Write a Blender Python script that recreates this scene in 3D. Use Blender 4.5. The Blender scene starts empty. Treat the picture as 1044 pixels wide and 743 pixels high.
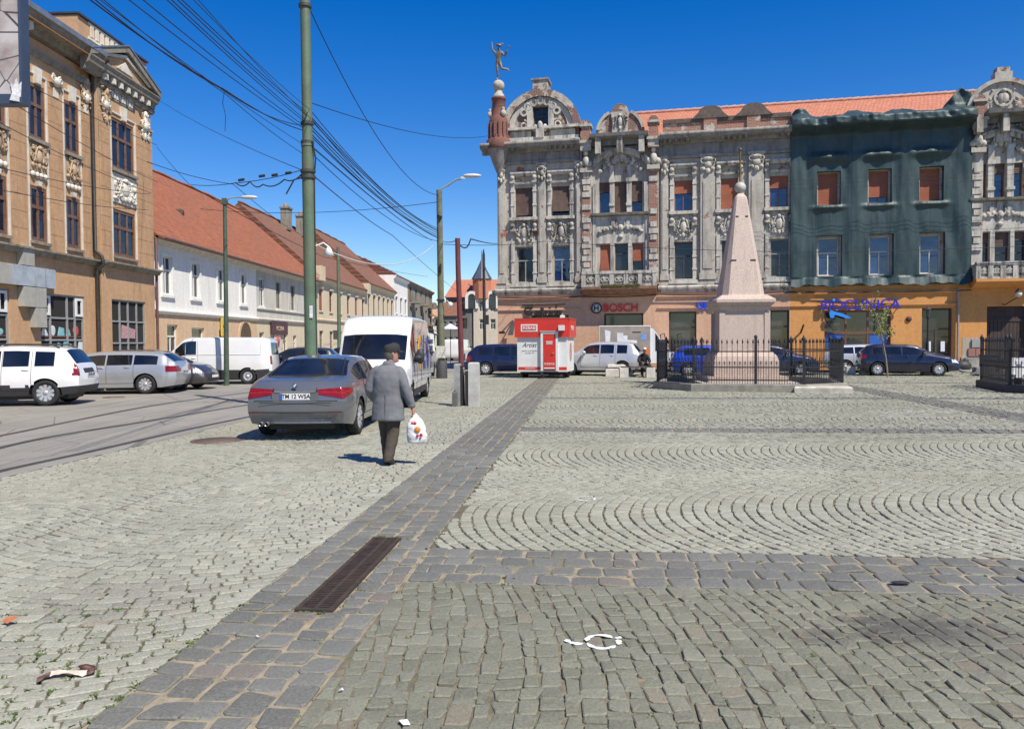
import bpy, math, random
import numpy as np
from mathutils import Vector, Matrix, Euler
R = math.radians
PI = math.pi
sc = bpy.context.scene
col = sc.collection

# ------------------------------------------------------------------ camera
CAM_H, FPX = 1.7, 800.0
PITCH, ROLL = math.atan(23.5/800), -0.006
cd = bpy.data.cameras.new('camera'); cam = bpy.data.objects.new('camera', cd); col.objects.link(cam)
cd.sensor_width = 36.0; cd.lens = FPX/1044*36.0; cd.clip_start = .1; cd.clip_end = 3000
CM = Matrix.Rotation(PI/2-PITCH, 3, 'X') @ Matrix.Rotation(ROLL, 3, 'Z')
cam.location = (0, 0, CAM_H); cam.rotation_euler = CM.to_euler()
sc.camera = cam

def ray(px, py):
    return CM @ Vector(((px-522)/FPX, (371.5-py)/FPX, -1.0))
def G(px, py, z=0.0):                      # surveyed ground point
    d = ray(px, py); t = (z-CAM_H)/d.z
    return Vector((d.x*t, d.y*t, z))
def PD(px, py, D):                         # surveyed point at a depth
    d = ray(px, py); t = D/d.y
    return Vector((d.x*t, D, CAM_H+d.z*t))
class Facade:                              # vertical survey plane with its own (s, z)
    def __init__(self, O, ang):
        self.O = Vector(O); self.x = Vector((math.cos(ang), math.sin(ang), 0)); self.ang = ang
        self.n = Vector((math.sin(ang), -math.cos(ang), 0))
    def at(self, px, py, off=0.0):
        d = ray(px, py); c = Vector((0, 0, CAM_H))
        o = self.O + self.n*off
        t = (o-c).dot(self.n)/d.dot(self.n)
        p = c+d*t
        return (p-o).dot(self.x), p.z
    def rect(self, px0, px1, py0, py1, off=0.0):
        my, mx = (py0+py1)/2, (px0+px1)/2
        return (self.at(px0, my, off)[0], self.at(px1, my, off)[0], self.at(mx, py1, off)[1], self.at(mx, py0, off)[1])
    def world(self, s, y=0, z=0):
        return self.O + self.x*s - self.n*y + Vector((0, 0, z))

# ------------------------------------------------------------------ materials
MATS = {}
def nodes_of(m):
    m.use_nodes = True
    nt = m.node_tree; nt.nodes.clear()
    out = nt.nodes.new('ShaderNodeOutputMaterial'); b = nt.nodes.new('ShaderNodeBsdfPrincipled')
    nt.links.new(b.outputs[0], out.inputs[0])
    return nt, b
def N(nt, typ, **kw):
    n = nt.nodes.new(typ)
    for k, v in kw.items():
        if k in n.inputs.keys(): n.inputs[k].default_value = v
        else: setattr(n, k, v)
    return n
def L(nt, a, b): nt.links.new(a, b)
def mixc(nt, fac, a, b, mode='MIX'):
    n = nt.nodes.new('ShaderNodeMix'); n.data_type = 'RGBA'; n.blend_type = mode
    for i, v in ((0, fac), (6, a), (7, b)):
        if hasattr(v, 'is_linked') or hasattr(v, 'links'): nt.links.new(v, n.inputs[i])
        else:
            n.inputs[i].default_value = (v if i == 0 else (v[0], v[1], v[2], 1))
    return n.outputs[2]
def ramp(nt, fac, lo, hi):
    n = nt.nodes.new('ShaderNodeMapRange'); n.clamp = True
    n.inputs[1].default_value = lo; n.inputs[2].default_value = hi
    nt.links.new(fac, n.inputs[0]); return n.outputs[0]
def math_(nt, op, a, b=0.0):
    n = nt.nodes.new('ShaderNodeMath'); n.operation = op
    for i, v in ((0, a), (1, b)):
        if hasattr(v, 'links'): nt.links.new(v, n.inputs[i])
        else: n.inputs[i].default_value = v
    return n.outputs[0]
def noise(nt, vec, scale, detail=4, rough=.55):
    n = N(nt, 'ShaderNodeTexNoise', Scale=scale, Detail=detail, Roughness=rough)
    nt.links.new(vec, n.inputs['Vector']); return n.outputs[0]
def objvec(nt, sx=1, sy=1, sz=1):
    tc = nt.nodes.new('ShaderNodeTexCoord'); mp = nt.nodes.new('ShaderNodeMapping')
    mp.inputs['Scale'].default_value = (sx, sy, sz); nt.links.new(tc.outputs['Object'], mp.inputs[0]); return mp.outputs[0]
def bump(nt, b, h, strength=.3, dist=.02):
    n = nt.nodes.new('ShaderNodeBump'); n.inputs['Strength'].default_value = strength; n.inputs['Distance'].default_value = dist
    nt.links.new(h, n.inputs['Height']); nt.links.new(n.outputs[0], b.inputs['Normal'])

def M(name, c, rough=.7, var=.15, scale=3.0, metal=0.0, bmp=0.0, bscale=40.0, coat=0.0, spec=.5, dirt=None, dirt_amt=.5, ior=None, bdist=.01):
    """general procedural paint / plaster / metal"""
    if name in MATS: return MATS[name]
    m = bpy.data.materials.new(name); nt, b = nodes_of(m); v = objvec(nt)
    n1 = noise(nt, v, scale, 6, .6)
    c1 = [x*(1-var) for x in c]; c2 = [min(1, x*(1+var)) for x in c]
    cc = mixc(nt, ramp(nt, n1, .3, .7), c1, c2)
    if dirt:
        n2 = noise(nt, objvec(nt, 1.3, 1.3, .35), 1.7, 8, .65)
        cc = mixc(nt, math_(nt, 'MULTIPLY', ramp(nt, n2, .48, .72), dirt_amt), cc, dirt)
    L(nt, cc, b.inputs['Base Color'])
    b.inputs['Roughness'].default_value = rough; b.inputs['Metallic'].default_value = metal
    b.inputs['Coat Weight'].default_value = coat; b.inputs['Coat Roughness'].default_value = .05
    b.inputs['Specular IOR Level'].default_value = spec
    if ior: b.inputs['IOR'].default_value = ior
    if bmp: bump(nt, b, noise(nt, v, bscale, 4), bmp, bdist)
    MATS[name] = m; return m

def glass(name, c=(.015, .02, .03), rough=.03, ior=1.75, wob=.0, curtain=None):
    if name in MATS: return MATS[name]
    m = bpy.data.materials.new(name); nt, b = nodes_of(m); v = objvec(nt)
    cc = mixc(nt, ramp(nt, noise(nt, v, .8, 2), .35, .65), [x*.5 for x in c], [x*1.5 for x in c])
    L(nt, cc, b.inputs['Base Color'])
    b.inputs['Roughness'].default_value = rough; b.inputs['IOR'].default_value = ior
    if wob: bump(nt, b, noise(nt, v, 1.6, 2), wob, .05)
    MATS[name] = m; return m

def tiles(name, c1, c2, mortar, row=.2, w=.19, moss=None, zk=1.45, amt=.6):
    """rows of clay roof tiles"""
    if name in MATS: return MATS[name]
    m = bpy.data.materials.new(name); nt, b = nodes_of(m)
    tc = nt.nodes.new('ShaderNodeTexCoord'); sx = nt.nodes.new('ShaderNodeSeparateXYZ'); L(nt, tc.outputs['Object'], sx.inputs[0])
    cx = nt.nodes.new('ShaderNodeCombineXYZ'); L(nt, sx.outputs[0], cx.inputs[0]); L(nt, math_(nt, 'MULTIPLY', sx.outputs[2], zk), cx.inputs[1])
    # sag the rows a little
    nz = noise(nt, tc.outputs['Object'], .6, 3); ad = nt.nodes.new('ShaderNodeVectorMath'); ad.operation = 'ADD'
    c0 = nt.nodes.new('ShaderNodeCombineXYZ'); L(nt, math_(nt, 'MULTIPLY', nz, .35), c0.inputs[1]); L(nt, cx.outputs[0], ad.inputs[0]); L(nt, c0.outputs[0], ad.inputs[1])
    br = N(nt, 'ShaderNodeTexBrick'); br.offset = .5
    L(nt, ad.outputs[0], br.inputs['Vector'])
    br.inputs['Color1'].default_value = (*c1, 1); br.inputs['Color2'].default_value = (*c2, 1); br.inputs['Mortar'].default_value = (*mortar, 1)
    br.inputs['Scale'].default_value = 1; br.inputs['Mortar Size'].default_value = .022; br.inputs['Brick Width'].default_value = w; br.inputs['Row Height'].default_value = row
    br.inputs['Mortar Smooth'].default_value = .4
    cc = br.outputs['Color']
    if moss:
        n2 = noise(nt, tc.outputs['Object'], .55, 8, .7)
        cc = mixc(nt, math_(nt, 'MULTIPLY', ramp(nt, n2, .47, .66), amt), cc, moss)
    n3 = noise(nt, tc.outputs['Object'], 4, 5, .7)
    cc = mixc(nt, .35, cc, mixc(nt, ramp(nt, n3, .3, .7), [x*.5 for x in c1], [min(1, x*1.4) for x in c2]))
    L(nt, cc, b.inputs['Base Color']); b.inputs['Roughness'].default_value = .85
    # each row steps out a little
    fr = math_(nt, 'FRACT', math_(nt, 'MULTIPLY', sx.outputs[2], zk/row))
    bump(nt, b, math_(nt, 'ADD', fr, br.outputs['Fac']), .6, .05)
    MATS[name] = m; return m

def bricks(name, c1, c2, mortar, plaster=None, cover=.5, row=.085, w=.27):
    """brickwork, partly under old render"""
    if name in MATS: return MATS[name]
    m = bpy.data.materials.new(name); nt, b = nodes_of(m)
    tc = nt.nodes.new('ShaderNodeTexCoord'); sx = nt.nodes.new('ShaderNodeSeparateXYZ'); L(nt, tc.outputs['Object'], sx.inputs[0])
    cx = nt.nodes.new('ShaderNodeCombineXYZ'); L(nt, math_(nt, 'ADD', sx.outputs[0], sx.outputs[1]), cx.inputs[0]); L(nt, sx.outputs[2], cx.inputs[1])
    br = N(nt, 'ShaderNodeTexBrick'); L(nt, cx.outputs[0], br.inputs['Vector'])
    br.inputs['Color1'].default_value = (*c1, 1); br.inputs['Color2'].default_value = (*c2, 1); br.inputs['Mortar'].default_value = (*mortar, 1)
    br.inputs['Scale'].default_value = 1; br.inputs['Mortar Size'].default_value = .012; br.inputs['Brick Width'].default_value = w; br.inputs['Row Height'].default_value = row
    cc = br.outputs['Color']; h = br.outputs['Fac']
    if plaster:
        n2 = noise(nt, objvec(nt, 1, 1, .8), 1.5, 9, .68)
        f = ramp(nt, n2, cover-.02, cover+.02)
        cc = mixc(nt, f, cc, mixc(nt, ramp(nt, noise(nt, tc.outputs['Object'], 5, 6), .3, .7), [x*.7 for x in plaster], [min(1, x*1.2) for x in plaster]))
        h = math_(nt, 'ADD', f, math_(nt, 'MULTIPLY', h, -.3))
    L(nt, cc, b.inputs['Base Color']); b.inputs['Roughness'].default_value = .9
    bump(nt, b, h, .5, .02)
    MATS[name] = m; return m

def old_plaster(name, c, c2, grime, brick=(.26, .12, .08), bare=.0, grime_amt=.75, hi=.7):
    """weathered render: two tones, vertical grime, patches of bare brick"""
    if name in MATS: return MATS[name]
    m = bpy.data.materials.new(name); nt, b = nodes_of(m)
    v = objvec(nt)
    cc = mixc(nt, ramp(nt, noise(nt, v, .9, 8, .65), .38, .62), c, c2)
    cc = mixc(nt, .5, cc, mixc(nt, ramp(nt, noise(nt, v, 7, 6, .7), .3, .7), [x*.72 for x in c], [min(1, x*1.15) for x in c2]))
    st = noise(nt, objvec(nt, 2.2, 2.2, .28), 1.5, 9, .7)
    cc = mixc(nt, math_(nt, 'MULTIPLY', ramp(nt, st, .47, hi), grime_amt), cc, grime)
    h = noise(nt, v, 30, 5)
    if bare > 0:
        pn = noise(nt, v, 1.1, 10, .7)
        f = ramp(nt, pn, 1-bare-.015, 1-bare+.015)
        bk = mixc(nt, ramp(nt, noise(nt, objvec(nt, 3, 3, 12), 2, 3), .35, .65), [x*.6 for x in brick], [x*1.5 for x in brick])
        cc = mixc(nt, f, cc, bk)
        h = math_(nt, 'SUBTRACT', math_(nt, 'MULTIPLY', h, .3), f)
    L(nt, cc, b.inputs['Base Color']); b.inputs['Roughness'].default_value = .88
    bump(nt, b, h, .35, .02)
    MATS[name] = m; return m

# ------------------------------------------------------------------ mesh builder
class MB:
    def __init__(s): s.v = []; s.f = []; s.m = []; s.sm = []; s.pr = []
    def add(s, vs, fs, m=0, smooth=False):
        k = len(s.v); s.v += [tuple(p) for p in vs]; s.pr.append((k, len(s.v), len(s.f), len(s.f)+len(fs)))
        for f in fs: s.f.append([i+k for i in f]); s.m.append(m); s.sm.append(smooth)
        return s
    def quad(s, a, b, c, d, m=0): return s.add([a, b, c, d], [(0, 1, 2, 3)], m)
    def box(s, x0, x1, y0, y1, z0, z1, m=0, mat=None):
        vs = [Vector(p) for p in ((x0, y0, z0), (x1, y0, z0), (x1, y1, z0), (x0, y1, z0), (x0, y0, z1), (x1, y0, z1), (x1, y1, z1), (x0, y1, z1))]
        if mat is not None: vs = [mat @ p for p in vs]
        return s.add(vs, [(0, 3, 2, 1), (4, 5, 6, 7), (0, 1, 5, 4), (1, 2, 6, 5), (2, 3, 7, 6), (3, 0, 4, 7)], m)
    def bbox(s, x0, x1, y0, y1, z0, z1, b=.02, m=0):   # bevelled top
        vs = [(x0, y0, z0), (x1, y0, z0), (x1, y1, z0), (x0, y1, z0), (x0, y0, z1-b), (x1, y0, z1-b), (x1, y1, z1-b), (x0, y1, z1-b),
              (x0+b, y0+b, z1), (x1-b, y0+b, z1), (x1-b, y1-b, z1), (x0+b, y1-b, z1)]
        return s.add(vs, [(0, 3, 2, 1), (8, 9, 10, 11), (0, 1, 5, 4), (1, 2, 6, 5), (2, 3, 7, 6), (3, 0, 4, 7), (4, 5, 9, 8), (5, 6, 10, 9), (6, 7, 11, 10), (7, 4, 8, 11)], m)
    def prism(s, poly, y0, y1, m=0):                   # polygon in xz pushed along y
        n = len(poly); vs = [(p[0], y0, p[1]) for p in poly]+[(p[0], y1, p[1]) for p in poly]
        fs = [tuple(range(n)), tuple(range(2*n-1, n-1, -1))]+[(i, i+n, (i+1) % n+n, (i+1) % n) for i in range(n)]
        return s.add(vs, fs, m)
    def profile(s, prof, x0, x1, m=0, e0=0, e1=0):     # (y, z) profile swept along x; e: mitre the ends outwards
        n = len(prof); vs = [(x0+e0*p[0], p[0], p[1]) for p in prof]+[(x1-e1*p[0], p[0], p[1]) for p in prof]
        fs = [tuple(range(n-1, -1, -1)), tuple(range(n, 2*n))]+[(i, (i+1) % n, (i+1) % n+n, i+n) for i in range(n)]
        return s.add(vs, fs, m)
    def rings(s, rs, m=0, smooth=True, cap=True):
        n = len(rs[0]); vs = [p for r in rs for p in r]; fs = []
        for k in range(len(rs)-1):
            for i in range(n): fs.append((k*n+i, k*n+(i+1) % n, (k+1)*n+(i+1) % n, (k+1)*n+i))
        s.add(vs, fs, m, smooth)
        if cap:
            s.add(rs[0], [tuple(range(n-1, -1, -1))], m); s.add(rs[-1], [tuple(range(n))], m)
        return s
    def tube(s, pts, r, n=8, m=0, cap=True):
        pts = [Vector(p) for p in pts]; rr = r if hasattr(r, '__len__') else [r]*len(pts); rs = []
        up = None
        for i, p in enumerate(pts):
            d = (pts[min(i+1, len(pts)-1)]-pts[max(i-1, 0)]).normalized()
            if up is None: up = Vector((0, 0, 1)) if abs(d.z) < .9 else Vector((1, 0, 0))
            a = d.cross(up)
            if a.length < 1e-4: a = d.cross(Vector((0, 1, 0)))
            a.normalize(); b = a.cross(d); up = b
            rs.append([p+(a*math.cos(t)+b*math.sin(t))*rr[i] for t in (2*PI*j/n for j in range(n))])
        return s.rings(rs, m, True, cap)
    def lathe(s, prof, c=(0, 0, 0), n=16, m=0, axis='z', smooth=True):
        rs = []
        for r, h in prof:
            ring = []
            for j in range(n):
                t = 2*PI*j/n
                if axis == 'z': ring.append((c[0]+r*math.cos(t), c[1]+r*math.sin(t), c[2]+h))
                else: ring.append((c[0]+r*math.cos(t), c[1]+h, c[2]-r*math.sin(t)))
            rs.append(ring)
        return s.rings(rs, m, smooth)
    def ball(s, c, r, n=10, k=7, m=0):
        r = r if hasattr(r, '__len__') else (r, r, r); rs = []
        for i in range(k+1):
            a = -PI/2+PI*i/k; q = max(math.cos(a), .02)
            rs.append([(c[0]+r[0]*q*math.cos(2*PI*j/n), c[1]+r[1]*q*math.sin(2*PI*j/n), c[2]+r[2]*math.sin(a)) for j in range(n)])
        return s.rings(rs, m, True)
    def loft(s, secs, n=16, m=0):      # (centre, rx, ry[, yaw])
        rs = []
        for q in secs:
            c, rx, ry = q[:3]; w = q[3] if len(q) > 3 else 0
            rs.append([(c[0]+rx*math.cos(t)*math.cos(w)-ry*math.sin(t)*math.sin(w), c[1]+rx*math.cos(t)*math.sin(w)+ry*math.sin(t)*math.cos(w), c[2]) for t in (2*PI*j/n for j in range(n))])
        return s.rings(rs, m, True)
    def build(s, name, mats, parent=None, sharp=None):
        me = bpy.data.meshes.new(name); me.from_pydata(s.v, [], s.f)
        for mm in (mats if isinstance(mats, (list, tuple)) else [mats]): me.materials.append(mm)
        me.polygons.foreach_set('material_index', s.m); me.polygons.foreach_set('use_smooth', s.sm)
        me.update()
        if sharp: me.set_sharp_from_angle(angle=R(sharp))
        o = bpy.data.objects.new(name, me); col.objects.link(o)
        if parent: o.parent = parent
        return o

def build_each(mb, name, mats, parent=None, tol=.03):
    """one part per piece: primitives that touch are one piece"""
    B = np.array([[np.min(mb.v[a:b], 0)-tol, np.max(mb.v[a:b], 0)+tol] for a, b, _, _ in mb.pr]); n = len(B); lab = list(range(n))
    def find(i):
        while lab[i] != i: lab[i] = lab[lab[i]]; i = lab[i]
        return i
    for i in range(n):
        hit = np.nonzero(((B[i+1:, 0] <= B[i, 1]) & (B[i+1:, 1] >= B[i, 0])).all(1))[0]
        for j in hit: lab[find(int(j)+i+1)] = find(i)
    gs = {}
    for i in range(n): gs.setdefault(find(i), []).append(i)
    out = []
    for ids in gs.values():
        q = MB()
        for i in ids:
            a, b, c, d = mb.pr[i]; k = len(q.v); q.v += mb.v[a:b]
            for f in range(c, d): q.f.append([x-a+k for x in mb.f[f]]); q.m.append(mb.m[f]); q.sm.append(mb.sm[f])
        out.append(q.build(name, mats, parent))
    return out

def tag(o, label=None, cat=None, group=None, kind=None):
    if label: o['label'] = label
    if cat: o['category'] = cat
    if group: o['group'] = group
    if kind: o['kind'] = kind
    return o
def thing(name, label, cat, loc=(0, 0, 0), rz=0.0, group=None):
    o = bpy.data.objects.new(name, None); col.objects.link(o); o.location = loc; o.rotation_euler = (0, 0, rz); o.empty_display_size = .2
    return tag(o, label, cat, group)
KIDS = {}
def copy_tree(o, parent=None):
    c = o.copy(); col.objects.link(c)
    if parent: c.parent = parent
    for ch in o.children: copy_tree(ch, c)
    return c
def text(name, body, size, mat, parent, loc, rot=(PI/2, 0, 0), ext=.01, shear=0, bold=0, ax='CENTER', sx=1.0):
    c = bpy.data.curves.new(name, 'FONT'); c.body = body; c.size = size; c.extrude = ext; c.align_x = ax; c.align_y = 'CENTER'; c.shear = shear; c.offset = bold
    c.materials.append(mat); o = bpy.data.objects.new(name, c); col.objects.link(o)
    o.location = loc; o.rotation_euler = rot; o.scale = (sx, 1, 1)
    if parent: o.parent = parent
    return o

# ------------------------------------------------------------------ sky and sun
w = bpy.data.worlds.new('World'); sc.world = w; w.use_nodes = True
nt = w.node_tree; nt.nodes.clear()
SUN = Vector((.48, -.57, 1)).normalized()
sky = nt.nodes.new('ShaderNodeTexSky'); sky.sky_type = 'NISHITA'; sky.sun_disc = False
sky.sun_elevation = math.asin(SUN.z); sky.sun_rotation = math.atan2(SUN.x, SUN.y)
sky.altitude = 100; sky.air_density = 1.0; sky.dust_density = .15; sky.ozone_density = 3.0
hs = nt.nodes.new('ShaderNodeHueSaturation'); hs.inputs['Saturation'].default_value = 1.47; hs.inputs['Hue'].default_value = .515
bg = nt.nodes.new('ShaderNodeBackground'); bg.inputs['Strength'].default_value = .11
wo = nt.nodes.new('ShaderNodeOutputWorld')
L(nt, sky.outputs[0], hs.inputs['Color']); L(nt, hs.outputs[0], bg.inputs[0]); L(nt, bg.outputs[0], wo.inputs[0])
sl = bpy.data.lights.new('sun', 'SUN'); sl.energy = 5.0; sl.angle = R(.53); sl.color = (1.0, .925, .80)
so = bpy.data.objects.new('sun', sl); col.objects.link(so); so.rotation_euler = SUN.to_track_quat('Z', 'Y').to_euler(); so.location = (10, -10, 60)
sc.view_settings.view_transform = 'Standard'; sc.view_settings.look = 'None'; sc.view_settings.exposure = .38; sc.view_settings.gamma = 1
sc.cycles.max_bounces = 6; sc.cycles.diffuse_bounces = 3; sc.cycles.glossy_bounces = 4; sc.cycles.sample_clamp_indirect = 6
sc.cycles.use_denoising = True; sc.cycles.denoiser = 'OPENIMAGEDENOISE'; sc.cycles.denoising_input_passes = 'RGB_ALBEDO_NORMAL'; sc.cycles.denoising_prefilter = 'ACCURATE'
# ------------------------------------------------------------------ ground, road, paving
rng = np.random.default_rng(7)
CU, SU = math.cos(R(5.43)), math.sin(R(5.43))
def uv2xy(u, v): return u*CU+v*SU, -u*SU+v*CU
def xy2uv(x, y): return x*CU-y*SU, x*SU+y*CU

def ground_mat():
    m = bpy.data.materials.new('sandy_joint'); nt, b = nodes_of(m); v = objvec(nt)
    cc = mixc(nt, ramp(nt, noise(nt, v, 9, 8, .7), .35, .65), (.085, .072, .048), (.17, .145, .10))
    cc = mixc(nt, math_(nt, 'MULTIPLY', ramp(nt, noise(nt, v, .8, 6, .65), .5, .64), .75), cc, (.075, .08, .035))
    L(nt, cc, b.inputs['Base Color']); b.inputs['Roughness'].default_value = .95
    bump(nt, b, noise(nt, v, 120, 5), .5, .01); return m
MB().quad((-900, -300, -.0145), (900, -300, -.0145), (900, 1500, -.0145), (-900, 1500, -.0145)).build('ground', ground_mat())['kind'] = 'structure'

def asphalt_mat():
    m = bpy.data.materials.new('worn_asphalt'); nt, b = nodes_of(m); v = objvec(nt)
    cc = mixc(nt, ramp(nt, noise(nt, v, .35, 8, .65), .35, .68), (.20, .19, .165), (.30, .285, .245))
    cc = mixc(nt, .4, cc, mixc(nt, ramp(nt, noise(nt, v, 60, 3, .8), .3, .7), (.12, .115, .1), (.36, .345, .31)))
    # lengthwise wear and patches
    st = noise(nt, objvec(nt, 1.6, .12, 1), 1.3, 6, .6)
    cc = mixc(nt, math_(nt, 'MULTIPLY', ramp(nt, st, .52, .68), .45), cc, (.13, .125, .115))
    vo = N(nt, 'ShaderNodeTexVoronoi', Scale=.5); vo.feature = 'DISTANCE_TO_EDGE'; L(nt, v, vo.inputs['Vector'])
    crack = math_(nt, 'MULTIPLY', math_(nt, 'LESS_THAN', vo.outputs['Distance'], .006), .6)
    cc = mixc(nt, crack, cc, (.06, .058, .055))
    L(nt, cc, b.inputs['Base Color']); b.inputs['Roughness'].default_value = .85
    bump(nt, b, noise(nt, v, 150, 4), .4, .006); return m
UB = -7.45
a0, a1 = uv2xy(UB, -5), uv2xy(UB, 420)
AS = asphalt_mat()
MB().quad((a0[0]-60, a0[1]-5, -.004), (a0[0], a0[1], -.004), (a1[0], a1[1], -.004), (a1[0]-120, a1[1], -.004)).build('road', AS)['kind'] = 'structure'

# stones -----------------------------------------------------------
def und(x, y): return .003*np.sin(x*.9+.3*y)*np.sin(y*.7-.4)+.002*np.sin(x*2.3+1)*np.sin(y*1.9)
TINT_SPOTS = []          # (x, y, rx, ry, tint, amount)
def stones(name, quads, mat, gap=.007, jit=.006, label=None, dome=.004, zoff=0.0, tilt=.035, ch0=.05, ch1=.15):
    """quads (n,4,2) in (u,v): one cut stone each, all in one paving mesh"""
    q = np.asarray(quads, dtype=np.float64)
    X = q[..., 0]*CU+q[..., 1]*SU; Y = -q[..., 0]*SU+q[..., 1]*CU
    q = np.stack([X, Y], -1); c = q.mean(1)
    keep = (c[:, 1] > 1.6) & (np.abs(c[:, 0]) < .74*c[:, 1]+3.0) & (c[:, 1] < 47)
    q, c = q[keep], c[keep]
    q = q+rng.normal(0, jit, q.shape)
    e = q-c[:, None]; ln = np.linalg.norm(e, axis=-1, keepdims=True)
    q = c[:, None]+e*(1-gap*1.4/np.maximum(ln, .01))
    near = c[:, 1] < 13
    rnd = rng.random(len(q)); top = rng.normal(0, .0022, len(q))+zoff
    tl = rng.normal(0, tilt, (len(q), 2))
    tint = np.zeros(len(q))
    for (sx, sy, rx, ry, tv, am) in TINT_SPOTS:
        d = ((c[:, 0]-sx)/rx)**2+((c[:, 1]-sy)/ry)**2
        hit = (d < 1) & (rng.random(len(q)) < am); tint[hit] = np.clip(tv+rng.normal(0, .15, hit.sum()), 0, 1)
    VV, FF, RR, TT, off = [], [], [], [], 0
    loops, starts, totals, smooth = [], [], [], []
    def emit(verts, faces_by_size, r, t):
        nonlocal off
        n, k = verts.shape[:2]
        VV.append(verts.reshape(-1, 3)); RR.append(np.repeat(r, k)); TT.append(np.repeat(t, k))
        base = off+np.arange(n)[:, None]*k
        for fs in faces_by_size:
            fs = np.asarray(fs); ff = (base[:, :, None]+fs[None].reshape(1, len(fs), fs.shape[1])).reshape(-1, fs.shape[1])
            loops.append(ff.reshape(-1)); totals.append(np.full(len(ff), fs.shape[1]))
        off += n*k
    def zat(p, cc, tp, tt): return tp[:, None]+((p-cc[:, None])*tt[:, None]).sum(-1)+und(p[..., 0], p[..., 1])
    if near.any():
        qq, cc, tp, tt = q[near], c[near], top[near], tl[near]; n = len(qq)
        ch = rng.uniform(ch0, ch1, (n, 4, 1))
        nxt, prv = np.roll(qq, -1, 1), np.roll(qq, 1, 1)
        o8 = np.stack([qq+(prv-qq)*ch, qq+(nxt-qq)*ch], 2).reshape(n, 8, 2)
        o8 = o8+rng.normal(0, .0022, o8.shape)
        r2 = cc[:, None]+(o8-cc[:, None])*rng.uniform(.84, .93, (n, 8, 1))
        z = zat(o8, cc, tp, tt); z2 = zat(r2, cc, tp, tt)
        v = np.concatenate([np.concatenate([o8, (z-.04)[..., None]], -1), np.concatenate([o8, (z-.0045-dome*.3)[..., None]], -1),
                            np.concatenate([r2, (z2+rng.normal(0, .0012, z2.shape))[..., None]], -1),
                            np.concatenate([cc[:, None], (tp[:, None]+und(cc[:, 0], cc[:, 1])[:, None]+dome*.5)[..., None]], -1)], 1)
        fa = [(i, (i+1) % 8, 8+(i+1) % 8, 8+i) for i in range(8)]+[(8+i, 8+(i+1) % 8, 16+(i+1) % 8, 16+i) for i in range(8)]
        ft = [(16+i, 16+(i+1) % 8, 24) for i in range(8)]
        emit(v, [fa, ft], rnd[near], tint[near])
    far = ~near
    if far.any():
        qq, cc, tp, tt = q[far], c[far], top[far], tl[far]
        r2 = cc[:, None]+(qq-cc[:, None])*.90
        z = zat(qq, cc, tp, tt); z2 = zat(r2, cc, tp, tt)
        v = np.concatenate([np.concatenate([qq, (z-.03)[..., None]], -1), np.concatenate([r2, z2[..., None]], -1)], 1)
        emit(v, [[(i, (i+1) % 4, 4+(i+1) % 4, 4+i) for i in range(4)]+[(4, 5, 6, 7)]], rnd[far], tint[far])
    V = np.concatenate(VV); lp = np.concatenate(loops); tot = np.concatenate(totals); st = np.concatenate([[0], np.cumsum(tot)[:-1]])
    me = bpy.data.meshes.new(name); me.vertices.add(len(V)); me.vertices.foreach_set('co', V.reshape(-1))
    me.loops.add(len(lp)); me.loops.foreach_set('vertex_index', lp.astype(np.int32))
    me.polygons.add(len(tot)); me.polygons.foreach_set('loop_start', st.astype(np.int32)); me.polygons.foreach_set('loop_total', tot.astype(np.int32))
    me.polygons.foreach_set('use_smooth', np.zeros(len(tot), bool))
    me.update(calc_edges=True)
    for nm, arr in (('rnd', RR), ('tint', TT)):
        a = me.attributes.new(nm, 'FLOAT', 'POINT'); a.data.foreach_set('value', np.concatenate(arr).astype(np.float32))
    me.materials.append(mat); o = bpy.data.objects.new(name, me); col.objects.link(o); o['kind'] = 'structure'
    return o

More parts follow.
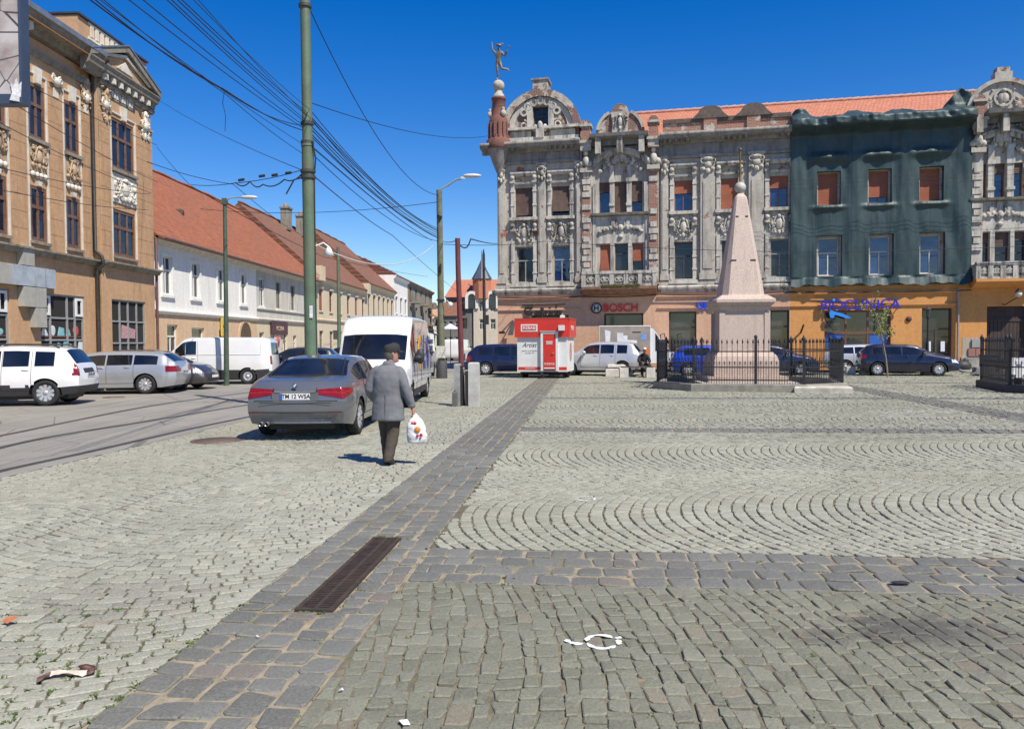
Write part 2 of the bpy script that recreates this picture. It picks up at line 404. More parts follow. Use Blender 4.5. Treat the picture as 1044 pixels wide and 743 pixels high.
def stone_mat(name, dark, light, tintc=(.10, .10, .105), stain=None, speck=.35, rough=.72, moss=(.15, .15, .095)):
    m = bpy.data.materials.new(name); nt, b = nodes_of(m)
    tc = nt.nodes.new('ShaderNodeTexCoord'); v = tc.outputs['Object']
    at = nt.nodes.new('ShaderNodeAttribute'); at.attribute_name = 'rnd'; at2 = nt.nodes.new('ShaderNodeAttribute'); at2.attribute_name = 'tint'
    cc = mixc(nt, at.outputs['Fac'], dark, light)
    big = noise(nt, v, .5, 6, .6)
    cc = mixc(nt, math_(nt, 'MULTIPLY', ramp(nt, big, .4, .65), .4), cc, [x*.62 for x in dark])
    mo = noise(nt, v, .23, 8, .62)
    cc = mixc(nt, math_(nt, 'MULTIPLY', ramp(nt, mo, .47, .66), .55), cc, moss)
    cc = mixc(nt, at2.outputs['Fac'], cc, tintc)
    # a few odd stones
    odd = math_(nt, 'GREATER_THAN', math_(nt, 'FRACT', math_(nt, 'MULTIPLY', at.outputs['Fac'], 37.7)), .97)
    cc = mixc(nt, math_(nt, 'MULTIPLY', odd, .45), cc, (.24, .17, .12))
    sp = noise(nt, v, 70, 5, .75)
    cc = mixc(nt, speck, cc, mixc(nt, ramp(nt, sp, .32, .68), [x*.35 for x in dark], [min(1, x*1.45) for x in light]))
    sp2 = noise(nt, v, 14, 6, .7)
    cc = mixc(nt, math_(nt, 'MULTIPLY', ramp(nt, sp2, .55, .75), .5), cc, (.26, .235, .17))
    if stain:
        for (sx, sy, r, c2, am) in stain:
            mp = nt.nodes.new('ShaderNodeMapping'); mp.inputs['Location'].default_value = (-sx/r[0], -sy/r[1], 0); mp.inputs['Scale'].default_value = (1/r[0], 1/r[1], 0)
            L(nt, v, mp.inputs[0]); ln = nt.nodes.new('ShaderNodeVectorMath'); ln.operation = 'LENGTH'; L(nt, mp.outputs[0], ln.inputs[0])
            f = math_(nt, 'ADD', ln.outputs['Value'], math_(nt, 'MULTIPLY', math_(nt, 'SUBTRACT', noise(nt, v, 6, 9, .75), .5), 3.4))
            n = nt.nodes.new('ShaderNodeMapRange'); n.inputs[1].default_value = .95; n.inputs[2].default_value = .35; L(nt, f, n.inputs[0])
            cc = mixc(nt, math_(nt, 'MULTIPLY', n.outputs[0], am), cc, c2)
    L(nt, cc, b.inputs['Base Color']); b.inputs['Roughness'].default_value = rough; b.inputs['Specular IOR Level'].default_value = .4
    bump(nt, b, math_(nt, 'ADD', sp, noise(nt, v, 25, 4)), .55, .006); return m

p = G(118, 612)
TINT_SPOTS += [(p.x, p.y, .55, .42, .75, .7), (p.x+.25, p.y+.25, .4, .25, .5, .6), (G(60, 655).x, G(60, 655).y, .5, .3, .12, .5)]
s1 = G(930, 640); s2 = G(1010, 655)
ML = stone_mat('cobble_light', (.233, .232, .183), (.402, .398, .32), tintc=(.17, .16, .135), speck=.38, moss=(.19, .185, .125))
MR = stone_mat('cobble_olive', (.14, .142, .103), (.228, .229, .173), stain=[(s1.x, s1.y, (.55, .32), (.052, .049, .045), .7), (s2.x, s2.y, (.7, .5), (.11, .10, .085), .4), (G(850, 650).x, G(850, 650).y, (.3, .2), (.09, .085, .072), .5)])
MD = stone_mat('cobble_slate', (.112, .112, .096), (.196, .196, .172), speck=.4, rough=.6, moss=(.16, .15, .12))
MF = stone_mat('cobble_pale', (.243, .243, .188), (.38, .376, .297), speck=.38, moss=(.19, .185, .12))

def arc_quads(u0, u1, v0, v1, w=.118, Lh=.125, B=.35, sgn=1.0, swap=False, e=.02, wob=.012, jl=.28, vc=None, H=None):
    """segmental-arc courses: the same arc repeated along u, each course cut into stones"""
    out = []; H = H or (v1-v0)/2; vc = (v0+v1)/2 if vc is None else vc; ta, tb = (v0-vc)/H, (v1-vc)/H
    k0, k1 = int((u0-abs(B)*H*max(1, tb*tb)-1)/w), int((u1+abs(B)*H*max(1, tb*tb)+1)/w)
    n = max(4, int((v1-v0)*(1+B*B*max(ta*ta, tb*tb)*.7)/Lh))
    for k in range(k0, k1):
        ph = random.random()
        def f(t, kk=None):
            kk = k if kk is None else kk; v = vc+t*H
            return -sgn*B*H*(1-t*t)+wob*(math.sin(v*2.3+kk*.41)+.7*math.sin(v*6.1+kk*1.7)+.6*math.sin(kk*2.9))
        ts = [ta+(tb-ta)*(i+ (0 if i in (0, n) else (ph-.5)*.9+random.uniform(-jl, jl)))/n for i in range(n+1)]
        w0 = 0
        pts = []
        for it, t in enumerate(ts):
            m = 2*sgn*B*t                      # du/dv
            lam = w/(1+m*m)
            a = (k*w+f(t), vc+t*H)
            v2 = a[1]-lam*m; t2 = max(ta, min(tb, (v2-vc)/H))
            if it in (0, n): t2 = t
            pts.append((a, ((k+1)*w+f(t2, k+1), vc+t2*H)))
        for i in range(n):
            q = [pts[i][0], pts[i][1], pts[i+1][1], pts[i+1][0]]
            cu = sum(p[0] for p in q)/4
            q = [(p[0]+(o[0]-p[0])*e, p[1]+(o[1]-p[1])*e) for p, o in ((q[0], q[1]), (q[1], q[0]), (q[2], q[3]), (q[3], q[2]))]
            if u0 <= cu <= u1: out.append([(min(max(p[0], u0), u1), p[1]) for p in q])
    if swap: out = [[(p[1], p[0]) for p in q][::-1] for q in out]
    return out
def grid_quads(u0, u1, v0, v1, nu, dv, along='v'):
    out = []; du = (u1-u0)/nu
    for i in range(nu):
        v = v0+random.random()*dv*.5-dv*.5; ends = []
        while v < v1:
            d = dv*random.uniform(.75, 1.25); a, b = max(v, v0), min(v+d, v1); v += d
            if b-a > dv*.3: out.append([(u0+i*du, a), (u0+(i+1)*du, a), (u0+(i+1)*du, b), (u0+i*du, b)])
    if along == 'u': out = [[(p[1], p[0]) for p in q][::-1] for q in out]
    return out
random.seed(5)
US0, US1, UT0, UT1 = -2.243, -1.306, 8.85, 9.75
VB = [(5.45, 6.36, 4), (14.75, 15.45, 3), (23.1, 23.75, 3), (31.3, 31.9, 3)]
# dark strips of big setts: lengthwise strip, second strip, cross bands
dark = grid_quads(UT0, UT1, 1, 48, 4, .25)
for a, b, n in VB: dark += grid_quads(a, b, US1+.01, UT0-.01, n, .215, 'u')+grid_quads(a, b, UT1+.01, 34, n, .215, 'u')
def sand_mat(nm='sand_bedding', ca=(.20, .168, .112), cb=(.36, .305, .21)):
    m = bpy.data.materials.new(nm); nt, b = nodes_of(m); v = objvec(nt)
    cc = mixc(nt, ramp(nt, noise(nt, v, 9, 8, .7), .35, .65), ca, cb)
    cc = mixc(nt, math_(nt, 'MULTIPLY', ramp(nt, noise(nt, v, 1.3, 6, .65), .52, .62), .7), cc, (.10, .10, .05))
    L(nt, cc, b.inputs['Base Color']); b.inputs['Roughness'].default_value = .95; bump(nt, b, noise(nt, v, 120, 5), .5, .01); return m
mb = MB(); SAND = sand_mat()
def bed(u0, u1, v0, v1, z):
    mb.quad(*[(*uv2xy(u, v), z) for u, v in ((u0, v0), (u1, v0), (u1, v1), (u0, v1))])
bed(US0, US1, .5, 48, -.0105); bed(UT0, UT1, .5, 48, -.0105)
for a, b, n in VB: bed(US1+.001, UT0-.001, a, b, -.0108); bed(UT1+.001, 34, a, b, -.0108)
mb.build('sand_bed', SAND)['kind'] = 'structure'
mb = MB(); bed(US1+.001, UT0-.001, .5, 5.449, -.0088); bed(UT1+.001, 32, .5, 5.449, -.0088)
mb.build('sand_bed', sand_mat('sand_bedding_brown', (.10, .088, .06), (.235, .205, .14)))['kind'] = 'structure'
gs = G(300, 622); ge = G(398, 549)     # the drain grate lies in the strip
gu0, gv0 = xy2uv(gs.x, gs.y); gu1, gv1 = xy2uv(G(340, 622).x, G(340, 622).y)[0], xy2uv(G(375, 548).x, G(375, 548).y)[1]
dark += grid_quads(US0, US1, 1, gv0-.012, 5, .20)+grid_quads(US0, US1, gv1+.012, 48, 5, .20)+grid_quads(US0, gu0-.012, gv0-.012, gv1+.012, max(1, round((gu0-US0)/.19)), .20)+grid_quads(gu1+.012, US1, gv0-.012, gv1+.012, max(1, round((US1-gu1)/.19)), .20)
stones('slate_paving_strip', dark, MD, gap=.0105, jit=.009, dome=.008, tilt=.03, ch0=.05, ch1=.14)
left = []
for i in range(2):
    a = UB+.02+i*(US0-UB)/2; b = a+(US0-UB)/2-.02
    left += arc_quads(1, 47, a, b, w=.108, Lh=.125, B=.30, sgn=(1 if i else -1), swap=True)
stones('cobblestone_paving', left, ML, gap=.0045, jit=.0055, tilt=.03)
near = arc_quads(US1+.01, UT0-.01, 1.0, 5.44, w=.101, Lh=.128, B=.13, sgn=-1, e=.008, wob=.016)+arc_quads(UT1+.01, 30, 1.0, 5.44, w=.101, Lh=.128, B=.13, sgn=-1, e=.008, wob=.016)
stones('cobblestone_paving', near, MR, gap=.003, jit=.0075, tilt=.032)
pale = []
for (ua, ub) in ((US1+.01, UT0-.01), (UT1+.01, 32)):
    for (va, vb, nb) in ((6.37, 14.74, 2), (15.46, 23.09, 2), (23.76, 31.29, 2), (31.91, 47, 4)):
        h = (vb-va)/nb
        for i in range(nb): pale += arc_quads(ua, ub, va+i*h, va+(i+1)*h-.01, w=.128 if va < 22 else .15, Lh=.115 if va < 22 else .16, B=.235, sgn=1 if i % 2 == 0 else .8, e=.035, wob=.008, jl=.2, vc=va+i*h+1.35, H=1.0)
stones('cobblestone_paving', pale, MF, gap=.0035, jit=.004)

# drain grate ------------------------------------------------------
rust = M('rusted_iron', (.058, .042, .034), .8, .35, 12, metal=.3, bmp=.4, dirt=(.11, .068, .042))
dx, dy = uv2xy((gu0+gu1)/2, gv0)
gr = thing('drain_grate', 'long rusty iron drain grate let into the dark paving strip', 'drain grate', (dx, dy, 0), -R(5.43))
W2, LG = (gu1-gu0)/2, gv1-gv0
mb = MB().box(-W2, -W2+.03, 0, LG, -.03, .008).box(W2-.03, W2, 0, LG, -.03, .008).box(-.012, .012, .03, LG-.03, -.03, .006).box(-W2+.03, W2-.03, 0, .03, -.03, .008).box(-W2+.03, W2-.03, LG-.03, LG, -.03, .008)
mb.build('frame', rust, gr)
mb = MB(); n = int((LG-.06)/.036)
for i in range(n):
    y = .04+i*(LG-.08)/n
    mb.box(-W2+.03, -.012, y, y+.014, -.028, .004); mb.box(.012, W2-.03, y, y+.014, -.028, .004)
mb.build('bars', rust, gr)
MB().quad((-W2, 0, -.0065), (W2, 0, -.0065), (W2, LG, -.0065), (-W2, LG, -.0065)).build('pit_shade', M('drain_shade', (.012, .01, .01), .9), gr)  # flat sheet close under the bars, the pit's shade put into its colour

# weeds in the joints: little blades round the stones near the camera
random.seed(11)
mb = MB(); gm1 = M('weed_green', (.085, .125, .035), .6, .45, 9)
def tuft(x, y, s, n):
    for _ in range(n):
        a = random.uniform(0, 2*PI); r = random.uniform(0, .035); bx, by = x+r*math.cos(a), y+r*math.sin(a)*.6
        h = s*random.uniform(.5, 1.1); b = random.uniform(0, 2*PI); ln = random.uniform(.4, 1.3)*h; wd = random.uniform(.0025, .006)
        px_, py_ = -math.sin(b)*wd, math.cos(b)*wd
        mb.add([(bx-px_, by-py_, -.016), (bx+px_, by+py_, -.016), (bx+math.cos(b)*ln*.5+px_, by+math.sin(b)*ln*.5+py_, h*.6-.01), (bx+math.cos(b)*ln, by+math.sin(b)*ln, h-.02), (bx+math.cos(b)*ln*.5-px_, by+math.sin(b)*ln*.5-py_, h*.6-.01)], [(0, 1, 2, 4), (4, 2, 3)])
for k in range(1300):
    u = random.uniform(-4.6, -2.2); v = random.uniform(2.7, 5.2)*random.uniform(.8, 1); q = uv2xy(round(u/.125)*.125+random.gauss(0, .012), v)
    if random.random() < .75: tuft(q[0], q[1], random.uniform(.010, .028), random.randint(6, 15))
for k in range(330):
    u = random.choice([US0, US0+.234, US0+.47, US1-.234, US1, US1+.02]); v = random.uniform(2.4, 13)
    q = uv2xy(u+random.gauss(0, .012), v)
    if math.sin(v*3.1+u*5)+math.sin(v*7.7) > .2: tuft(q[0], q[1], random.uniform(.008, .02), random.randint(4, 10))
for k in range(800):
    u = random.uniform(US1, 5.5); v = random.uniform(2.6, 6.4); q = uv2xy(round(u/.101)*.101+random.gauss(0, .01), v)
    if random.random() < .55*max(.15, 1-(u+1.3)/5): tuft(q[0], q[1], random.uniform(.012, .026), random.randint(4, 11))
for side in (-.03, gu1-gu0+.03):
    for k in range(50):
        q = uv2xy(gu0+side+random.gauss(0, .02), gv0+random.random()*LG)
        if random.random() < .6: tuft(q[0], q[1], random.uniform(.008, .02), random.randint(4, 10))
for k in range(30):
    q = uv2xy(random.uniform(gu0, gu1), random.choice([gv0-.03, gv1+.04])+random.gauss(0, .02)); tuft(q[0], q[1], random.uniform(.01, .025), 10)
mb.build('grass', gm1)['kind'] = 'stuff'

# tram rails: two bowed pairs in the asphalt ------------------------
steel = M('rail_steel', (.075, .072, .07), .5, .3, 5, metal=.4)
def rail(name, pix, label, wd=.075):
    pts = [G(*p) for p in pix]; m = MB()
    P = []
    for i in range(len(pts)-1):
        for k in range(6):
            t = k/6; p0 = pts[max(i-1, 0)]; p1, p2 = pts[i], pts[i+1]; p3 = pts[min(i+2, len(pts)-1)]
            P.append(.5*((2*p1)+(p2-p0)*t+(2*p0-5*p1+4*p2-p3)*t*t+(3*p1-p0-3*p2+p3)*t*t*t))
    P.append(pts[-1])
    vs, fs = [], []
    for i, p in enumerate(P):
        d = (P[min(i+1, len(P)-1)]-P[max(i-1, 0)]).normalized(); n = Vector((-d.y, d.x, 0))*wd
        vs += [(p.x-n.x, p.y-n.y, -.003), (p.x-n.x, p.y-n.y, .001), (p.x+n.x, p.y+n.y, .001), (p.x+n.x, p.y+n.y, -.003)]
    for i in range(len(P)-1):
        for j in range(3): fs.append((i*4+j, i*4+j+1, i*4+5+j, i*4+4+j))
    m.add(vs, fs); o = m.build(name, steel); o['kind'] = 'structure'
rail('tram_rail', [(-60, 452), (0, 444), (74, 429), (152, 414), (222, 404), (290, 396)], '')
rail('tram_rail', [(-60, 472), (46, 446), (152, 429), (256, 412), (330, 402)], '')
rail('tram_rail', [(-60, 497), (0, 480), (92, 460), (194, 437), (262, 423)], '')

# manhole covers
for pq, r in (((222, 449), .42), ((116, 405), .3)):
    c = G(*pq); m = MB().lathe([(r+.03, -.02), (r+.03, .006), (r, .006), (r, .001), (r-.04, .001), (r-.04, .008), (.01, .008)], (c.x, c.y, .004), 24)
    o = m.build('manhole_cover', M('cover_iron', (.14, .105, .085), .7, .3, 9, metal=.3, bmp=.5))
    tag(o, 'round rusty manhole cover in the paving left of the grey sedan' if r > .4 else 'small dark manhole cover in the asphalt below the white estate and the silver estate', 'manhole cover')

# pavement with kerb along the left street, footway under the big facade
ST = Facade((-19.0, 0, 0), math.atan2(1, .02875))       # x runs away down the street, y into the houses
FA = Facade(PD(508, 340, 46.0)*1, R(-12)); FA.O.z = 0
pv = M('pavement_slabs', (.30, .28, .24), .9, .2, 2.5, bmp=.3, dirt=(.17, .155, .13))
m = MB().profile([(.3, -.03), (.3, .12), (-3.1, .11), (-3.12, .11), (-3.14, .09), (-3.14, -.03)], 2, 150)
o = m.build('pavement', pv); o.location = ST.O; o.rotation_euler = (0, 0, ST.ang); o['kind'] = 'structure'
m = MB().profile([(-3.145, -.03), (-3.145, .115), (-3.16, .13), (-3.27, .13), (-3.29, .11), (-3.29, -.03)], 2, 150)
o = m.build('kerb', M('kerb_stone', (.33, .32, .29), .8, .2, 5, bmp=.3)); o.location = ST.O; o.rotation_euler = (0, 0, ST.ang); o['kind'] = 'structure'
m = MB().profile([(.3, -.03), (.3, .10), (-1.2, .09), (-1.22, .07), (-1.22, -.03)], -.6, 60)
o = m.build('pavement', pv); o.location = FA.O; o.rotation_euler = (0, 0, FA.ang); o['kind'] = 'structure'
# ------------------------------------------------------------------ facade helpers
def wall(mb, x0, x1, z0, z1, ops, y=0.0, dep=.25, m=0, mrev=None):
    xs = sorted({x0, x1, *[o[0] for o in ops], *[o[1] for o in ops]}); zs = sorted({z0, z1, *[o[2] for o in ops], *[o[3] for o in ops]})
    xs = [x for x in xs if x0 <= x <= x1]; zs = [z for z in zs if z0 <= z <= z1]
    for i in range(len(xs)-1):
        for j in range(len(zs)-1):
            cx, cz = (xs[i]+xs[i+1])/2, (zs[j]+zs[j+1])/2
            if any(o[0] < cx < o[1] and o[2] < cz < o[3] for o in ops): continue
            mb.quad((xs[i], y, zs[j]), (xs[i+1], y, zs[j]), (xs[i+1], y, zs[j+1]), (xs[i], y, zs[j+1]), m)
    r = m if mrev is None else mrev
    for a, b, c, d in [o[:4] for o in ops]:
        mb.quad((a, y, c), (a, y, d), (a, y+dep, d), (a, y+dep, c), r); mb.quad((b, y, c), (b, y+dep, c), (b, y+dep, d), (b, y, d), r)
        mb.quad((a, y, d), (b, y, d), (b, y+dep, d), (a, y+dep, d), r); mb.quad((a, y, c), (a, y+dep, c), (b, y+dep, c), (b, y, c), r)
    return mb
def window(root, a, b, c, d, y=.16, fr=.055, nx=2, transom=.62, mats=None, shutter=0, shm=None, gl=None, tilt=0, name='window', mb_extra=None, rows=1):
    """frame with its mullions (part), the panes and a roller shutter (sub-parts)"""
    fm = mats; mb = MB(); yb = y+.06
    mb.box(a, a+fr, y, yb, c, d).box(b-fr, b, y, yb, c, d).box(a+fr, b-fr, y, yb, c, c+fr).box(a+fr, b-fr, y, yb, d-fr, d)
    zt = c+(d-c)*transom if transom else d-fr
    if transom: mb.box(a+fr, b-fr, y-.01, yb-.01, zt-fr*.5, zt+fr*.5)
    for i in range(1, nx):
        x = a+(b-a)*i/nx; mb.box(x-fr*.45, x+fr*.45, y+.004, yb-.004, c+fr, zt-fr*.5 if transom else d-fr)
        if rows > 1 and transom: mb.box(x-fr*.45, x+fr*.45, y+.004, yb-.004, zt+fr*.5, d-fr)
    o = mb.build(name, fm, root)
    MB().quad((a, y+.045, c), (b, y+.045, c), (b, y+.045, d), (a, y+.045, d)).build('pane', gl, o)
    if shutter:
        zs = d-(d-c)*shutter; m2 = MB(); n = max(2, int((d-zs)/.075))
        for i in range(n):
            z0 = zs+(d-zs)*i/n; z1 = zs+(d-zs)*(i+1)/n; yo = -.05-(tilt*(d-z0))
            m2.box(a+.01, b-.01, yo+y-.012, yo+y+.012, z0, z1-.012)
            m2.box(a+.015, b-.015, yo+y-.004, yo+y+.010, z1-.014, z1+.002)
        m2.build('shutter', shm, o)
    return o
def scroll(mb, x, z, r, y, s=1, turns=1.4, th=.035, m=0):
    pts = [(x+s*r*(1-t*.72)*math.cos(t*turns*2*PI+PI/2), y-.03-.03*t, z+r*(1-t*.72)*math.sin(t*turns*2*PI+PI/2)) for t in [i/14 for i in range(15)]]
    mb.tube(pts, [th*(1-.4*i/14) for i in range(15)], 5, m)
def ornament(mb, cx, cz, w, h, y, seed=0, n=12, m=0, shield=True):
    """carved relief: a cartouche, scrolls and leafage either side"""
    rg = random.Random(seed)
    if shield:
        mb.ball((cx, y-.03, cz), (w*.17, .10, h*.27), 10, 7, m); mb.ball((cx, y-.05, cz+h*.33), (w*.10, .11, h*.10), 8, 6, m); mb.ball((cx, y-.02, cz-h*.36), (w*.09, .08, h*.12), 8, 5, m)
    for i in range(n):
        x = rg.uniform(.14, .46)*w; z = rg.uniform(-.42, .42)*h; r = rg.uniform(.05, .11)*min(w, h)
        for s in (-1, 1):
            if i % 3 == 0: scroll(mb, cx+s*x, cz+z, r*1.35, y, s, th=r*.34, m=m)
            else: mb.ball((cx+s*x, y-.02, cz+z), (r*rg.uniform(.6, 1.1), rg.uniform(.05, .11), r*rg.uniform(.6, 1.2)), 7, 5, m)
    for s in (-1, 1):
        pts = [(cx+s*w*(.12+.34*t), y-.05, cz+h*(.28*math.cos(t*4.5)+.05)) for t in [i/8 for i in range(9)]]
        mb.tube(pts, [.05*min(1, w)*(1-.5*i/8) for i in range(9)], 5, m)
def capital(mb, cx, zt, w, y, m=0):
    """drop ornament at a pilaster head"""
    mb.ball((cx, y-.06, zt-.12), (w*.34, .13, .13), 8, 6, m); mb.ball((cx, y-.05, zt-.42), (w*.26, .10, .2), 8, 6, m)
    mb.ball((cx, y-.06, zt-.78), (w*.17, .11, .17), 8, 5, m)
    for s in (-1, 1):
        scroll(mb, cx+s*w*.3, zt-.2, w*.22, y-.02, s, th=.05, m=m); mb.ball((cx+s*w*.27, y-.04, zt-.66), (w*.16, .09, .12), 7, 5, m)
        mb.ball((cx+s*w*.3, y-.04, zt+.02), (w*.17, .1, .1), 7, 5, m)

# ------------------------------------------------------------------ the big corner building
P_GREY = old_plaster('facade_grey', (.40, .355, .285), (.50, .472, .415), (.105, .095, .085), bare=.40, hi=.74)
P_LITE = old_plaster('facade_stucco', (.46, .43, .365), (.58, .555, .49), (.11, .10, .09), bare=.0, grime_amt=.85, hi=.66)
P_ORN = old_plaster('facade_relief', (.40, .37, .31), (.56, .53, .46), (.075, .07, .062), grime_amt=.92, hi=.62)
P_PINK = old_plaster('ground_pink', (.56, .335, .215), (.60, .375, .25), (.36, .23, .17), grime_amt=.4)
P_ORAN = old_plaster('ground_orange', (.60, .275, .085), (.64, .31, .10), (.40, .19, .07), grime_amt=.35)
P_DARK = old_plaster('cornice_dark', (.22, .21, .195), (.34, .32, .285), (.07, .066, .064), grime_amt=.8)
BRK = bricks('bare_brick', (.33, .13, .085), (.24, .095, .065), (.33, .28, .22), plaster=(.45, .40, .34), cover=.55)
BRK2 = bricks('bare_brick_dome', (.22, .10, .075), (.15, .075, .06), (.27, .23, .19), plaster=(.44, .40, .33), cover=.535)
SIDE_P = old_plaster('old_render', (.36, .30, .24), (.42, .36, .30), (.2, .17, .14), grime_amt=.6)
ROOF_O = tiles('new_clay_tiles', (.44, .155, .088), (.50, .20, .12), (.30, .105, .062), row=.3, w=.22)
DKWOOD = M('dark_window_frame', (.065, .05, .042), .6, .3, 8)
WHWOOD = M('white_window_frame', (.6, .58, .54), .6, .15, 8)
GWOOD = M('weathered_grey_frame', (.30, .28, .25), .7, .2, 8)
BRWOOD = M('brown_window_frame', (.17, .075, .045), .6, .3, 8)
SH_O = M('orange_shutter', (.34, .105, .05), .65, .15, 2, dirt=(.2, .07, .04))
SH_B = M('brown_shutter', (.115, .072, .055), .75, .25, 4, dirt=(.2, .15, .12))
G_BLUE = glass('sky_tinted_glass', (.012, .035, .12), .04, 1.85, .15)  # blue of the mirrored sky partly put into the base colour
G_DARK = glass('dark_glass', (.018, .02, .024), .06, 1.6, .1)
G_SHOP = glass('shop_glass', (.03, .035, .04), .05, 1.7, .05)
X1 = FA.at(1044, 200)[0]+6.5
ROOTB = thing('corner_building', 'huge weathered grey corner building with carved reliefs, round brick gable and orange tiled roof', 'building', FA.O, FA.ang)
ZL = 4.55       # top of the ground floor
ZC = 12.62      # underside of the main cornice
r_ = FA.rect
SB = FA.at(593, 200)[0]; SB2 = FA.at(672, 200)[0]; SD = FA.at(806, 200)[0]; SE = FA.at(988, 200)[0]
up = {}
ops = []
def zz(zlo, zhi, *r): return (r[0], r[1], zlo, zhi)
U0, U1, LW0, LW1 = 8.88, 10.56, 5.12, 7.15
wa = [r_(525.5, 543, 190, 221), r_(563, 580.5, 190, 221)]; wal = [r_(527, 543.5, 253, 287), r_(564, 581, 252.5, 286)]
wb = [r_(611, 621.5, 187, 220), r_(626.5, 638.7, 187, 220), r_(644, 654.7, 187, 220)]; wbl = [r_(612, 622, 250, 283), r_(627, 640, 250, 283), r_(645, 655.5, 250, 283)]
wc = [r_(687.6, 705.5, 183, 217), r_(735, 752, 182, 216), r_(784.7, 803.5, 179, 213)]; wcl = [r_(688, 706.5, 248, 282), r_(736, 754, 247, 281), r_(785.5, 804.5, 246, 280)]
wd = [r_(834, 854, 175, 212), r_(885.6, 905.6, 173, 210), r_(937.7, 958, 171, 208)]; wdl = [r_(834, 855, 243, 278.5), r_(886.6, 907, 241, 277.5), r_(938, 959, 240, 276)]
we = [r_(995.6, 1005.3, 167, 205), r_(1012.7, 1024.7, 167, 205), r_(1032.7, 1043, 166, 204)]; wel = [r_(996, 1008, 238, 273), r_(1014, 1028.5, 237, 272), r_(1034, 1046, 237, 272)]
up_all = [zz(U0, U1, *q) for q in wa+wc+wd]+[zz(U0+.05, U1+.1, *q) for q in wb+we]
lo_all = [zz(LW0, LW1, *q) for q in wal+wcl+wdl]+[zz(LW0-.1, LW1, *q) for q in wbl+wel]
# upper wall
mb = MB(); wall(mb, 0, X1, ZL, ZC, up_all+lo_all, 0, .3)
mb.quad((0, 0, ZL), (0, 0, ZC), (0, 14, ZC), (0, 14, ZL)); mb.quad((X1, 0, 0), (X1, 14, 0), (X1, 14, ZC), (X1, 0, ZC)); mb.quad((0, 14, 0), (0, 14, ZC), (X1, 14, ZC), (X1, 14, 0))
mb.build('upper_wall', P_GREY, ROOTB)
# ground floor, pink half and orange half
gp = [zz(.1, 3.2, *r_(543, 580, 328, 370)), zz(.15, 3.25, *r_(616, 656, 327, 370)), zz(.15, 3.3, *r_(682, 710, 326, 370)), zz(.15, 3.3, *r_(785, 804.5, 324, 370))]
go = [zz(.5, 3.25, *r_(840, 907.5, 323, 372)), zz(.12, 3.3, *r_(939, 970, 321, 374)), zz(.12, 3.35, *r_(1005, 1046, 320, 376))]
mb = MB(); wall(mb, 0, SD, 0, ZL, gp, -.12, .35); mb.quad((0, -.12, 0), (0, -.12, ZL), (0, 14, ZL), (0, 14, 0)); mb.build('pink_ground_floor', P_PINK, ROOTB)
mb = MB(); wall(mb, SD, X1, 0, ZL, go, -.12, .35); mb.build('orange_ground_floor', P_ORAN, ROOTB)
iron0 = M('bracket_iron', (.05, .03, .025), .6, .2)
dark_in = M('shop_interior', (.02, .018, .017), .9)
def gprof(z, p, h): return [(-.11, z), (-.12-p, z+.03), (-.12-p*1.5, z+h*.6), (-.12-p*1.5, z+h), (-.11, z+h)]
mp_, mo_ = MB(), MB()
for z, p, h in ((4.05, .08, .16), (3.42, .06, .12)):
    for x0, x1, mm in ((.05, SB, mp_), (SB2-.1, SD-.01, mp_), (SD+.01, SE-.5, mo_)): mm.profile(gprof(z, p, h), x0, x1)
build_each(mp_, 'string_course', P_PINK, ROOTB); build_each(mo_, 'string_course', P_ORAN, ROOTB)
for a, b, c, d in gp[1:]:
    window(ROOTB, a, b, c, d, .1, .09, 2 if b-a > 1.7 else 1, .72, DKWOOD, gl=G_SHOP, name='shop_window')
window(ROOTB, *gp[0], .1, .09, 2, .8, DKWOOD, gl=G_DARK, name='shop_door')
o = window(ROOTB, *go[0], .06, .1, 3, .56, BRWOOD, gl=G_SHOP, name='shop_window', rows=2)
a, b, c, d = go[0]; bl = MB()
bluef = M('blue_window_film', (.035, .12, .42), .35, .08, 2)
for i in (0, 2): bl.box(a+(b-a)*i/3+.09, a+(b-a)*(i+1)/3-.07, .085, .095, c+.1, c+(d-c)*.54)
build_each(bl, 'blue_film', bluef, o)
a, b, c, d = go[1]; o = window(ROOTB, a, b, c, d, .08, .1, 2, .66, DKWOOD, gl=G_DARK, name='entrance_door')
m_ = MB(); 
for i in range(2):
    x = a+(b-a)*(.27+.46*i); m_.box(x-.30, x+.30, .075, .09, c+.05, c+.72)
build_each(m_, 'door_panel', BRWOOD, o)
m_ = MB()
for i in range(2):
    x = a+(b-a)*(.27+.46*i); m_.box(x-.10, x+.10, .06, .074, c+.92, c+1.45)
build_each(m_, 'notice', M('white_paper', (.7, .72, .74), .7, .05), o)
q = r_(923, 928.5, 322.5, 328); MB().lathe([(.01, 0), (.14, 0), (.14, .05), (.01, .05)], ((q[0]+q[1])/2, -.18, (q[2]+q[3])/2), 16, axis='y').build('vent_disc', M('vent_brown', (.10, .03, .025), .7), ROOTB)
q = r_(816, 819, 331, 341); MB().tube([(q[0], -.12, q[2]+.1), (q[0]+.1, -.5, q[3])], .05, 8).build('flag_holder', iron0, ROOTB)
# carriage gate
a, b, c, d = go[2]; gate = MB(); n = 10
for i in range(n):
    x0 = a+.02+(b-a-.04)*i/n; gate.box(x0+.012, x0+(b-a)/n-.012, .10, .15, c, c+(d-c)*.76)
for i in range(4):
    x0 = a+.02+(b-a-.04)*i/4; gate.box(x0+.04, x0+(b-a)/4-.04, .13, .15, c+(d-c)*.80, d-.06)
gate.box(a, b, .14, .19, c, d).box(a, b, .07, .13, c+(d-c)*.76, c+(d-c)*.80)
gate.build('carriage_gate', M('gate_brown', (.05, .032, .028), .7, .3, 4), ROOTB)
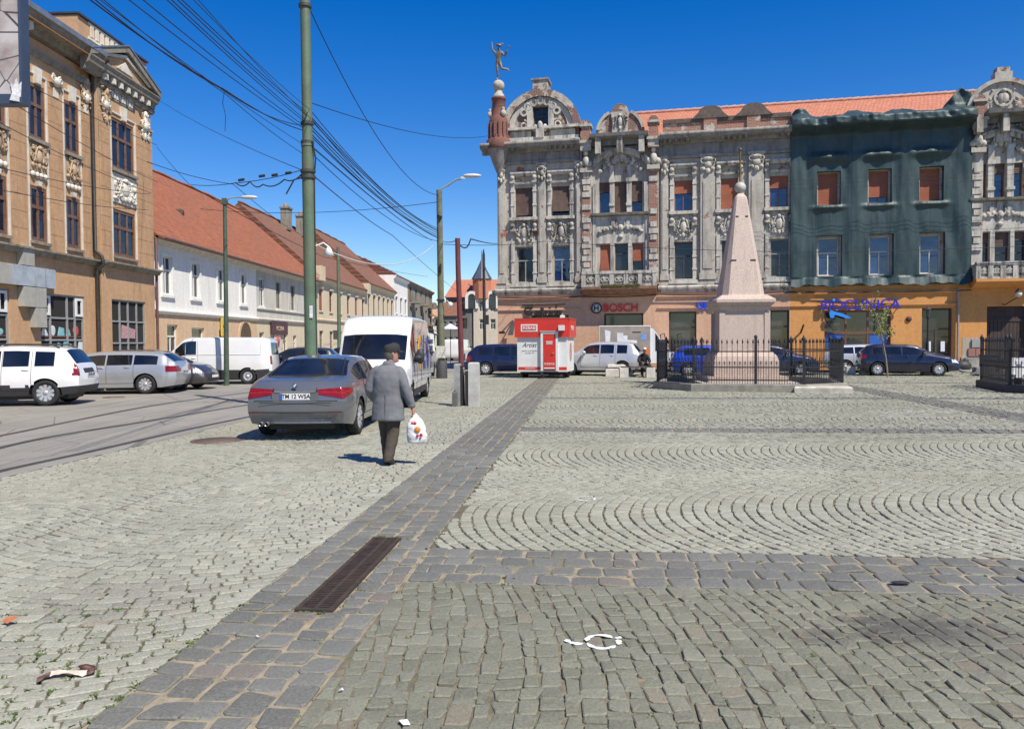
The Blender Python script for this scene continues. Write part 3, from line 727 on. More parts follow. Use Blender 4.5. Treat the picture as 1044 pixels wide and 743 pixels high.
# worn base right of the door, meter boxes
a0_, b0_ = FA.at(979, 360)[0], FA.at(1003, 360)[0]
MB().bbox(a0_, b0_, -.17, -.122, .1, .78, .02).build('plinth_patch', M('bare_concrete', (.33, .31, .27), .9, .25, 4, bmp=.3, dirt=(.2, .17, .15)), ROOTB)
MB().box(a0_+.05, b0_-.05, -.135, -.123, .782, 1.75).build('peeled_plaster', old_plaster('peeled', (.45, .40, .33), (.40, .33, .25), (.33, .14, .09), grime_amt=.9, hi=.6), ROOTB)
mm = MB(); q = r_(989.5, 998.5, 346, 354); mm.box(q[0], q[1], -.22, -.136, q[2], q[3]); mm.build('meter_box', M('meter_grey', (.30, .31, .30), .5, .1), ROOTB)
mm = MB(); q = r_(986, 1000, 355, 363); mm.box(q[0], q[0]+.33, -.2, -.136, q[2], q[3]).box(q[0]+.36, q[1], -.2, -.136, q[2], q[3]); build_each(mm, 'meter_box', M('meter_brick', (.30, .15, .12), .8, .2, 9), ROOTB)
# ledge above the ground floor
mb = MB(); LP = [(.05, ZL-.2), (-.17, ZL-.16), (-.20, ZL-.04), (-.27, ZL+.02), (-.29, ZL+.12), (-.18, ZL+.2), (.05, ZL+.22)]
mb.profile(LP, -.3, SB+.05, e0=0).profile(LP, SB2-.05, SD+.02)
build_each(mb, 'ledge', P_ORN, ROOTB)
mb = MB(); mb.profile([(-.02, ZL+.22), (-.17, ZL+.22), (-.17, ZL+.46), (-.12, ZL+.5), (-.02, ZL+.5)], -.1, SB, 0).profile([(-.02, ZL+.22), (-.17, ZL+.22), (-.17, ZL+.46), (-.12, ZL+.5), (-.02, ZL+.5)], SB2, SD); build_each(mb, 'plinth_band', P_GREY, ROOTB)
# main cornice and frieze
fz = MB(); fz.profile([(-.02, 11.9), (-.14, 11.92), (-.16, 12.05), (-.08, 12.08), (-.08, 12.75), (-.02, 12.75)], -.12, SB, 0).profile([(-.02, 11.75), (-.14, 11.77), (-.16, 11.9), (-.08, 11.93), (-.08, 12.7), (-.02, 12.7)], SB2, SD)
build_each(fz, 'frieze', P_DARK, ROOTB)
CP = [(.02, ZC-.1), (-.20, ZC-.08), (-.24, ZC+.08), (-.72, ZC+.14), (-.76, ZC+.24), (-.84, ZC+.30), (-.84, ZC+.36), (.02, ZC+.46)]
mb = MB(); mb.profile(CP, -.85, SB-.02).profile(CP, SB2+.05, SD)
for x0, x1 in ((0, SB), (SB2+.2, SD)):
    n = int((x1-x0)/.3)
    for i in range(n):
        x = x0+.05+i*(x1-x0)/n
        if (i//5) % 2 == 0: mb.box(x, x+.13, -.60, -.22, ZC-.02, ZC+.13)
build_each(mb, 'cornice', P_DARK, ROOTB)
mb = MB().profile([(-.84, ZC+.361), (-.84, ZC+.42), (-.1, ZC+.54), (-.1, ZC+.46)], -.85, SB-.02).profile([(-.84, ZC+.361), (-.84, ZC+.42), (-.1, ZC+.54), (-.1, ZC+.46)], SB2+.05, SD)
build_each(mb, 'cornice_cap', P_LITE, ROOTB)

pil, orn, sill, hood, quoin = MB(), MB(), MB(), MB(), MB()
def pilaster(px0, px1, z0=ZL+.5, z1=11.9, y=.17, cap=True):
    a = FA.at(px0, 230)[0]; b = FA.at(px1, 230)[0]
    pil.box(a, b, -y, .02, z0, z1); pil.box(a-.06, b+.06, -y-.05, .02, z0, z0+.35)
    i = (b-a)*.18; pil.box(a+i, b-i, -y-.04, -y+.001, z0+.6, z1-1.5)
    if cap:
        pil.box(a-.07, b+.07, -y-.10, .02, z1-.12, z1); capital(orn, (a+b)/2, z1-.15, b-a+.1, -y)
def bay(u, l, seed, style):
    a, b = u[0], u[1]
    for s, x in ((-1, a), (1, b)):            # jamb strips
        x0, x1 = (x-.24, x-.04) if s < 0 else (x+.04, x+.24)
        sill.box(x0, x1, -.13, .02, ZL+.55, 7.5); sill.box(x0, x1, -.13, .02, 8.6, 11.0)
        for z in (5.6, 6.3, 8.7, 9.5, 10.3): sill.box(x0-.03, x1+.03, -.16, -.129, z, z+.1)
        for z in (8.35, 11.12): hood.ball(((x0+x1)/2, -.2, z), (.14, .13, .14), 8, 6); hood.box(x0-.04, x1+.04, -.24, .02, z-.3, z-.12)
    sill.box(a-.32, b+.32, -.26, .02, U0-.20, U0-.03); sill.box(a-.2, b+.2, -.18, .02, LW0-.2, LW0-.02); sill.box(a-.28, b+.28, -.22, .02, LW0-.28, LW0-.2)
    hood.profile([(.02, 11.18), (-.22, 11.2), (-.30, 11.34), (-.30, 11.42), (.02, 11.5)], a-.25, b+.25)
    hood.profile([(.02, 10.74), (-.13, 10.75), (-.16, 10.87), (.02, 10.9)], a-.25, b+.25)
    hood.profile([(.02, 7.16), (-.10, 7.17), (-.12, 7.26), (.02, 7.28)], a-.2, b+.2)
    sill.box(a-.02, b+.02, -.04, .02, 7.3, 8.6); ornament(orn, (a+b)/2, 7.98, b-a+.15, 1.25, -.06, seed)
for i, (u, l) in enumerate(zip(wa+wc, wal+wcl)): bay(zz(U0, U1, *u), l, i+3, 0)
pilaster(508.5, 515.5); pilaster(549, 557, cap=True); pilaster(587.5, 592.5)
pilaster(674, 681.5); pilaster(714, 729); pilaster(763, 778.5)
sh = [(.93, SH_B, .02, 0), (.86, SH_B, .12, 0)]
for i, q in enumerate(wa): window(ROOTB, *zz(U0, U1, *q), .17, .06, 2, .62, DKWOOD, sh[i][0], SH_B, G_DARK, sh[i][2]*1.4 if i else 0)
for i, q in enumerate(wal): window(ROOTB, *zz(LW0, LW1, *q), .17, .06, 2, .62, GWOOD, 0, None, G_DARK if i == 0 else G_BLUE)
for i, (q, s) in enumerate(zip(wc, (.42, .98, .38))): window(ROOTB, *zz(U0, U1, *q), .17, .06, 2, .99, BRWOOD, s, SH_O, G_BLUE)
for i, (q, s) in enumerate(zip(wcl, (0, 0, 0))): window(ROOTB, *zz(LW0, LW1, *q), .17, .06, 2, .62, DKWOOD if i < 2 else GWOOD, s, SH_O, G_DARK)
for i, (q, s) in enumerate(zip(wd, (.99, .8, .99))): window(ROOTB, *zz(U0, U1, *q), .17, .06, 2, .99, BRWOOD, s, SH_O, G_BLUE)
for i, q in enumerate(wdl): window(ROOTB, *zz(LW0, LW1, *q), .17, .06, 2, .60, WHWOOD, 0, None, G_BLUE)
for i, (q, s, t) in enumerate(zip(wb, (.32, .99, .66), (0, 0, .04))): window(ROOTB, *zz(U0+.05, U1+.1, *q), .17, .05, 1, 0, DKWOOD, s, SH_B, G_BLUE, t)
for i, (q, s, t) in enumerate(zip(wbl, (.98, 0, .45), (.12, 0, .05))): window(ROOTB, *zz(LW0-.1, LW1, *q), .17, .05, 1, .75, DKWOOD, s, SH_O, G_DARK, t)
for i, (q, s) in enumerate(zip(we, (.3, .3, .3))): window(ROOTB, *zz(U0+.05, U1+.1, *q), .17, .05, 1, 0, BRWOOD, s, SH_B, G_BLUE)
for i, (q, s) in enumerate(zip(wel, (.25, .35, .2))): window(ROOTB, *zz(LW0-.1, LW1, *q), .17, .05, 1, .5, DKWOOD, s, SH_B, G_DARK)

# projecting bays with triple windows, arch, balcony and small gable
def arch_band(mb, cx, z0, ri, ro, y0, y1, a0=0, a1=PI, n=18, sx=1.0, m=0):
    for i in range(n):
        t0, t1 = a0+(a1-a0)*i/n, a0+(a1-a0)*(i+1)/n
        P = [(cx+sx*r*math.cos(t), z0+r*math.sin(t)) for r, t in ((ri, t0), (ro, t0), (ro, t1), (ri, t1))]
        mb.prism(P, y0, y1, m)
bk = MB()
def triple_bay(x0, x1, us, ls, seed, brick=True):
    cx = (us[0][0]+us[2][1])/2; a, b = us[0][0]-.18, us[2][1]+.18; hw = (b-a)/2
    # corner piers with quoins
    for s, xa, xb in ((-1, x0+.05, x0+.55), (1, x1-.55, x1-.05)):
        pil.box(xa-.03, xb+.03, -.20, .02, ZL+.3, 11.2)
        if brick: bk.box(xa, xb, -.24, -.199, ZL+1.0, 11.1)
        z = ZL+.6; k = 0
        while z < 11:
            ins = 0 if k % 2 else .08
            if rgq.random() < .68: quoin.box(xa+ins, xb-ins, -.30, -.235, z, z+.28)
            z += .36; k += 1
        pil.box(xa-.1, xb+.1, -.42, .02, 11.2, 11.45); orn.ball(((xa+xb)/2, -.35, 11.8), (.22, .2, .35), 8, 6); orn.ball(((xa+xb)/2, -.42, 12.25), (.15, .15, .17), 8, 6)
        for k2 in (-1, 1): orn.ball(((xa+xb)/2+k2*.25, -.32, 11.65), (.16, .14, .18), 7, 5)
    # slender shafts between the lights, sill, panel between floors
    for q0, q1, lo in ((us[0], us[1], 0), (us[1], us[2], 0), (ls[0], ls[1], 1), (ls[1], ls[2], 1)):
        xa, xb = q0[1]+.03, q1[0]-.03
        if lo: sill.box(xa, xb, -.10, .02, ZL+.3, 7.25)
        else: sill.box(xa, xb, -.20, .02, U0, 11.55); sill.box(xa-.04, xb+.04, -.26, .02, U0+.4, U0+.55); sill.box(xa-.04, xb+.04, -.26, .02, 10.6, 10.8)
    sill.profile([(.02, U0-.12), (-.34, U0-.1), (-.42, U0), (.02, U0+.04)], a-.25, b+.25)
    sill.box(a-.15, b+.15, -.09, .02, 7.2, 8.7)
    for s in (-1, 1):
        sill.box(cx+s*(hw+.1)-.09, cx+s*(hw+.1)+.09, -.14, .02, ZL+.3, 8.7); sill.box(cx+s*(hw+.05)-.12, cx+s*(hw+.05)+.12, -.22, .02, U0, 10.55)
    # garland
    for s in (-1, 1):
        for k in range(5): orn.ball((cx+s*(.35+.2*k), -.13, 8.12-.07*k+.02*(k % 2)), (.14, .10, .16-.015*k), 7, 5)
        scroll(orn, cx+s*.38, 8.35, .2, -.1, s, th=.06); orn.box(cx+s*.42-.09, cx+s*.42+.09, -.2, -.08, 7.95, 8.5)
    arch_band(orn, cx, 8.28, .22, .32, -.18, -.08, PI, 2*PI, 10); orn.ball((cx, -.14, 8.05), (.17, .1, .2), 8, 6); orn.ball((cx, -.13, 7.55), (.16, .09, .12), 8, 5)
    # arch over the three lights and its carving
    ra = hw*1.18
    arch_band(hood, cx, 10.55, ra-.02, ra+.2, -.28, .02, R(22), R(158), 20, 1.12); arch_band(hood, cx, 10.55, ra+.2, ra+.3, -.38, .02, R(22), R(158), 20, 1.12)
    for k in range(9):
        t = R(38+104*k/8); orn.ball((cx+1.05*(ra-.25)*math.cos(t), -.10, 10.45+(ra-.3)*math.sin(t)), (.15, .1, .15), 7, 5)
        if k % 2: scroll(orn, cx+1.05*(ra-.25)*math.cos(t), 10.48+(ra-.3)*math.sin(t), .17, -.1, 1 if k > 4 else -1, th=.05)
    ornament(orn, cx, 12.15, 2.3, 1.05, -.1, seed, 16); orn.ball((cx, -.22, 12.55), (.25, .22, .3), 9, 7)
    arch_band(hood, cx, 11.72, .0, .42, -.3, .02, 0, PI, 12)
    # cornice of the bay and its gable
    c2 = [(.02, ZC+.02), (-.25, ZC+.04), (-.3, ZC+.32), (-.92, ZC+.4), (-.97, ZC+.56), (.02, ZC+.62)]
    hood2.profile(c2, x0+.55, x1-.55)
    for k in range(3): hood.box(cx-1.2+k*1.2-.15, cx-1.2+k*1.2+.15, -.8, -.2, ZC-.5, ZC+.38)
    for s, xx in ((-1, x0+.3), (1, x1-.3)):
        pil.box(xx-.3, xx+.3, -.62, .3, ZC-.25, ZC+.15); pil.box(xx-.36, xx+.36, -.7, .3, ZC+.15, ZC+.3); bk.box(xx-.25, xx+.25, -.5, .3, ZC+.3, ZC+1.1); pil.box(xx-.33, xx+.33, -.6, .3, ZC+1.1, ZC+1.22)
        arch_band(bk2, xx, ZC+1.22, 0, .27, -.5, .3, 0, PI, 10)
    return cx
bk2, hood2 = MB(), MB()
rgq = random.Random(3)
cB = triple_bay(SB, SB2, wb, wbl, 21)
SEb = SE+(SB2-SB)
cE = triple_bay(SE, SEb, we, wel, 22, False)
# small gable on bay B: swan-neck brick with a cartouche
zt = ZC+.62
bk2.prism([(cB-1.35, zt), (cB+1.35, zt), (cB+1.3, zt+.5), (cB+1.05, zt+.85), (cB+.55, zt+1.15), (cB-.55, zt+1.15), (cB-1.05, zt+.85), (cB-1.3, zt+.5)], -.35, .2)
arch_band(pil, cB, zt+.05, 1.2, 1.36, -.45, .25, R(10), R(62), 8); arch_band(pil, cB, zt+.05, 1.2, 1.36, -.45, .25, R(118), R(170), 8)
pil.prism([(cB-.42, zt), (cB+.42, zt), (cB+.48, zt+1.2), (cB-.48, zt+1.2)], -.46, .2); arch_band(bk2, cB, zt+1.2, 0, .46, -.42, .2, 0, PI, 12)
ornament(orn, cB, zt+.65, .85, 1.0, -.46, 5, 6)
# gable on bay E: stuccoed segment with a round cartouche
arch_band(pil, cE, zt-.1, 0, 1.55, -.3, .2, R(0), R(180), 24); arch_band(pil, cE, zt-.1, 1.55, 1.75, -.45, .25, R(5), R(175), 24); pil.box(cE-.4, cE+.4, -.4, .2, zt+1.5, zt+1.95); bk2.box(cE-.3, cE+.3, -.35, .2, zt+1.95, zt+2.2)
ornament(orn, cE, zt+.65, 1.7, 1.1, -.3, 9, 12); arch_band(orn, cE, zt+.65, .36, .46, -.42, -.3, 0, 2*PI, 16)
# continuation of the building to the right of bay E
fz2 = MB(); fz2.profile(CP, SEb-.02, X1); fz2.build('cornice', P_DARK, ROOTB)

# big round gable over the left bay
xm = (FA.at(513, 130)[0]+FA.at(591, 130)[0])/2; rad = (FA.at(591, 130)[0]-FA.at(513, 130)[0])/2*.985
z0 = ZC+.46; zs = 13.75
gw = r_(544, 560.5, 109, 131)
mb = MB(); n = 28
pts = [(xm+rad*math.cos(PI*i/n), zs+(rad+.05)*math.sin(PI*i/n)) for i in range(n+1)]
# wall of the gable with an opening: strips left and right, above and below the window
a, b, c, d = gw
def arcz(x): return zs+math.sqrt(max(0, rad*rad-(x-xm)**2))*(rad+.05)/rad
xs = sorted([xm-rad+2*rad*i/36 for i in range(37)]+[a, b])
for i in range(len(xs)-1):
    x0, x1 = xs[i], xs[i+1]
    if a-.001 <= x0 and x1 <= b+.001:
        mb.quad((x0, -.1, z0), (x1, -.1, z0), (x1, -.1, c), (x0, -.1, c)); mb.quad((x0, -.1, d), (x1, -.1, d), (x1, -.1, arcz(x1)), (x0, -.1, arcz(x0)))
    else: mb.quad((x0, -.1, z0), (x1, -.1, z0), (x1, -.1, arcz(x1)), (x0, -.1, arcz(x0)))
for p, q in ((a, a), (b, b)): mb.quad((p, -.1, c), (p, .3, c), (p, .3, d), (p, -.1, d))
mb.quad((a, -.1, c), (b, -.1, c), (b, .3, c), (a, .3, c)); mb.quad((a, -.1, d), (a, .3, d), (b, .3, d), (b, -.1, d))
mb.prism([(x, z) for x, z in pts]+[(xm-rad, z0), (xm+rad, z0)], .3, .7)
mb.quad((xm-rad, -.1, z0), (xm-rad, .3, z0), (xm-rad, .3, zs), (xm-rad, -.1, zs)); mb.quad((xm+rad, -.1, z0), (xm+rad, -.1, zs), (xm+rad, .3, zs), (xm+rad, .3, z0))
gb = mb.build('round_gable', BRK2, ROOTB)
mb = MB(); arch_band(mb, xm, zs, rad-.28, rad+.12, -.32, .8, R(1), R(179), 32); mb.build('gable_arch', BRK2, gb)
mb = MB(); arch_band(mb, xm, zs, rad-.62, rad-.30, -.17, -.09, R(6), R(174), 28)
mb.box(xm-rad-.05, xm+rad+.05, -.36, .7, z0, z0+.28).box(xm-rad-.1, xm+rad+.1, -.42, .7, z0+.72, z0+.86)
for x0, x1 in ((xm-rad+.2, xm-.55), (xm+.55, xm+rad-.2)): mb.box(x0, x1, -.18, -.09, z0+.32, z0+.66)
for s in (-1, 1): mb.box(xm+s*.62-.16, xm+s*.62+.16, -.22, -.09, c-.1, d+.1)
mb.box(a-.1, b+.1, -.24, -.09, c-.14, c-.02); mb.box(xm-.22, xm+.22, -.5, -.09, z0+.2, c-.14)
for k in range(7):
    t = R(25+130*k/6); arch_band(mb, xm+1.05*math.cos(t), (c+d)/2-.15+1.05*math.sin(t), .12, .24, -.24, -.09, 0, 2*PI, 10)
for s in (-1, 1):
    scroll(mb, xm+s*.95, c+.15, .32, -.1, s, th=.08); scroll(mb, xm+s*1.2, c-.25, .2, -.1, s, th=.05); mb.ball((xm+s*.28, -.3, c-.05), (.14, .12, .22), 8, 6)
mb.ball((xm, -.35, c+.02), (.17, .15, .32), 8, 6)
mb.build('gable_relief', P_LITE, gb)
mb = MB().box(xm-.42, xm+.42, -.3, .8, zs+rad+.05, zs+rad+.62); mb.build('gable_cap', BRK2, gb)
MB().box(xm-.5, xm+.5, -.38, .88, zs+rad+.62, zs+rad+.72).build('cap_slab', P_DARK, gb)
window(gb, a, b, c, d, .15, .07, 2, .55, DKWOOD, gl=G_DARK, rows=2)
# corner turret with the statue's pedestal
tx = FA.at(509.5, 120)[0]
mb = MB(); mb.lathe([(.12, 11.4), (.22, 11.6), (.42, 12.1), (.55, 12.5), (.68, 12.75)], (tx, -.25, 0), 12); mb.build('corner_corbel', P_DARK, ROOTB)
mb = MB().lathe([(.70, 12.75), (.74, 12.8), (.74, 13.25), (.62, 13.35), (.58, 13.6), (.58, 14.3), (.50, 14.55), (.42, 14.7), (.38, 15.58), (.43, 15.62), (.43, 15.74), (.3, 15.76)], (tx, -.25, 0), 14)
for k in range(14):
    t = 2*PI*k/14; mb.tube([(tx+.59*math.cos(t), -.25+.59*math.sin(t), 13.4), (tx+.59*math.cos(t), -.25+.59*math.sin(t), 14.25)], .06, 5)
mb.build('corner_turret', bricks('turret_brick', (.24, .085, .06), (.17, .06, .045), (.14, .10, .085)), ROOTB)
mb = MB().lathe([(.34, 15.75), (.32, 15.9), (.22, 16.0), (.22, 16.12)], (tx, -.25, 0), 14); mb.ball((tx, -.25, 16.42), .34, 18, 12)
for t in (0, 2.1, 4.2): MB().ball((tx+.5*math.cos(t-.8), -.25+.5*math.sin(t-.8), 14.75), (.16, .16, .2), 8, 6).ball((tx+.5*math.cos(t-.8), -.25+.5*math.sin(t-.8), 15.0), (.09, .09, .1), 8, 6).build('carved_head', P_LITE, ROOTB)
mb.build('turret_ball', M('turret_stone', (.40, .37, .31), .85, .25, 5, bmp=.4, dirt=(.2, .18, .16)), ROOTB)

# attic parapet of the middle part: brick with humps; roof
zp = ZC+.5; mb = MB()
mb.box(SB2+.2, SD, -.1, .3, zp, zp+.55); mb.build('attic_parapet', BRK, ROOTB)
mb = MB().box(SB2+.2, SD, -.18, .36, zp+.55, zp+.78)
for px in (678, 724, 768):
    x = FA.at(px, 125)[0]
    if px > 680: bk.box(x-.35, x+.35, -.22, .3, zp, zp+.95); mb.prism([(x-1.0, zp+.72), (x+1.0, zp+.72), (x+.72, zp+.95), (x+.5, zp+1.25), (x+.22, zp+1.38), (x-.22, zp+1.38), (x-.5, zp+1.25), (x-.72, zp+.95)], -.26, .34)
mb.build('parapet_coping', M('dark_coping', (.115, .09, .075), .9, .35, 5, bmp=.5, dirt=(.06, .055, .05)), ROOTB)
RZ0, RZ1, RY = ZC+.35, 15.95, 5.6
xr0 = FA.at(601, 120)[0]
mb = MB().add([(xr0, .5, RZ0), (X1, .5, RZ0), (X1, RY, RZ1), (xr0+.3, RY, RZ1), (xr0, 13.5, RZ0), (X1, 13.5, RZ0)], [(0, 1, 2, 3), (3, 2, 5, 4), (0, 3, 4), (1, 5, 2)])
rf = mb.build('roof', ROOF_O, ROOTB)
mb = MB()
for i in range(60):
    x = xr0+.3+(X1-xr0-.3)*i/60; mb.tube([(x, RY, RZ1+.03), (x+(X1-xr0)/60+.04, RY, RZ1+.05)], [.11, .13], 8)
mb.build('ridge_tiles', M('ridge_tile', (.50, .28, .2), .8, .2, 3), rf)
mb = MB()
for px, zt_ in ((675, 1.0),): pass
# left flank roof (mansard behind the round gable)
mb = MB(); arch_band(mb, xm, zs-.2, 0, rad-.1, .7, 6, 0, PI, 20); mb.build('gable_roof', P_DARK, ROOTB)
MB().box(0, SB, .3, 14, ZC, ZC+.4).build('flat_roof', P_DARK, ROOTB)

build_each(pil, 'pilaster', P_GREY, ROOTB); build_each(orn, 'carved_relief', P_ORN, ROOTB); build_each(sill, 'window_surround', P_LITE, ROOTB); build_each(hood, 'window_hood', P_ORN, ROOTB)
build_each(quoin, 'quoin_stack', P_LITE, ROOTB, .12); build_each(bk, 'brick_pier', BRK, ROOTB); build_each(bk2, 'brick_gable', BRK2, ROOTB); build_each(hood2, 'bay_cornice', P_DARK, ROOTB)
# balconies
def balcony(px0, px1, rusty):
    a, b = FA.at(px0, 292)[0], FA.at(px1, 292)[0]
    m = MB().profile([(-.1, ZL-.28), (-.5, ZL-.24), (-.95, ZL-.02), (-1.05, ZL+.02), (-1.05, ZL+.16), (-.1, ZL+.16)], a-.1, b+.1)
    o = m.build('balcony', P_ORAN if rusty == 2 else M('rusty_slab', (.22, .115, .07), .9, .35, 4, bmp=.4, dirt=(.09, .07, .06)), ROOTB)
    m = MB(); z0 = ZL+.16; nb = 5
    for i in range(nb+1):
        x = a+(b-a)*i/nb
        if i in (0, 2, 3, nb) or True: m.box(x-.12, x+.12, -1.02, -.8, z0, z0+.78)
    m.box(a-.1, b+.1, -1.04, -.78, z0+.70, z0+.86).box(a-.1, b+.1, -1.0, -.8, z0, z0+.1)
    m.box(a-.12, a+.12, -.8, 0, z0+.6, z0+.76); m.box(b-.12, b+.12, -.8, 0, z0+.6, z0+.76); m.box(a-.06, a+.06, -.8, 0, z0, z0+.6); m.box(b-.06, b+.06, -.8, 0, z0, z0+.6)
    for i in range(nb):
        x0, x1 = a+(b-a)*i/nb+.14, a+(b-a)*(i+1)/nb-.14; m.box(x0, x1, -.93, -.88, z0+.1, z0+.7)
        for s in (-1, 1): scroll(m, (x0+x1)/2+s*(x1-x0)*.22, z0+.4, .17, -.92, s, th=.045)
        m.ball(((x0+x1)/2, -.94, z0+.4), (.09, .06, .14), 7, 5)
    m.build('balustrade', P_ORN, o)
    return a, b, z0
ba, bb, bz = balcony(597, 668, 1)
balcony(990, 1052, 2)
random.seed(4)
mo = MB(); 
for _ in range(420):
    x = ba+1.0+random.random()*(bb-ba-1.8); h = random.uniform(.03, .16); y = random.uniform(-1.1, -1.02); r = random.uniform(.02, .05); a = random.uniform(0, 6.3)
    mo.add([(x-r, y, bz-.02), (x+r, y+.02, bz-.02), (x+r*2*math.cos(a), y-.04, bz+h)], [(0, 1, 2)])
o = mo.build('moss', M('balcony_moss', (.12, .14, .025), .8, .4, 3)); o.location = FA.O; o.rotation_euler = (0, 0, FA.ang); tag(o, kind='stuff')

# signs on the ground floor
def sign_root(name, label, px, py, off=-.14):
    s, z = FA.at(px, py); p = FA.world(s, off, z)
    return thing(name, label, 'sign', p, FA.ang)
SM = FA.at(560, 318)[0]-FA.at(540, 318)[0]; PXM = SM/20         # metres per pixel there
blk = M('sign_black', (.02, .018, .018), .5, .1); red = M('sign_red', (.55, .025, .02), .45, .1); blu = M('sign_blue', (.02, .02, .42), .4, .1); lblu = M('sign_light_blue', (.03, .25, .75), .4, .1); wht = M('sign_white', (.75, .75, .73), .5, .06)
s_ = sign_root('shop_sign', 'dark brown raised lettering with a round emblem above the red kiosk', 560, 317)
text('lettering', 'savina', .66, blk, s_, (-.05, -.03, -.03), ext=.012, bold=.022)
mb = MB(); arch_band(mb, -1.2, 0, .15, .26, -.07, 0, R(25), R(330), 20); mb.prism([(-1.31, .02), (-1.2, -.09), (-.95, .16), (-.99, .2), (-1.2, 0), (-1.27, .07)], -.08, -.01); mb.build('emblem', blk, s_)
MB().box(-1.55, .95, -.06, .0, .34, .39).box(-1.55, .95, -.06, 0, -.42, -.37).box(-1.0, -.95, -.03, 0, -.37, .34).box(.4, .45, -.03, 0, -.37, .34).build('rails', blk, s_)
s_ = sign_root('shop_sign', 'red block lettering beside a white ring emblem under the balcony', 633, 314)
text('lettering', 'BOSCH', .64, red, s_, (.0, -.04, -.02), ext=.04, bold=.008, sx=.95)
mb = MB(); arch_band(mb, -1.36, 0, .25, .31, -.1, 0, 0, 2*PI, 28); mb.box(-1.49, -1.43, -.1, 0, -.14, .14).box(-1.29, -1.23, -.1, 0, -.14, .14).box(-1.43, -1.29, -.1, 0, -.035, .035); mb.build('emblem', blk, s_)
MB().lathe([(.01, 0), (.245, 0), (.245, .04), (.01, .04)], (-1.36, -.05, 0), 24, axis='y').build('emblem_plate', wht, s_)
s_ = sign_root('shop_sign', 'bright blue lettering partly hidden behind the obelisk', 726, 312)
text('lettering', 'UPC', .5, M('sign_bright_blue', (.01, .06, .62), .4, .1), s_, (-.34, -.05, 0), ext=.06, bold=.02, sx=1.0)
s_ = sign_root('shop_sign', 'dark blue lettering with a light blue swoosh on the orange wall', 874, 312)
cB_ = bpy.data.objects
text('lettering', 'BIOCLINICA', .74, blu, s_, (.05, -.22, .04), ext=.04, bold=.006, sx=.98)
mb = MB(); mb.prism([(-1.42, -.2), (-1.2, -.3), (-.9, -.38), (-.55, -.52), (-.38, -.66), (-.6, -.66), (-.95, -.54), (-1.2, -.46), (-1.27, -.64), (-1.43, -.6), (-1.48, -.38)], -.30, -.24)
mb.ball((-1.27, -.28, .30), (.08, .04, .08), 10, 7); mb.build('swoosh', lblu, s_)
mb = MB()
for i in range(5): mb.tube([(-1.9+.95*i, .0, -.2), (-1.9+.95*i, -.2, -.2)], .03, 6)
mb.build('brackets', M('bracket_grey', (.2, .2, .2), .5, .1), s_)

# wall lamps, down pipes and small things on the wall
iron = M('black_iron', (.02, .02, .022), .55, .2, 9)
def wall_lamp(px, py):
    s, z = FA.at(px, py); p = FA.world(s, -.14, z); t = thing('wall_lamp', 'round glass lamp on a curled black bracket above the carriage gate', 'lamp', p, FA.ang)
    MB().tube([(-.5, 0, -.35), (-.5, -.3, -.4), (-.2, -.55, -.15), (0, -.6, -.05)], .025, 6).build('bracket', iron, t)
    MB().ball((0, -.6, .12), .17, 12, 8).build('globe', M('lamp_glass', (.55, .53, .48), .2, .1), t); MB().lathe([(.18, .22), (.05, .36), (.01, .4)], (0, -.6, 0), 10).build('lid', iron, t)
wall_lamp(1032, 303)
for px, z0, z1, nm in ((975, .1, 4.3, 'b'), (593.5, 4.9, 13.0, 'a')):
    s, z = FA.at(px, 340); m = MB().tube([(0, -.09, z0), (0, -.09, z1)], .06, 8)
    o = m.build('drain_pipe', M('pipe_zinc', (.30, .29, .27), .5, .2, 4, metal=.3), ROOTB); o.location = (s, -.16 if z0 < 1 else -.05, 0)
# awning arm/floodlight left of the kiosk
s, z = FA.at(519, 340); t = thing('floodlight', 'dark floodlight on a slanted arm on the pink wall left of the kiosk', 'floodlight', FA.world(s, -.14, z), FA.ang)
MB().tube([(.25, 0, .75), (.2, -.5, .6), (-.2, -.8, .1)], .04, 6).build('arm', iron, t); MB().box(-.35, -.05, -1.0, -.7, -.02, .12, mat=Matrix.Rotation(.0, 4, 'X')).build('head', iron, t)
MB().prism([(.05, -.1), (.36, -.1), (.5, .72), (.3, .72)], -.5, -.44).build('shade', M('awning_grey', (.10, .10, .105), .7, .2), t)

# ------------------------------------------------------------------ green scaffold net over the right bays
prof_px = [(804, 128), (806, 117), (812, 110), (822, 109), (832, 117), (845, 120), (858, 118), (866, 111), (876, 110), (888, 117), (900, 116), (912, 109), (924, 107), (932, 113), (950, 114), (962, 110), (971, 99), (978, 90), (983, 86), (988, 90)]
tops = [FA.at(x, y, .6) for x, y in prof_px]
nx, nz = 150, 150; s0, s1 = SD-.03, SE+.02; zb = ZL+.02
def topz(s):
    for (a, za), (b, zb_) in zip(tops, tops[1:]):
        if a <= s <= b: return za+(zb_-za)*(s-a)/(b-a)
    return tops[0][1] if s < tops[0][0] else tops[-1][1]
wins = [(q[0]-.10, q[1]+.10, U0-.04, U1+.06) for q in wd]+[(q[0]-.12, q[1]+.12, LW0-.06, LW1+.08) for q in wdl]
wcx = [(q[0]+q[1])/2 for q in wd]; pcx = [s0+.35, (wcx[0]+wcx[1])/2, (wcx[1]+wcx[2])/2, s1-.45]
import mathutils.noise as mn
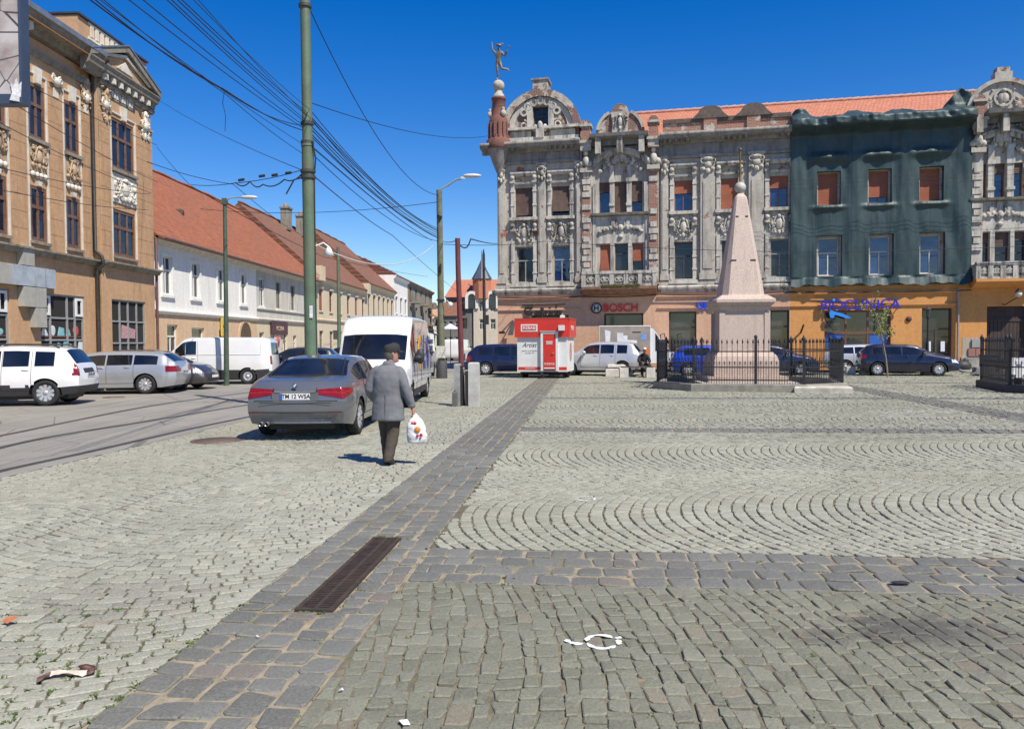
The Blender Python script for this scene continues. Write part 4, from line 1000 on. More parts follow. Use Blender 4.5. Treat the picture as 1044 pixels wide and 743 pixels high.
def ny(s, z, tz):
    y = -.30
    for c in pcx: y -= .075*math.exp(-((s-c)/.36)**4)            # over the pilasters
    d = z-12.35
    y -= .85*max(0, min(1, (z-12.5)/.38))**1.2*(1 if z < 13.25 else max(.0, 1-(z-13.25)/.25*.5))       # out over the cornice
    if z > 12.7: y += min(1, (z-12.7)/.25)*(.26*mn.noise(Vector((s*1.15, 5.3, 0)))+.12*mn.noise(Vector((s*3.3+z, z*2, 4)))+.05*math.sin(s*6+z*3))
    if z > 13.2: y += .22*min(1, (z-13.2)/.4)
    for c in wcx:
        y -= .22*math.exp(-((s-c)/.95)**4-((z-11.35)/.22)**2); y -= .14*math.exp(-((s-c)/.8)**4-((z-8.7)/.12)**2)
    v = Vector((s*1.3, z*.45, 3)); y += .07*(mn.noise(v))+.03*mn.noise(Vector((s*2.6+z*.5, z*.35, 7)))+.010*mn.noise(Vector((s*8, z*.8-s*1.5, 1)))+.003*mn.noise(Vector((s*17, z*7, 2)))
    y += .05*math.sin(s*5+math.sin(z*.8)*2)*max(0, min(1, (7.5-z)/3))
    if z < 5.0: y -= .16*max(0, (5.0-z))*2+.07*math.sin(s*4.1)
    return y
gx = sorted({s0+(s1-s0)*i/nx for i in range(nx+1)} | {w_[0] for w_ in wins} | {w_[1] for w_ in wins})
fixz = sorted({w_[2] for w_ in wins} | {w_[3] for w_ in wins})
base = sorted([zb+(13.05-zb)*j/nz for j in range(nz+1)]+fixz)
mb = MB(); vs = []; 
rows = base+[None]*14
for j, z in enumerate(rows):
    for s in gx:
        tz = topz(s)
        if z is None:
            k = (j-len(base)+1)/14; zz_ = 13.05+(tz-13.05)*k+.03*mn.noise(Vector((s*4, k*3, 0)))
        else: zz_ = z+(.06*math.sin(s*3)+.05*math.sin(s*7.1) if z == zb else 0)
        vs.append((s, ny(s, zz_, tz) if zz_ < 13.3 or True else 0, zz_))
ng = len(gx); fs = []
for j in range(len(rows)-1):
    for i in range(ng-1):
        cx, cz = (gx[i]+gx[i+1])/2, (vs[j*ng+i][2]+vs[(j+1)*ng+i][2])/2
        if any(w_[0] < cx < w_[1] and w_[2] < cz < w_[3] for w_ in wins): continue
        fs.append((j*ng+i, j*ng+i+1, (j+1)*ng+i+1, (j+1)*ng+i))
k0 = (len(rows)-1)*ng              # over the top and down behind the parapet
k1 = len(vs); vs += [(s, .5, vs[k0+i][2]-.12) for i, s in enumerate(gx)]; k2 = len(vs); vs += [(s, .9, 13.1) for s in gx]
for i in range(ng-1): fs += [(k0+i, k0+i+1, k1+i+1, k1+i), (k1+i, k1+i+1, k2+i+1, k2+i)]
mb.add(vs, fs, 0, True)
# turned edges at both ends and round the windows
for side in (0, ng-1):
    for j in range(len(rows)-1): p, q = vs[j*ng+side], vs[(j+1)*ng+side]; mb.quad(p, q, (q[0], .1, q[2]), (p[0], .1, p[2]))
for w_ in wins:
    n = 8
    for i in range(n):
        za, zb2 = w_[2]+(w_[3]-w_[2])*i/n, w_[2]+(w_[3]-w_[2])*(i+1)/n
        for x in (w_[0], w_[1]): mb.quad((x, ny(x, za, 0), za), (x, ny(x, zb2, 0), zb2), (x, .02, zb2), (x, .02, za))
        xa, xb = w_[0]+(w_[1]-w_[0])*i/n, w_[0]+(w_[1]-w_[0])*(i+1)/n
        for z in (w_[2], w_[3]): mb.quad((xa, ny(xa, z, 0), z), (xb, ny(xb, z, 0), z), (xb, .02, z), (xa, .02, z))
m = bpy.data.materials.new('scaffold_net_cloth'); nt, b = nodes_of(m); v = objvec(nt)
cc = mixc(nt, ramp(nt, noise(nt, objvec(nt, 1.2, 1.2, .5), 1.2, 6, .6), .35, .65), (.019, .043, .045), (.039, .070, .070))
cc = mixc(nt, math_(nt, 'MULTIPLY', ramp(nt, noise(nt, v, 2.5, 8, .7), .5, .7), .5), cc, (.06, .088, .088))
# lapped strips
sx = nt.nodes.new('ShaderNodeSeparateXYZ'); L(nt, v, sx.inputs[0])
cc = mixc(nt, math_(nt, 'MULTIPLY', math_(nt, 'LESS_THAN', math_(nt, 'FRACT', math_(nt, 'MULTIPLY', sx.outputs[0], .52)), .03), .6), cc, (.012, .03, .033))
L(nt, cc, b.inputs['Base Color']); b.inputs['Roughness'].default_value = .5; b.inputs['Specular IOR Level'].default_value = .5
wv = noise(nt, objvec(nt, 2.6, 1, .45), 3, 5, .55); bump(nt, b, math_(nt, 'ADD', wv, math_(nt, 'MULTIPLY', noise(nt, v, 90, 2), .15)), .5, .028)
o = mb.build('scaffold_net', m); o.location = FA.O; o.rotation_euler = (0, 0, FA.ang)
tag(o, 'dark green scaffold netting draped over the right half of the grey facade', 'netting')

# ------------------------------------------------------------------ figures grown over a skeleton
def skin_body(name, pts, edges, rad, mat, parent=None, sub=2, root=0, loc=None):
    me = bpy.data.meshes.new(name); me.from_pydata(pts, edges, []); o = bpy.data.objects.new(name, me); col.objects.link(o)
    md = o.modifiers.new('skin', 'SKIN'); md.use_smooth_shade = True
    if not me.skin_vertices: bpy.context.view_layer.objects.active = o
    sv = me.skin_vertices[0].data if me.skin_vertices else None
    if sv is None: return o
    for i, r in enumerate(rad): sv[i].radius = (r, r) if not hasattr(r, '__len__') else r
    for i in range(len(rad)): sv[i].use_root = (i == root)
    s2 = o.modifiers.new('sub', 'SUBSURF'); s2.levels = sub; s2.render_levels = sub
    dg = bpy.context.evaluated_depsgraph_get(); dg.update(); ev = o.evaluated_get(dg)
    m2 = bpy.data.meshes.new_from_object(ev); o.modifiers.clear(); o.data = m2
    m2.materials.clear(); m2.materials.append(mat)
    m2.polygons.foreach_set('use_smooth', [True]*len(m2.polygons))
    if parent: o.parent = parent
    if loc: o.location = loc
    return o
# statue: striding nude messenger, one arm raised, on one toe
H = 1.0
P = [(0, 0, 1.05), (0, 0, 1.25), (0, -.02, 1.50), (.02, -.02, 1.68), (.06, -.04, 1.86),          # pelvis spine chest neck head
     (-.20, -.02, 1.58), (-.33, -.05, 1.72), (-.36, -.08, 2.05), (-.36, -.08, 2.18),               # raised arm
     (.24, -.02, 1.56), (.36, -.02, 1.34), (.50, -.12, 1.52), (.56, -.14, 1.60),                  # bent arm
     (-.08, 0, .98), (-.06, -.04, .55), (-.02, 0, .12), (-.12, -.10, .03),                         # standing leg
     (.10, 0, .98), (.20, -.05, .62), (.52, .10, .64), (.60, .12, .50)]                            # raised leg behind
E = [(0, 1), (1, 2), (2, 3), (3, 4), (2, 5), (5, 6), (6, 7), (7, 8), (2, 9), (9, 10), (10, 11), (11, 12), (0, 13), (13, 14), (14, 15), (15, 16), (0, 17), (17, 18), (18, 19), (19, 20)]
RD = [.15, .13, .17, .07, .12, .08, .06, .045, .05, .08, .06, .045, .05, .11, .075, .05, .045, .11, .08, .055, .045]
brz = M('statue_metal', (.14, .125, .11), .55, .5, 6, metal=.35, dirt=(.34, .32, .29), dirt_amt=.8)
st = thing('statue', 'winged messenger statue with one raised arm on the corner turret ball', 'statue', FA.world(tx, -.25, 16.74), FA.ang)
bo = skin_body('statue_body', P, E, RD, brz, st)
mb = MB().lathe([(.17, 1.93), (.15, 2.0), (.08, 2.05), (.01, 2.06)], (.06, -.04, 0), 12).ball((.2, -.06, 2.04), (.13, .03, .05), 8, 5).ball((-.06, -.04, 2.02), (.1, .03, .06), 8, 5); mb.build('winged_helmet', brz, st)
mb = MB().tube([(.5, -.1, 1.35), (.62, -.16, 1.78)], .022, 6).ball((.63, -.16, 1.82), .05, 8, 6); mb.build('staff', brz, st)
# ------------------------------------------------------------------ the street on the left (local x runs down the street, -y faces it)
def sx(px): return ST.at(px, 345)[0]
def sx2(px): return ST.at(px, 165)[0]
def house(name, label, s0, cat='house'):
    return thing(name, label, cat, ST.world(s0), ST.ang)
P_BRN = old_plaster('ochre_plaster', (.46, .278, .15), (.515, .325, .185), (.29, .18, .105), grime_amt=.45)
P_BRN2 = old_plaster('ochre_ashlar', (.43, .255, .135), (.50, .31, .172), (.22, .13, .075), grime_amt=.5)
P_TRIM = M('cream_trim', (.62, .585, .5), .75, .15, 3, bmp=.2, dirt=(.32, .27, .2))
P_SOOT = old_plaster('sooty_plaster', (.20, .18, .15), (.30, .27, .21), (.07, .065, .055), grime_amt=.8)
GREYF = M('grey_shop_frame', (.27, .28, .28), .45, .12, 5)
ZINC = M('zinc_flashing', (.27, .28, .29), .4, .2, 3, metal=.5)
BS = 12.0
BR = house('ochre_building', 'tall ochre brown corner building with white keystones and a pediment on the left', BS, 'building')
b1 = sx(152)-BS-.05; rs = sx(97.5)-BS; T = 1.152; Z = lambda z: 1.7+(z-1.7)*T
ZT, ZLg = 13.9, Z(4.75)
win_s = [(sx2(29.5)-BS, sx2(46.5)-BS), (sx2(66)-BS, sx2(80.5)-BS)]
dd = win_s[1][0]-win_s[0][0]; ww = win_s[0][1]-win_s[0][0]
for k in range(1, 5): win_s.insert(0, (win_s[0][0]-dd*1.02, win_s[0][0]-dd*1.02+ww))
rw = (sx2(107)-BS, sx2(130)-BS)
zu0, zu1, zl0, zl1 = Z(8.5), Z(10.3), Z(5.13), Z(6.93)
ops = [(a, b, zu0, zu1) for a, b in win_s]+[(a, b, zl0, zl1) for a, b in win_s]
opr = [(rw[0], rw[1], zu0, Z(10.45)), (rw[0], rw[1], zl0, zl1)]
shops = [(sx(-48)-BS, sx(9.5)-BS, .55, Z(3.45)), (sx(41)-BS, sx(86)-BS, .55, Z(3.42))]; shopr = [(sx(107)-BS, sx(142)-BS, .2, Z(3.42))]
RP = -.30                                         # the end bay stands forward
mb = MB(); wall(mb, 0, rs, ZLg, ZT-.6, ops, 0, .28); mb.box(0, b1, 8, 8.2, 0, ZT); mb.build('wall', P_BRN, BR)
mb = MB(); wall(mb, rs, b1, ZLg, ZT-.6, opr, RP, .34); mb.quad((rs, RP, 0), (rs, 0, 0), (rs, 0, ZT), (rs, RP, ZT)); mb.quad((b1, RP, 0), (b1, RP, ZT), (b1, 8, ZT), (b1, 8, 0)); mb.build('end_bay_wall', P_BRN, BR)
mb = MB(); wall(mb, 0, rs, 0, ZLg, shops, -.04, .3); wall(mb, rs, b1, 0, ZLg, shopr, RP-.04, .3); mb.quad((b1, RP-.04, 0), (b1, RP-.04, ZLg), (b1, 6, ZLg), (b1, 6, 0)); mb.quad((rs, RP-.04, 0), (rs, -.04, 0), (rs, -.04, ZLg), (rs, RP-.04, ZLg)); mb.build('shop_floor_wall', P_BRN, BR)
G_BRN = glass('old_house_glass', (.012, .016, .028), .05, 1.6, .2)
BRW2 = M('brown_painted_frame', (.15, .075, .045), .6, .3, 8, dirt=(.26, .19, .14))
def brown_win(a, b, c, d, y, nx=2):
    y -= .09
    return window(BR, a, b, c, d, y, .13, nx, .62, BRW2, gl=G_BRN, rows=2)
for a, b in win_s: brown_win(a, b, zu0, zu1, .10); brown_win(a, b, zl0, zl1, .10)
brown_win(rw[0], rw[1], zu0, Z(10.45), RP+.12, 3); brown_win(rw[0], rw[1], zl0, zl1, RP+.12, 3)
tr, key, ash, orn, dk, cor = MB(), MB(), MB(), MB(), MB(), MB()
for (a, b), y in [(w_, 0) for w_ in win_s]+[(rw, RP)]:
    big = y != 0
    for x in (a-.13, b+.05): tr.box(x, x+.08, y-.05, y+.01, ZLg+.12, zu1+.35)
    key_c = (a+b)/2; kz = zu1 if not big else Z(10.45)
    key.prism([(key_c-.14, kz+.02), (key_c+.14, kz+.02), (key_c+.22, kz+.62), (key_c-.22, kz+.62)], y-.14, y+.01)
    if not big: key.prism([(key_c-.1, zl1+.02), (key_c+.1, zl1+.02), (key_c+.14, zl1+.2), (key_c-.14, zl1+.2)], y-.1, y+.01)
    dk.box(a-.1, b+.1, y-.16, y+.01, zu0-.16, zu0-.03); dk.box(a-.1, b+.1, y-.12, y+.01, zl0-.14, zl0-.03)
    tr.box(a-.13, b+.13, y-.055, y+.01, kz+.25 if False else zu1+.35, zu1+.42)
    pc = (zl1+.25+zu0-.2)/2
    if big:
        key.box(a-.02, b+.02, y-.05, y+.01, zl1+.3, zu0-.22); ornament(key, (a+b)/2, (zl1+zu0)/2+.05, b-a, 1.2, y-.06, 31, 20)
        for i in range(9): tr.box(a+(b-a)*i/9+.03, a+(b-a)*(i+1)/9-.05, y-.06, y, kz+.85, kz+1.25)
        dk.box(a-.15, b+.15, y-.035, y+.01, kz+.75, kz+1.35)
    else:
        orn.box(a-.02, b+.02, y-.04, y+.01, zl1+.55, zu0-.22); ornament(orn, (a+b)/2, pc+.2, (b-a)*1.0, 1.0, y-.05, int(a*10), 10)
        for i in range(4): key.ball((a+(b-a)*(i+.5)/4, y-.06, zl1+.42), ((b-a)/8, .09, .12), 7, 5)
# fluted ashlar piers between the windows and capitals
prs = [(x0[1]+.2, x1[0]-.2) for x0, x1 in zip(win_s, win_s[1:])]+[(win_s[-1][1]+.2, rs-.25)]
for (a, b), y in [(p, 0) for p in prs]+[((rs+.05, rw[0]-.2), RP), ((rw[1]+.22, b1-.02), RP)]:
    n = 3; 
    for i in range(n):
        x0, x1 = a+(b-a)*i/n+.012, a+(b-a)*(i+1)/n-.012
        z = ZLg+.15
        while z < zu1+.3: ash.box(x0, x1, y-.07, y+.01, z, min(z+.62, zu1+.33)); z += .635
    cx = (a+b)/2; wd_ = min(.8, b-a)
    key.ball((cx, y-.13, zu1+.45), (wd_*.3, .13, .2), 8, 6); orn.box(a, b, y-.16, y+.01, zu1+.34, zu1+.44)
    for s in (-1, 1): scroll(key, cx+s*wd_*.3, zu1+.55, .16, y-.1, s, th=.05)
    for i in range(3): tr.box(cx-.16+.12*i, cx-.16+.12*i+.07, y-.1, y, zu1-.15, zu1+.2)
c_ = (rw[1]+b1)/2+.1; ornament(key, c_, zu1+.55, .75, 1.5, RP-.08, 41, 10)
cs = (rs+rw[0])/2; ornament(orn, cs, zu1+.5, .75, 1.7, RP-.08, 43, 12); ornament(orn, rs-.45, zu1+.7, .9, 1.5, -.06, 44, 12)
# ledge and main cornice
lp = lambda y: [(y+.02, ZLg-.18), (y-.14, ZLg-.14), (y-.2, ZLg-.02), (y-.34, ZLg+.02), (y-.34, ZLg+.09), (y+.02, ZLg+.14)]
dk.profile(lp(-.04), 0, rs).profile(lp(RP-.04), rs-.02, b1+.32)
e = Z(11.35)
cor.profile([(.02, e-.2), (-.10, e-.18), (-.14, e), (.02, e+.03)], 0, rs).profile([(RP+.02, e+.05), (RP-.12, e+.08), (RP-.16, e+.25), (RP+.02, e+.28)], rs, b1+.16)
def topc(y, z, dp=.62): return [(y+.02, z-.35), (y-.15, z-.33), (y-.2, z-.12), (y-dp, z-.05), (y-dp-.03, z+.1), (y-dp-.1, z+.2), (y-dp-.1, z+.26), (y+.02, z+.3)]
cor.profile(topc(0, ZT-.15), 0, rs-.02); cor.profile(topc(RP, ZT-.45, .36), rs-1.2, b1+.15, 0)
for i in range(26):
    x = .3+i*.68
    if x < rs-.4: key.box(x, x+.2, -.48, -.15, ZT-.55, ZT-.26); cor.box(x-.1, x+.3, -.13, 0, e+.06, e+.3)
for i in range(26): cor.box(.2+i*.3, .32+i*.3, -.24, 0, ZT-.78, ZT-.62) if .3*i < rs-.4 else None
for i in range(7):
    x = rs+.15+i*.62; key.box(x, x+.2, RP-.32, RP-.15, ZT-.80, ZT-.55)
# orange painted line under the eaves, zinc gutter
MB().box(0, rs-.1, -.66, -.64, ZT-.26, ZT-.20).build('painted_line', M('orange_paint', (.55, .22, .05), .6, .1), BR)
MB().profile([(-.74, ZT+.02), (-.80, ZT+.04), (-.80, ZT+.24), (-.5, ZT+.32), (.3, ZT+.36), (.3, ZT+.3), (-.70, ZT+.18)], 0, rs-.05).build('gutter', ZINC, BR)
# pediment of the end bay
pa, pb, pz = rs-1.2, b1+.15, ZT-.16; pm = (pa+pb)/2; ph = 1.12; py = RP
ped = MB(); ped.prism([(pa+.5, pz), (pb-.5, pz), (pm, pz+ph-.25)], py-.25, py+.6); ped.build('pediment', P_BRN2, BR)
for s in (-1, 1):
    x0 = pa if s < 0 else pb
    cor.prism([(x0, pz-.05), (pm, pz+ph-.05), (pm, pz+ph+.22), (x0, pz+.2)][::s], py-.48, py+.6)
    tr.prism([(x0-s*.8, pz+.19), (pm, pz+ph-.32), (pm, pz+ph-.18), (x0-s*.8, pz+.30)][::s], py-.37, py-.28)
    MB().prism([(x0-s*.0, pz+.2), (pm, pz+ph+.22), (pm, pz+ph+.28), (x0, pz+.26)][::s], py-.52, py+.6).build('flashing', ZINC, BR)
key.prism([(pm-.7, pz+.16), (pm+.7, pz+.16), (pm, pz+.62)], py-.32, py-.24)
# attic block behind it with a carved band
a0 = rs-1.1; MB().box(a0, b1, py+.15, 6, ZT-.3, ZT+1.42).build('attic_block', P_BRN, BR)
MB().box(a0-.06, b1+.06, py+.05, 6.1, ZT+1.45, ZT+1.53).build('attic_cap', M('dark_flashing', (.05, .05, .055), .5, .2), BR)
for i in range(10): tr.box(a0+.9+i*.4, a0+1.1+i*.4, py+.09, py+.15, ZT+.85, ZT+1.32)
tr.box(a0+.75, a0+5.0, py+.11, py+.15, ZT+.72, ZT+.82); tr.box(a0+.75, a0+5.0, py+.11, py+.15, ZT+1.34, ZT+1.42)
build_each(tr, 'white_trim', P_TRIM, BR); build_each(key, 'keystone', P_TRIM, BR); build_each(ash, 'ashlar_pier', P_BRN2, BR); build_each(orn, 'carved_relief', old_plaster('relief_ochre', (.46, .36, .25), (.42, .27, .15), (.2, .17, .13), grime_amt=.7), BR); build_each(dk, 'sill', P_SOOT, BR); build_each(cor, 'cornice', P_SOOT, BR)
MB().add([(0, -.2, ZT+.35), (b1, -.2, ZT+.35), (b1, 5, ZT+1.9), (0, 5, ZT+1.9)], [(0, 1, 2, 3)]).build('roof', M('dark_sheet_roof', (.06, .06, .065), .5, .2), BR)
# soot streak and down pipe where the end bay starts
mb = MB(); mb.tube([(rs-.12, -.22, .1), (rs-.12, -.22, ZLg-.3), (rs-.12, -.5, ZLg-.1), (rs-.12, -.42, ZLg+.25), (rs-.12, -.14, ZLg+.5), (rs-.12, -.14, ZT-.6), (rs-.12, -.9, ZT-.1)], .075, 8); mb.build('drain_pipe', M('pipe_dark', (.035, .033, .032), .6, .3, 5), BR)
MB().box(rs-.62, rs-.03, -.012, .0, ZLg+.3, e).box(rs+.005, rs+.75, RP-.012, RP, ZLg+1.6, e).build('soot_patch', old_plaster('soot_patch', (.27, .23, .16), (.36, .29, .2), (.15, .135, .11), grime_amt=.9, hi=.6), BR)
mb = MB().tube([(b1+.12, RP-.1, .1), (b1+.12, RP-.1, Z(6.2)), (b1+.12, RP+.4, Z(6.5))], .07, 8); mb.build('drain_pipe', M('pipe_rust', (.10, .045, .035), .6, .3, 5), BR)
# shop windows: grey frames with goods on shelves
goods = [M('goods_white', (.6, .63, .64), .4, .15), M('goods_blue', (.05, .25, .55), .4, .3), M('goods_teal', (.2, .42, .45), .4, .3), M('goods_red', (.45, .08, .06), .4, .3), M('shelf_red', (.16, .05, .04), .6, .2)]
def shop_window(a, b, c, d, y, nx, zs, gl=True):
    mb = MB(); fr = .07
    mb.box(a, a+fr, y, y+.09, c, d).box(b-fr, b, y, y+.09, c, d).box(a, b, y-.004, y+.086, c, c+fr).box(a, b, y-.004, y+.086, d-fr, d)
    for x in nx: mb.box(a+(b-a)*x-.045, a+(b-a)*x+.045, y+.005, y+.085, c+fr, d-fr)
    for z in zs: mb.box(a+fr, b-fr, y+.01, y+.08, c+(d-c)*z-.035, c+(d-c)*z+.035)
    o = mb.build('shop_window', GREYF, BR)
    MB().quad((a, y+.06, c), (b, y+.06, c), (b, y+.06, d), (a, y+.06, d)).build('pane', G_SHOP, o)
    return o
random.seed(8)
def display(o, a, b, c, d, y):
    ms = [MB() for _ in goods]
    for z in (c+.05, c+(d-c)*.27, c+(d-c)*.47):
        ms[4].box(a+.1, b-.1, y+.035, y+.058, z-.05, z)
        x = a+.15
        while x < b-.35:
            w_ = random.uniform(.2, .55); h = random.uniform(.26, .55); k = random.choice([0, 0, 0, 1, 2, 2, 3])
            if random.random() < .5: ms[k].ball((x+w_/2, y+.048, z+h*.4), (w_*.45, .010, h*.4), 9, 6)
            else: ms[k].prism([(x, z+.01), (x+w_*.9, z+.01), (x+w_*random.uniform(.6, .9), z+h*.7), (x+w_*random.uniform(.1, .3), z+h*.8)], y+.036, y+.057)
            x += w_+random.uniform(.02, .15)
    for k, (g, q) in enumerate(zip(goods, ms)):
        if q.v: q.build('goods_on_shelf' if k < 4 else 'shelf', g, o)
for (a, b, c, d) in shops:
    o = shop_window(a, b, c, d, .02, (.24, .62 if b-a < 6 else .5, .8), (.70, .42)); 
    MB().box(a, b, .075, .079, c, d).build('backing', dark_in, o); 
    wf = MB()
    for x0, x1 in ((.03, .22), (.8, .97)):
        xa, xb = a+(b-a)*x0, a+(b-a)*x1; c2, d2 = c+(d-c)*.73, d-.09
        wf.box(xa, xa+.1, -.02, .03, c2, d2).box(xb-.1, xb, -.02, .03, c2, d2).box(xa+.1, xb-.1, -.02, .03, c2, c2+.1).box(xa+.1, xb-.1, -.02, .03, d2-.1, d2)
    build_each(wf, 'vent_window', M('white_pvc', (.7, .71, .70), .4, .05), o)
    display(o, a, b, c, d, .018)
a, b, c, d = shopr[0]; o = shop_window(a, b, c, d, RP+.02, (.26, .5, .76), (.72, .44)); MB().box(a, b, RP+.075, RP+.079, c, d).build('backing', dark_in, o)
q = MB(); q.prism([(a+(b-a)*.3, c+(d-c)*.5), (a+(b-a)*.7, c+(d-c)*.5), (a+(b-a)*.72, c+(d-c)*.62), (a+(b-a)*.32, c+(d-c)*.68)], RP+.045, RP+.055); q.build('poster', M('poster_pink', (.45, .25, .25), .5, .4, 8), o)
# stepped grey tile signboard on the wall
tb = thing('tile_signboard', 'stepped signboard of square grey tiles on the ochre wall above the white four by four', 'signboard', ST.world(BS, 0, 0), ST.ang)
c1, c2 = M('tile_grey', (.36, .35, .31), .6, .12, 4, dirt=(.24, .22, .19)), M('tile_blue_grey', (.34, .38, .42), .5, .2, 3)
A = MB(); Bq = MB()
tw = (sx(29.5)-sx(17.5)); xq = sx(17.5)-BS; hq = .76
def tile(i, j, m):
    x = xq+i*tw; z = 3.84+(j)*hq; m.bbox(x+.015, x+tw-.015, -.30, -.05, z+.015, z+hq-.015, .012)
for i, j, m in ((-3, 0, Bq), (-2, 0, A), (-1, 0, Bq), (0, 0, Bq), (1, 0, Bq), (1.9, 0, Bq), (0, 1, A), (0, -1, A), (1, -1, A), (1, -2, A), (-3.9, 0, A), (-4.8, 0, A)): tile(i, j, m)
build_each(A, 'grey_tile', c1, tb, .001); build_each(Bq, 'pictured_tile', c2, tb, .001); MB().box(xq-3.9*tw, xq+2.8*tw, -.05, -.0405, 3.94, 3.84+hq-.1).build('backing', GREYF, tb)
# projecting box sign with cracked panels, navy frame (top left)
lt = PD(-3, -40, 13.5); rt = PD(20, -40, 13.5); bt = PD(0, 106, 13.5)
sg = thing('box_sign', 'projecting sign box with cracked pale panels in a navy frame, top left', 'sign', (rt.x, 13.5, bt.z), 0)
wS, hS = 2.6, 3.2; navy = M('navy_frame', (.045, .065, .105), .5, .15, 3)
MB().box(-wS, -.04, .02, .2, .12, hS).box(-.04, 0, -.02, .22, 0, hS).box(-wS, -.04, -.02, .22, 0, .16).build('frame', navy, sg)
m = bpy.data.materials.new('cracked_panel'); nt, b = nodes_of(m); v = objvec(nt)
vo = N(nt, 'ShaderNodeTexVoronoi', Scale=2.2); vo.feature = 'DISTANCE_TO_EDGE'; L(nt, v, vo.inputs['Vector'])
cc = mixc(nt, ramp(nt, noise(nt, v, 1.2, 6), .4, .6), (.50, .46, .44), (.26, .19, .175)); cc = mixc(nt, math_(nt, 'LESS_THAN', vo.outputs['Distance'], .016), cc, (.07, .065, .065)); L(nt, cc, b.inputs['Base Color']); b.inputs['Roughness'].default_value = .6
MB().box(-wS, -.04, .0, .02, .16, hS).build('panel', m, sg)
mb = MB().prism([(-.16, .16), (-.02, .1), (.0, .36), (-.05, .30), (-.09, .42), (-.13, .3), (-.19, .34)], -.032, -.022).prism([(-.2, .05), (-.04, .02), (-.03, .13), (-.16, .17)], -.045, -.03); mb.build('torn_film', M('torn_white_film', (.66, .64, .63), .35, .3, 14, bmp=.6, bscale=22), sg)
MB().tube([(-wS*.5, .25, 2.0), (rt.x*0-6.0, 8, 2.0)], .05, 6).build('mounting_arm', iron, sg)

# ------------------------------------------------------------------ long white and grey house
def pitched(root, x0, x1, ze, zr, setb=6.6, over=.55, mat=None, back=True, hip1=0, name='roof'):
    m = MB(); t = .12
    vs = [(x0, -over, ze), (x1, -over, ze), (x1-hip1, setb, zr), (x0, setb, zr), (x0, 2*setb, ze), (x1, 2*setb, ze)]
    m.add(vs, [(0, 1, 2, 3), (3, 2, 5, 4), (1, 5, 2), (0, 3, 4)])
    m.add([(x0, -over, ze), (x1, -over, ze), (x1, -over+.02, ze-t), (x0, -over+.02, ze-t), (x1, 0, ze-t+.05), (x0, 0, ze-t+.05)], [(0, 3, 2, 1), (3, 5, 4, 2)])
    o = m.build(name, mat, root)
    r = MB(); n = max(3, int((x1-hip1-x0)/.4))
    for i in range(n):
        x = x0+(x1-hip1-x0)*i/n; zz_ = zr+.03+.05*math.sin(i*.7)*.6; r.tube([(x, setb, zz_), (x+(x1-hip1-x0)/n+.03, setb, zz_+.02)], [.10, .13], 6)
    r.build('ridge_tiles', mat, o)
    return o
T_RED = tiles('old_red_tiles', (.265, .075, .034), (.37, .135, .062), (.07, .022, .014), row=.36, w=.22, moss=(.15, .085, .055), amt=.65)
T_BRN = tiles('old_brown_tiles', (.20, .08, .047), (.26, .12, .07), (.08, .04, .028), row=.34, w=.2, moss=(.12, .09, .062), amt=.7)
T_DRK = tiles('dark_red_tiles', (.22, .07, .05), (.27, .10, .07), (.08, .03, .02), row=.34, w=.2, moss=(.11, .085, .07), amt=.7)
P_WHT = old_plaster('white_plaster', (.77, .75, .70), (.82, .81, .76), (.46, .43, .37), grime_amt=.35)
P_GRW = old_plaster('grey_white_plaster', (.52, .495, .425), (.62, .595, .52), (.27, .25, .215), grime_amt=.6, hi=.68)
P_CRM = old_plaster('cream_plaster', (.60, .50, .35), (.65, .555, .40), (.34, .27, .19), grime_amt=.4)
P_APR = old_plaster('apricot_plaster', (.58, .40, .245), (.63, .45, .29), (.34, .24, .16), grime_amt=.4)
W0 = b1+BS+.15; W1 = sx(322)
HW = house('long_house', 'long two storey white and grey house with rusty red tiled roof and an arched gateway', W0, 'house')
zg, ze, zr = Z(3.08), Z(6.3), Z(11.75); lw = W1-W0; half = sx(262)-W0
wp = [(168, 175), (197, 203.5), (223, 229), (246.5, 251), (265.5, 269.5), (283, 286), (298, 300.4)]
wo_ = [((sx(a)+sx(b))/2-W0) for a, b in wp]; wz0, wz1 = Z(3.9), Z(5.6)
opu = [(c-.52, c+.52, wz0, wz1) for c in wo_]
mb = MB(); wall(mb, 0, half, zg, ze, [o for o in opu if o[1] < half], 0, .18); mb.build('white_upper_wall', P_WHT, HW)
mb = MB(); wall(mb, half, lw, zg, ze, [o for o in opu if o[0] > half], 0, .18); mb.quad((lw, 0, 0), (lw, 0, ze), (lw, 12, ze), (lw, 12, 0)); mb.build('grey_upper_wall', P_GRW, HW)
arch_c = sx(250)-W0; ah = Z(2.65)
gops = [(sx(170)-W0, sx(181)-W0, .9, Z(2.55)), (sx(195)-W0, sx(208)-W0, .9, Z(2.45)), (sx(223)-W0, sx(229)-W0, .15, Z(2.4)), (arch_c-1.25, arch_c+1.25, .12, ah-.75), (sx(264)-W0, sx(269)-W0, .9, Z(2.35)), (sx(278)-W0, sx(286)-W0, .2, Z(2.25)), (sx(288)-W0, sx(293)-W0, .9, Z(2.3)), (sx(298.5)-W0, sx(302)-W0, .8, Z(2.2))]
mb = MB(); wall(mb, 0, half, 0, zg, [g for g in gops if g[1] < half], -.03, .3); 
mb.build('lower_wall', P_APR, HW)
mb = MB(); wall(mb, half, lw, 0, zg, [g for g in gops if g[0] > half], -.03, .3); mb.build('lower_wall', P_CRM, HW)
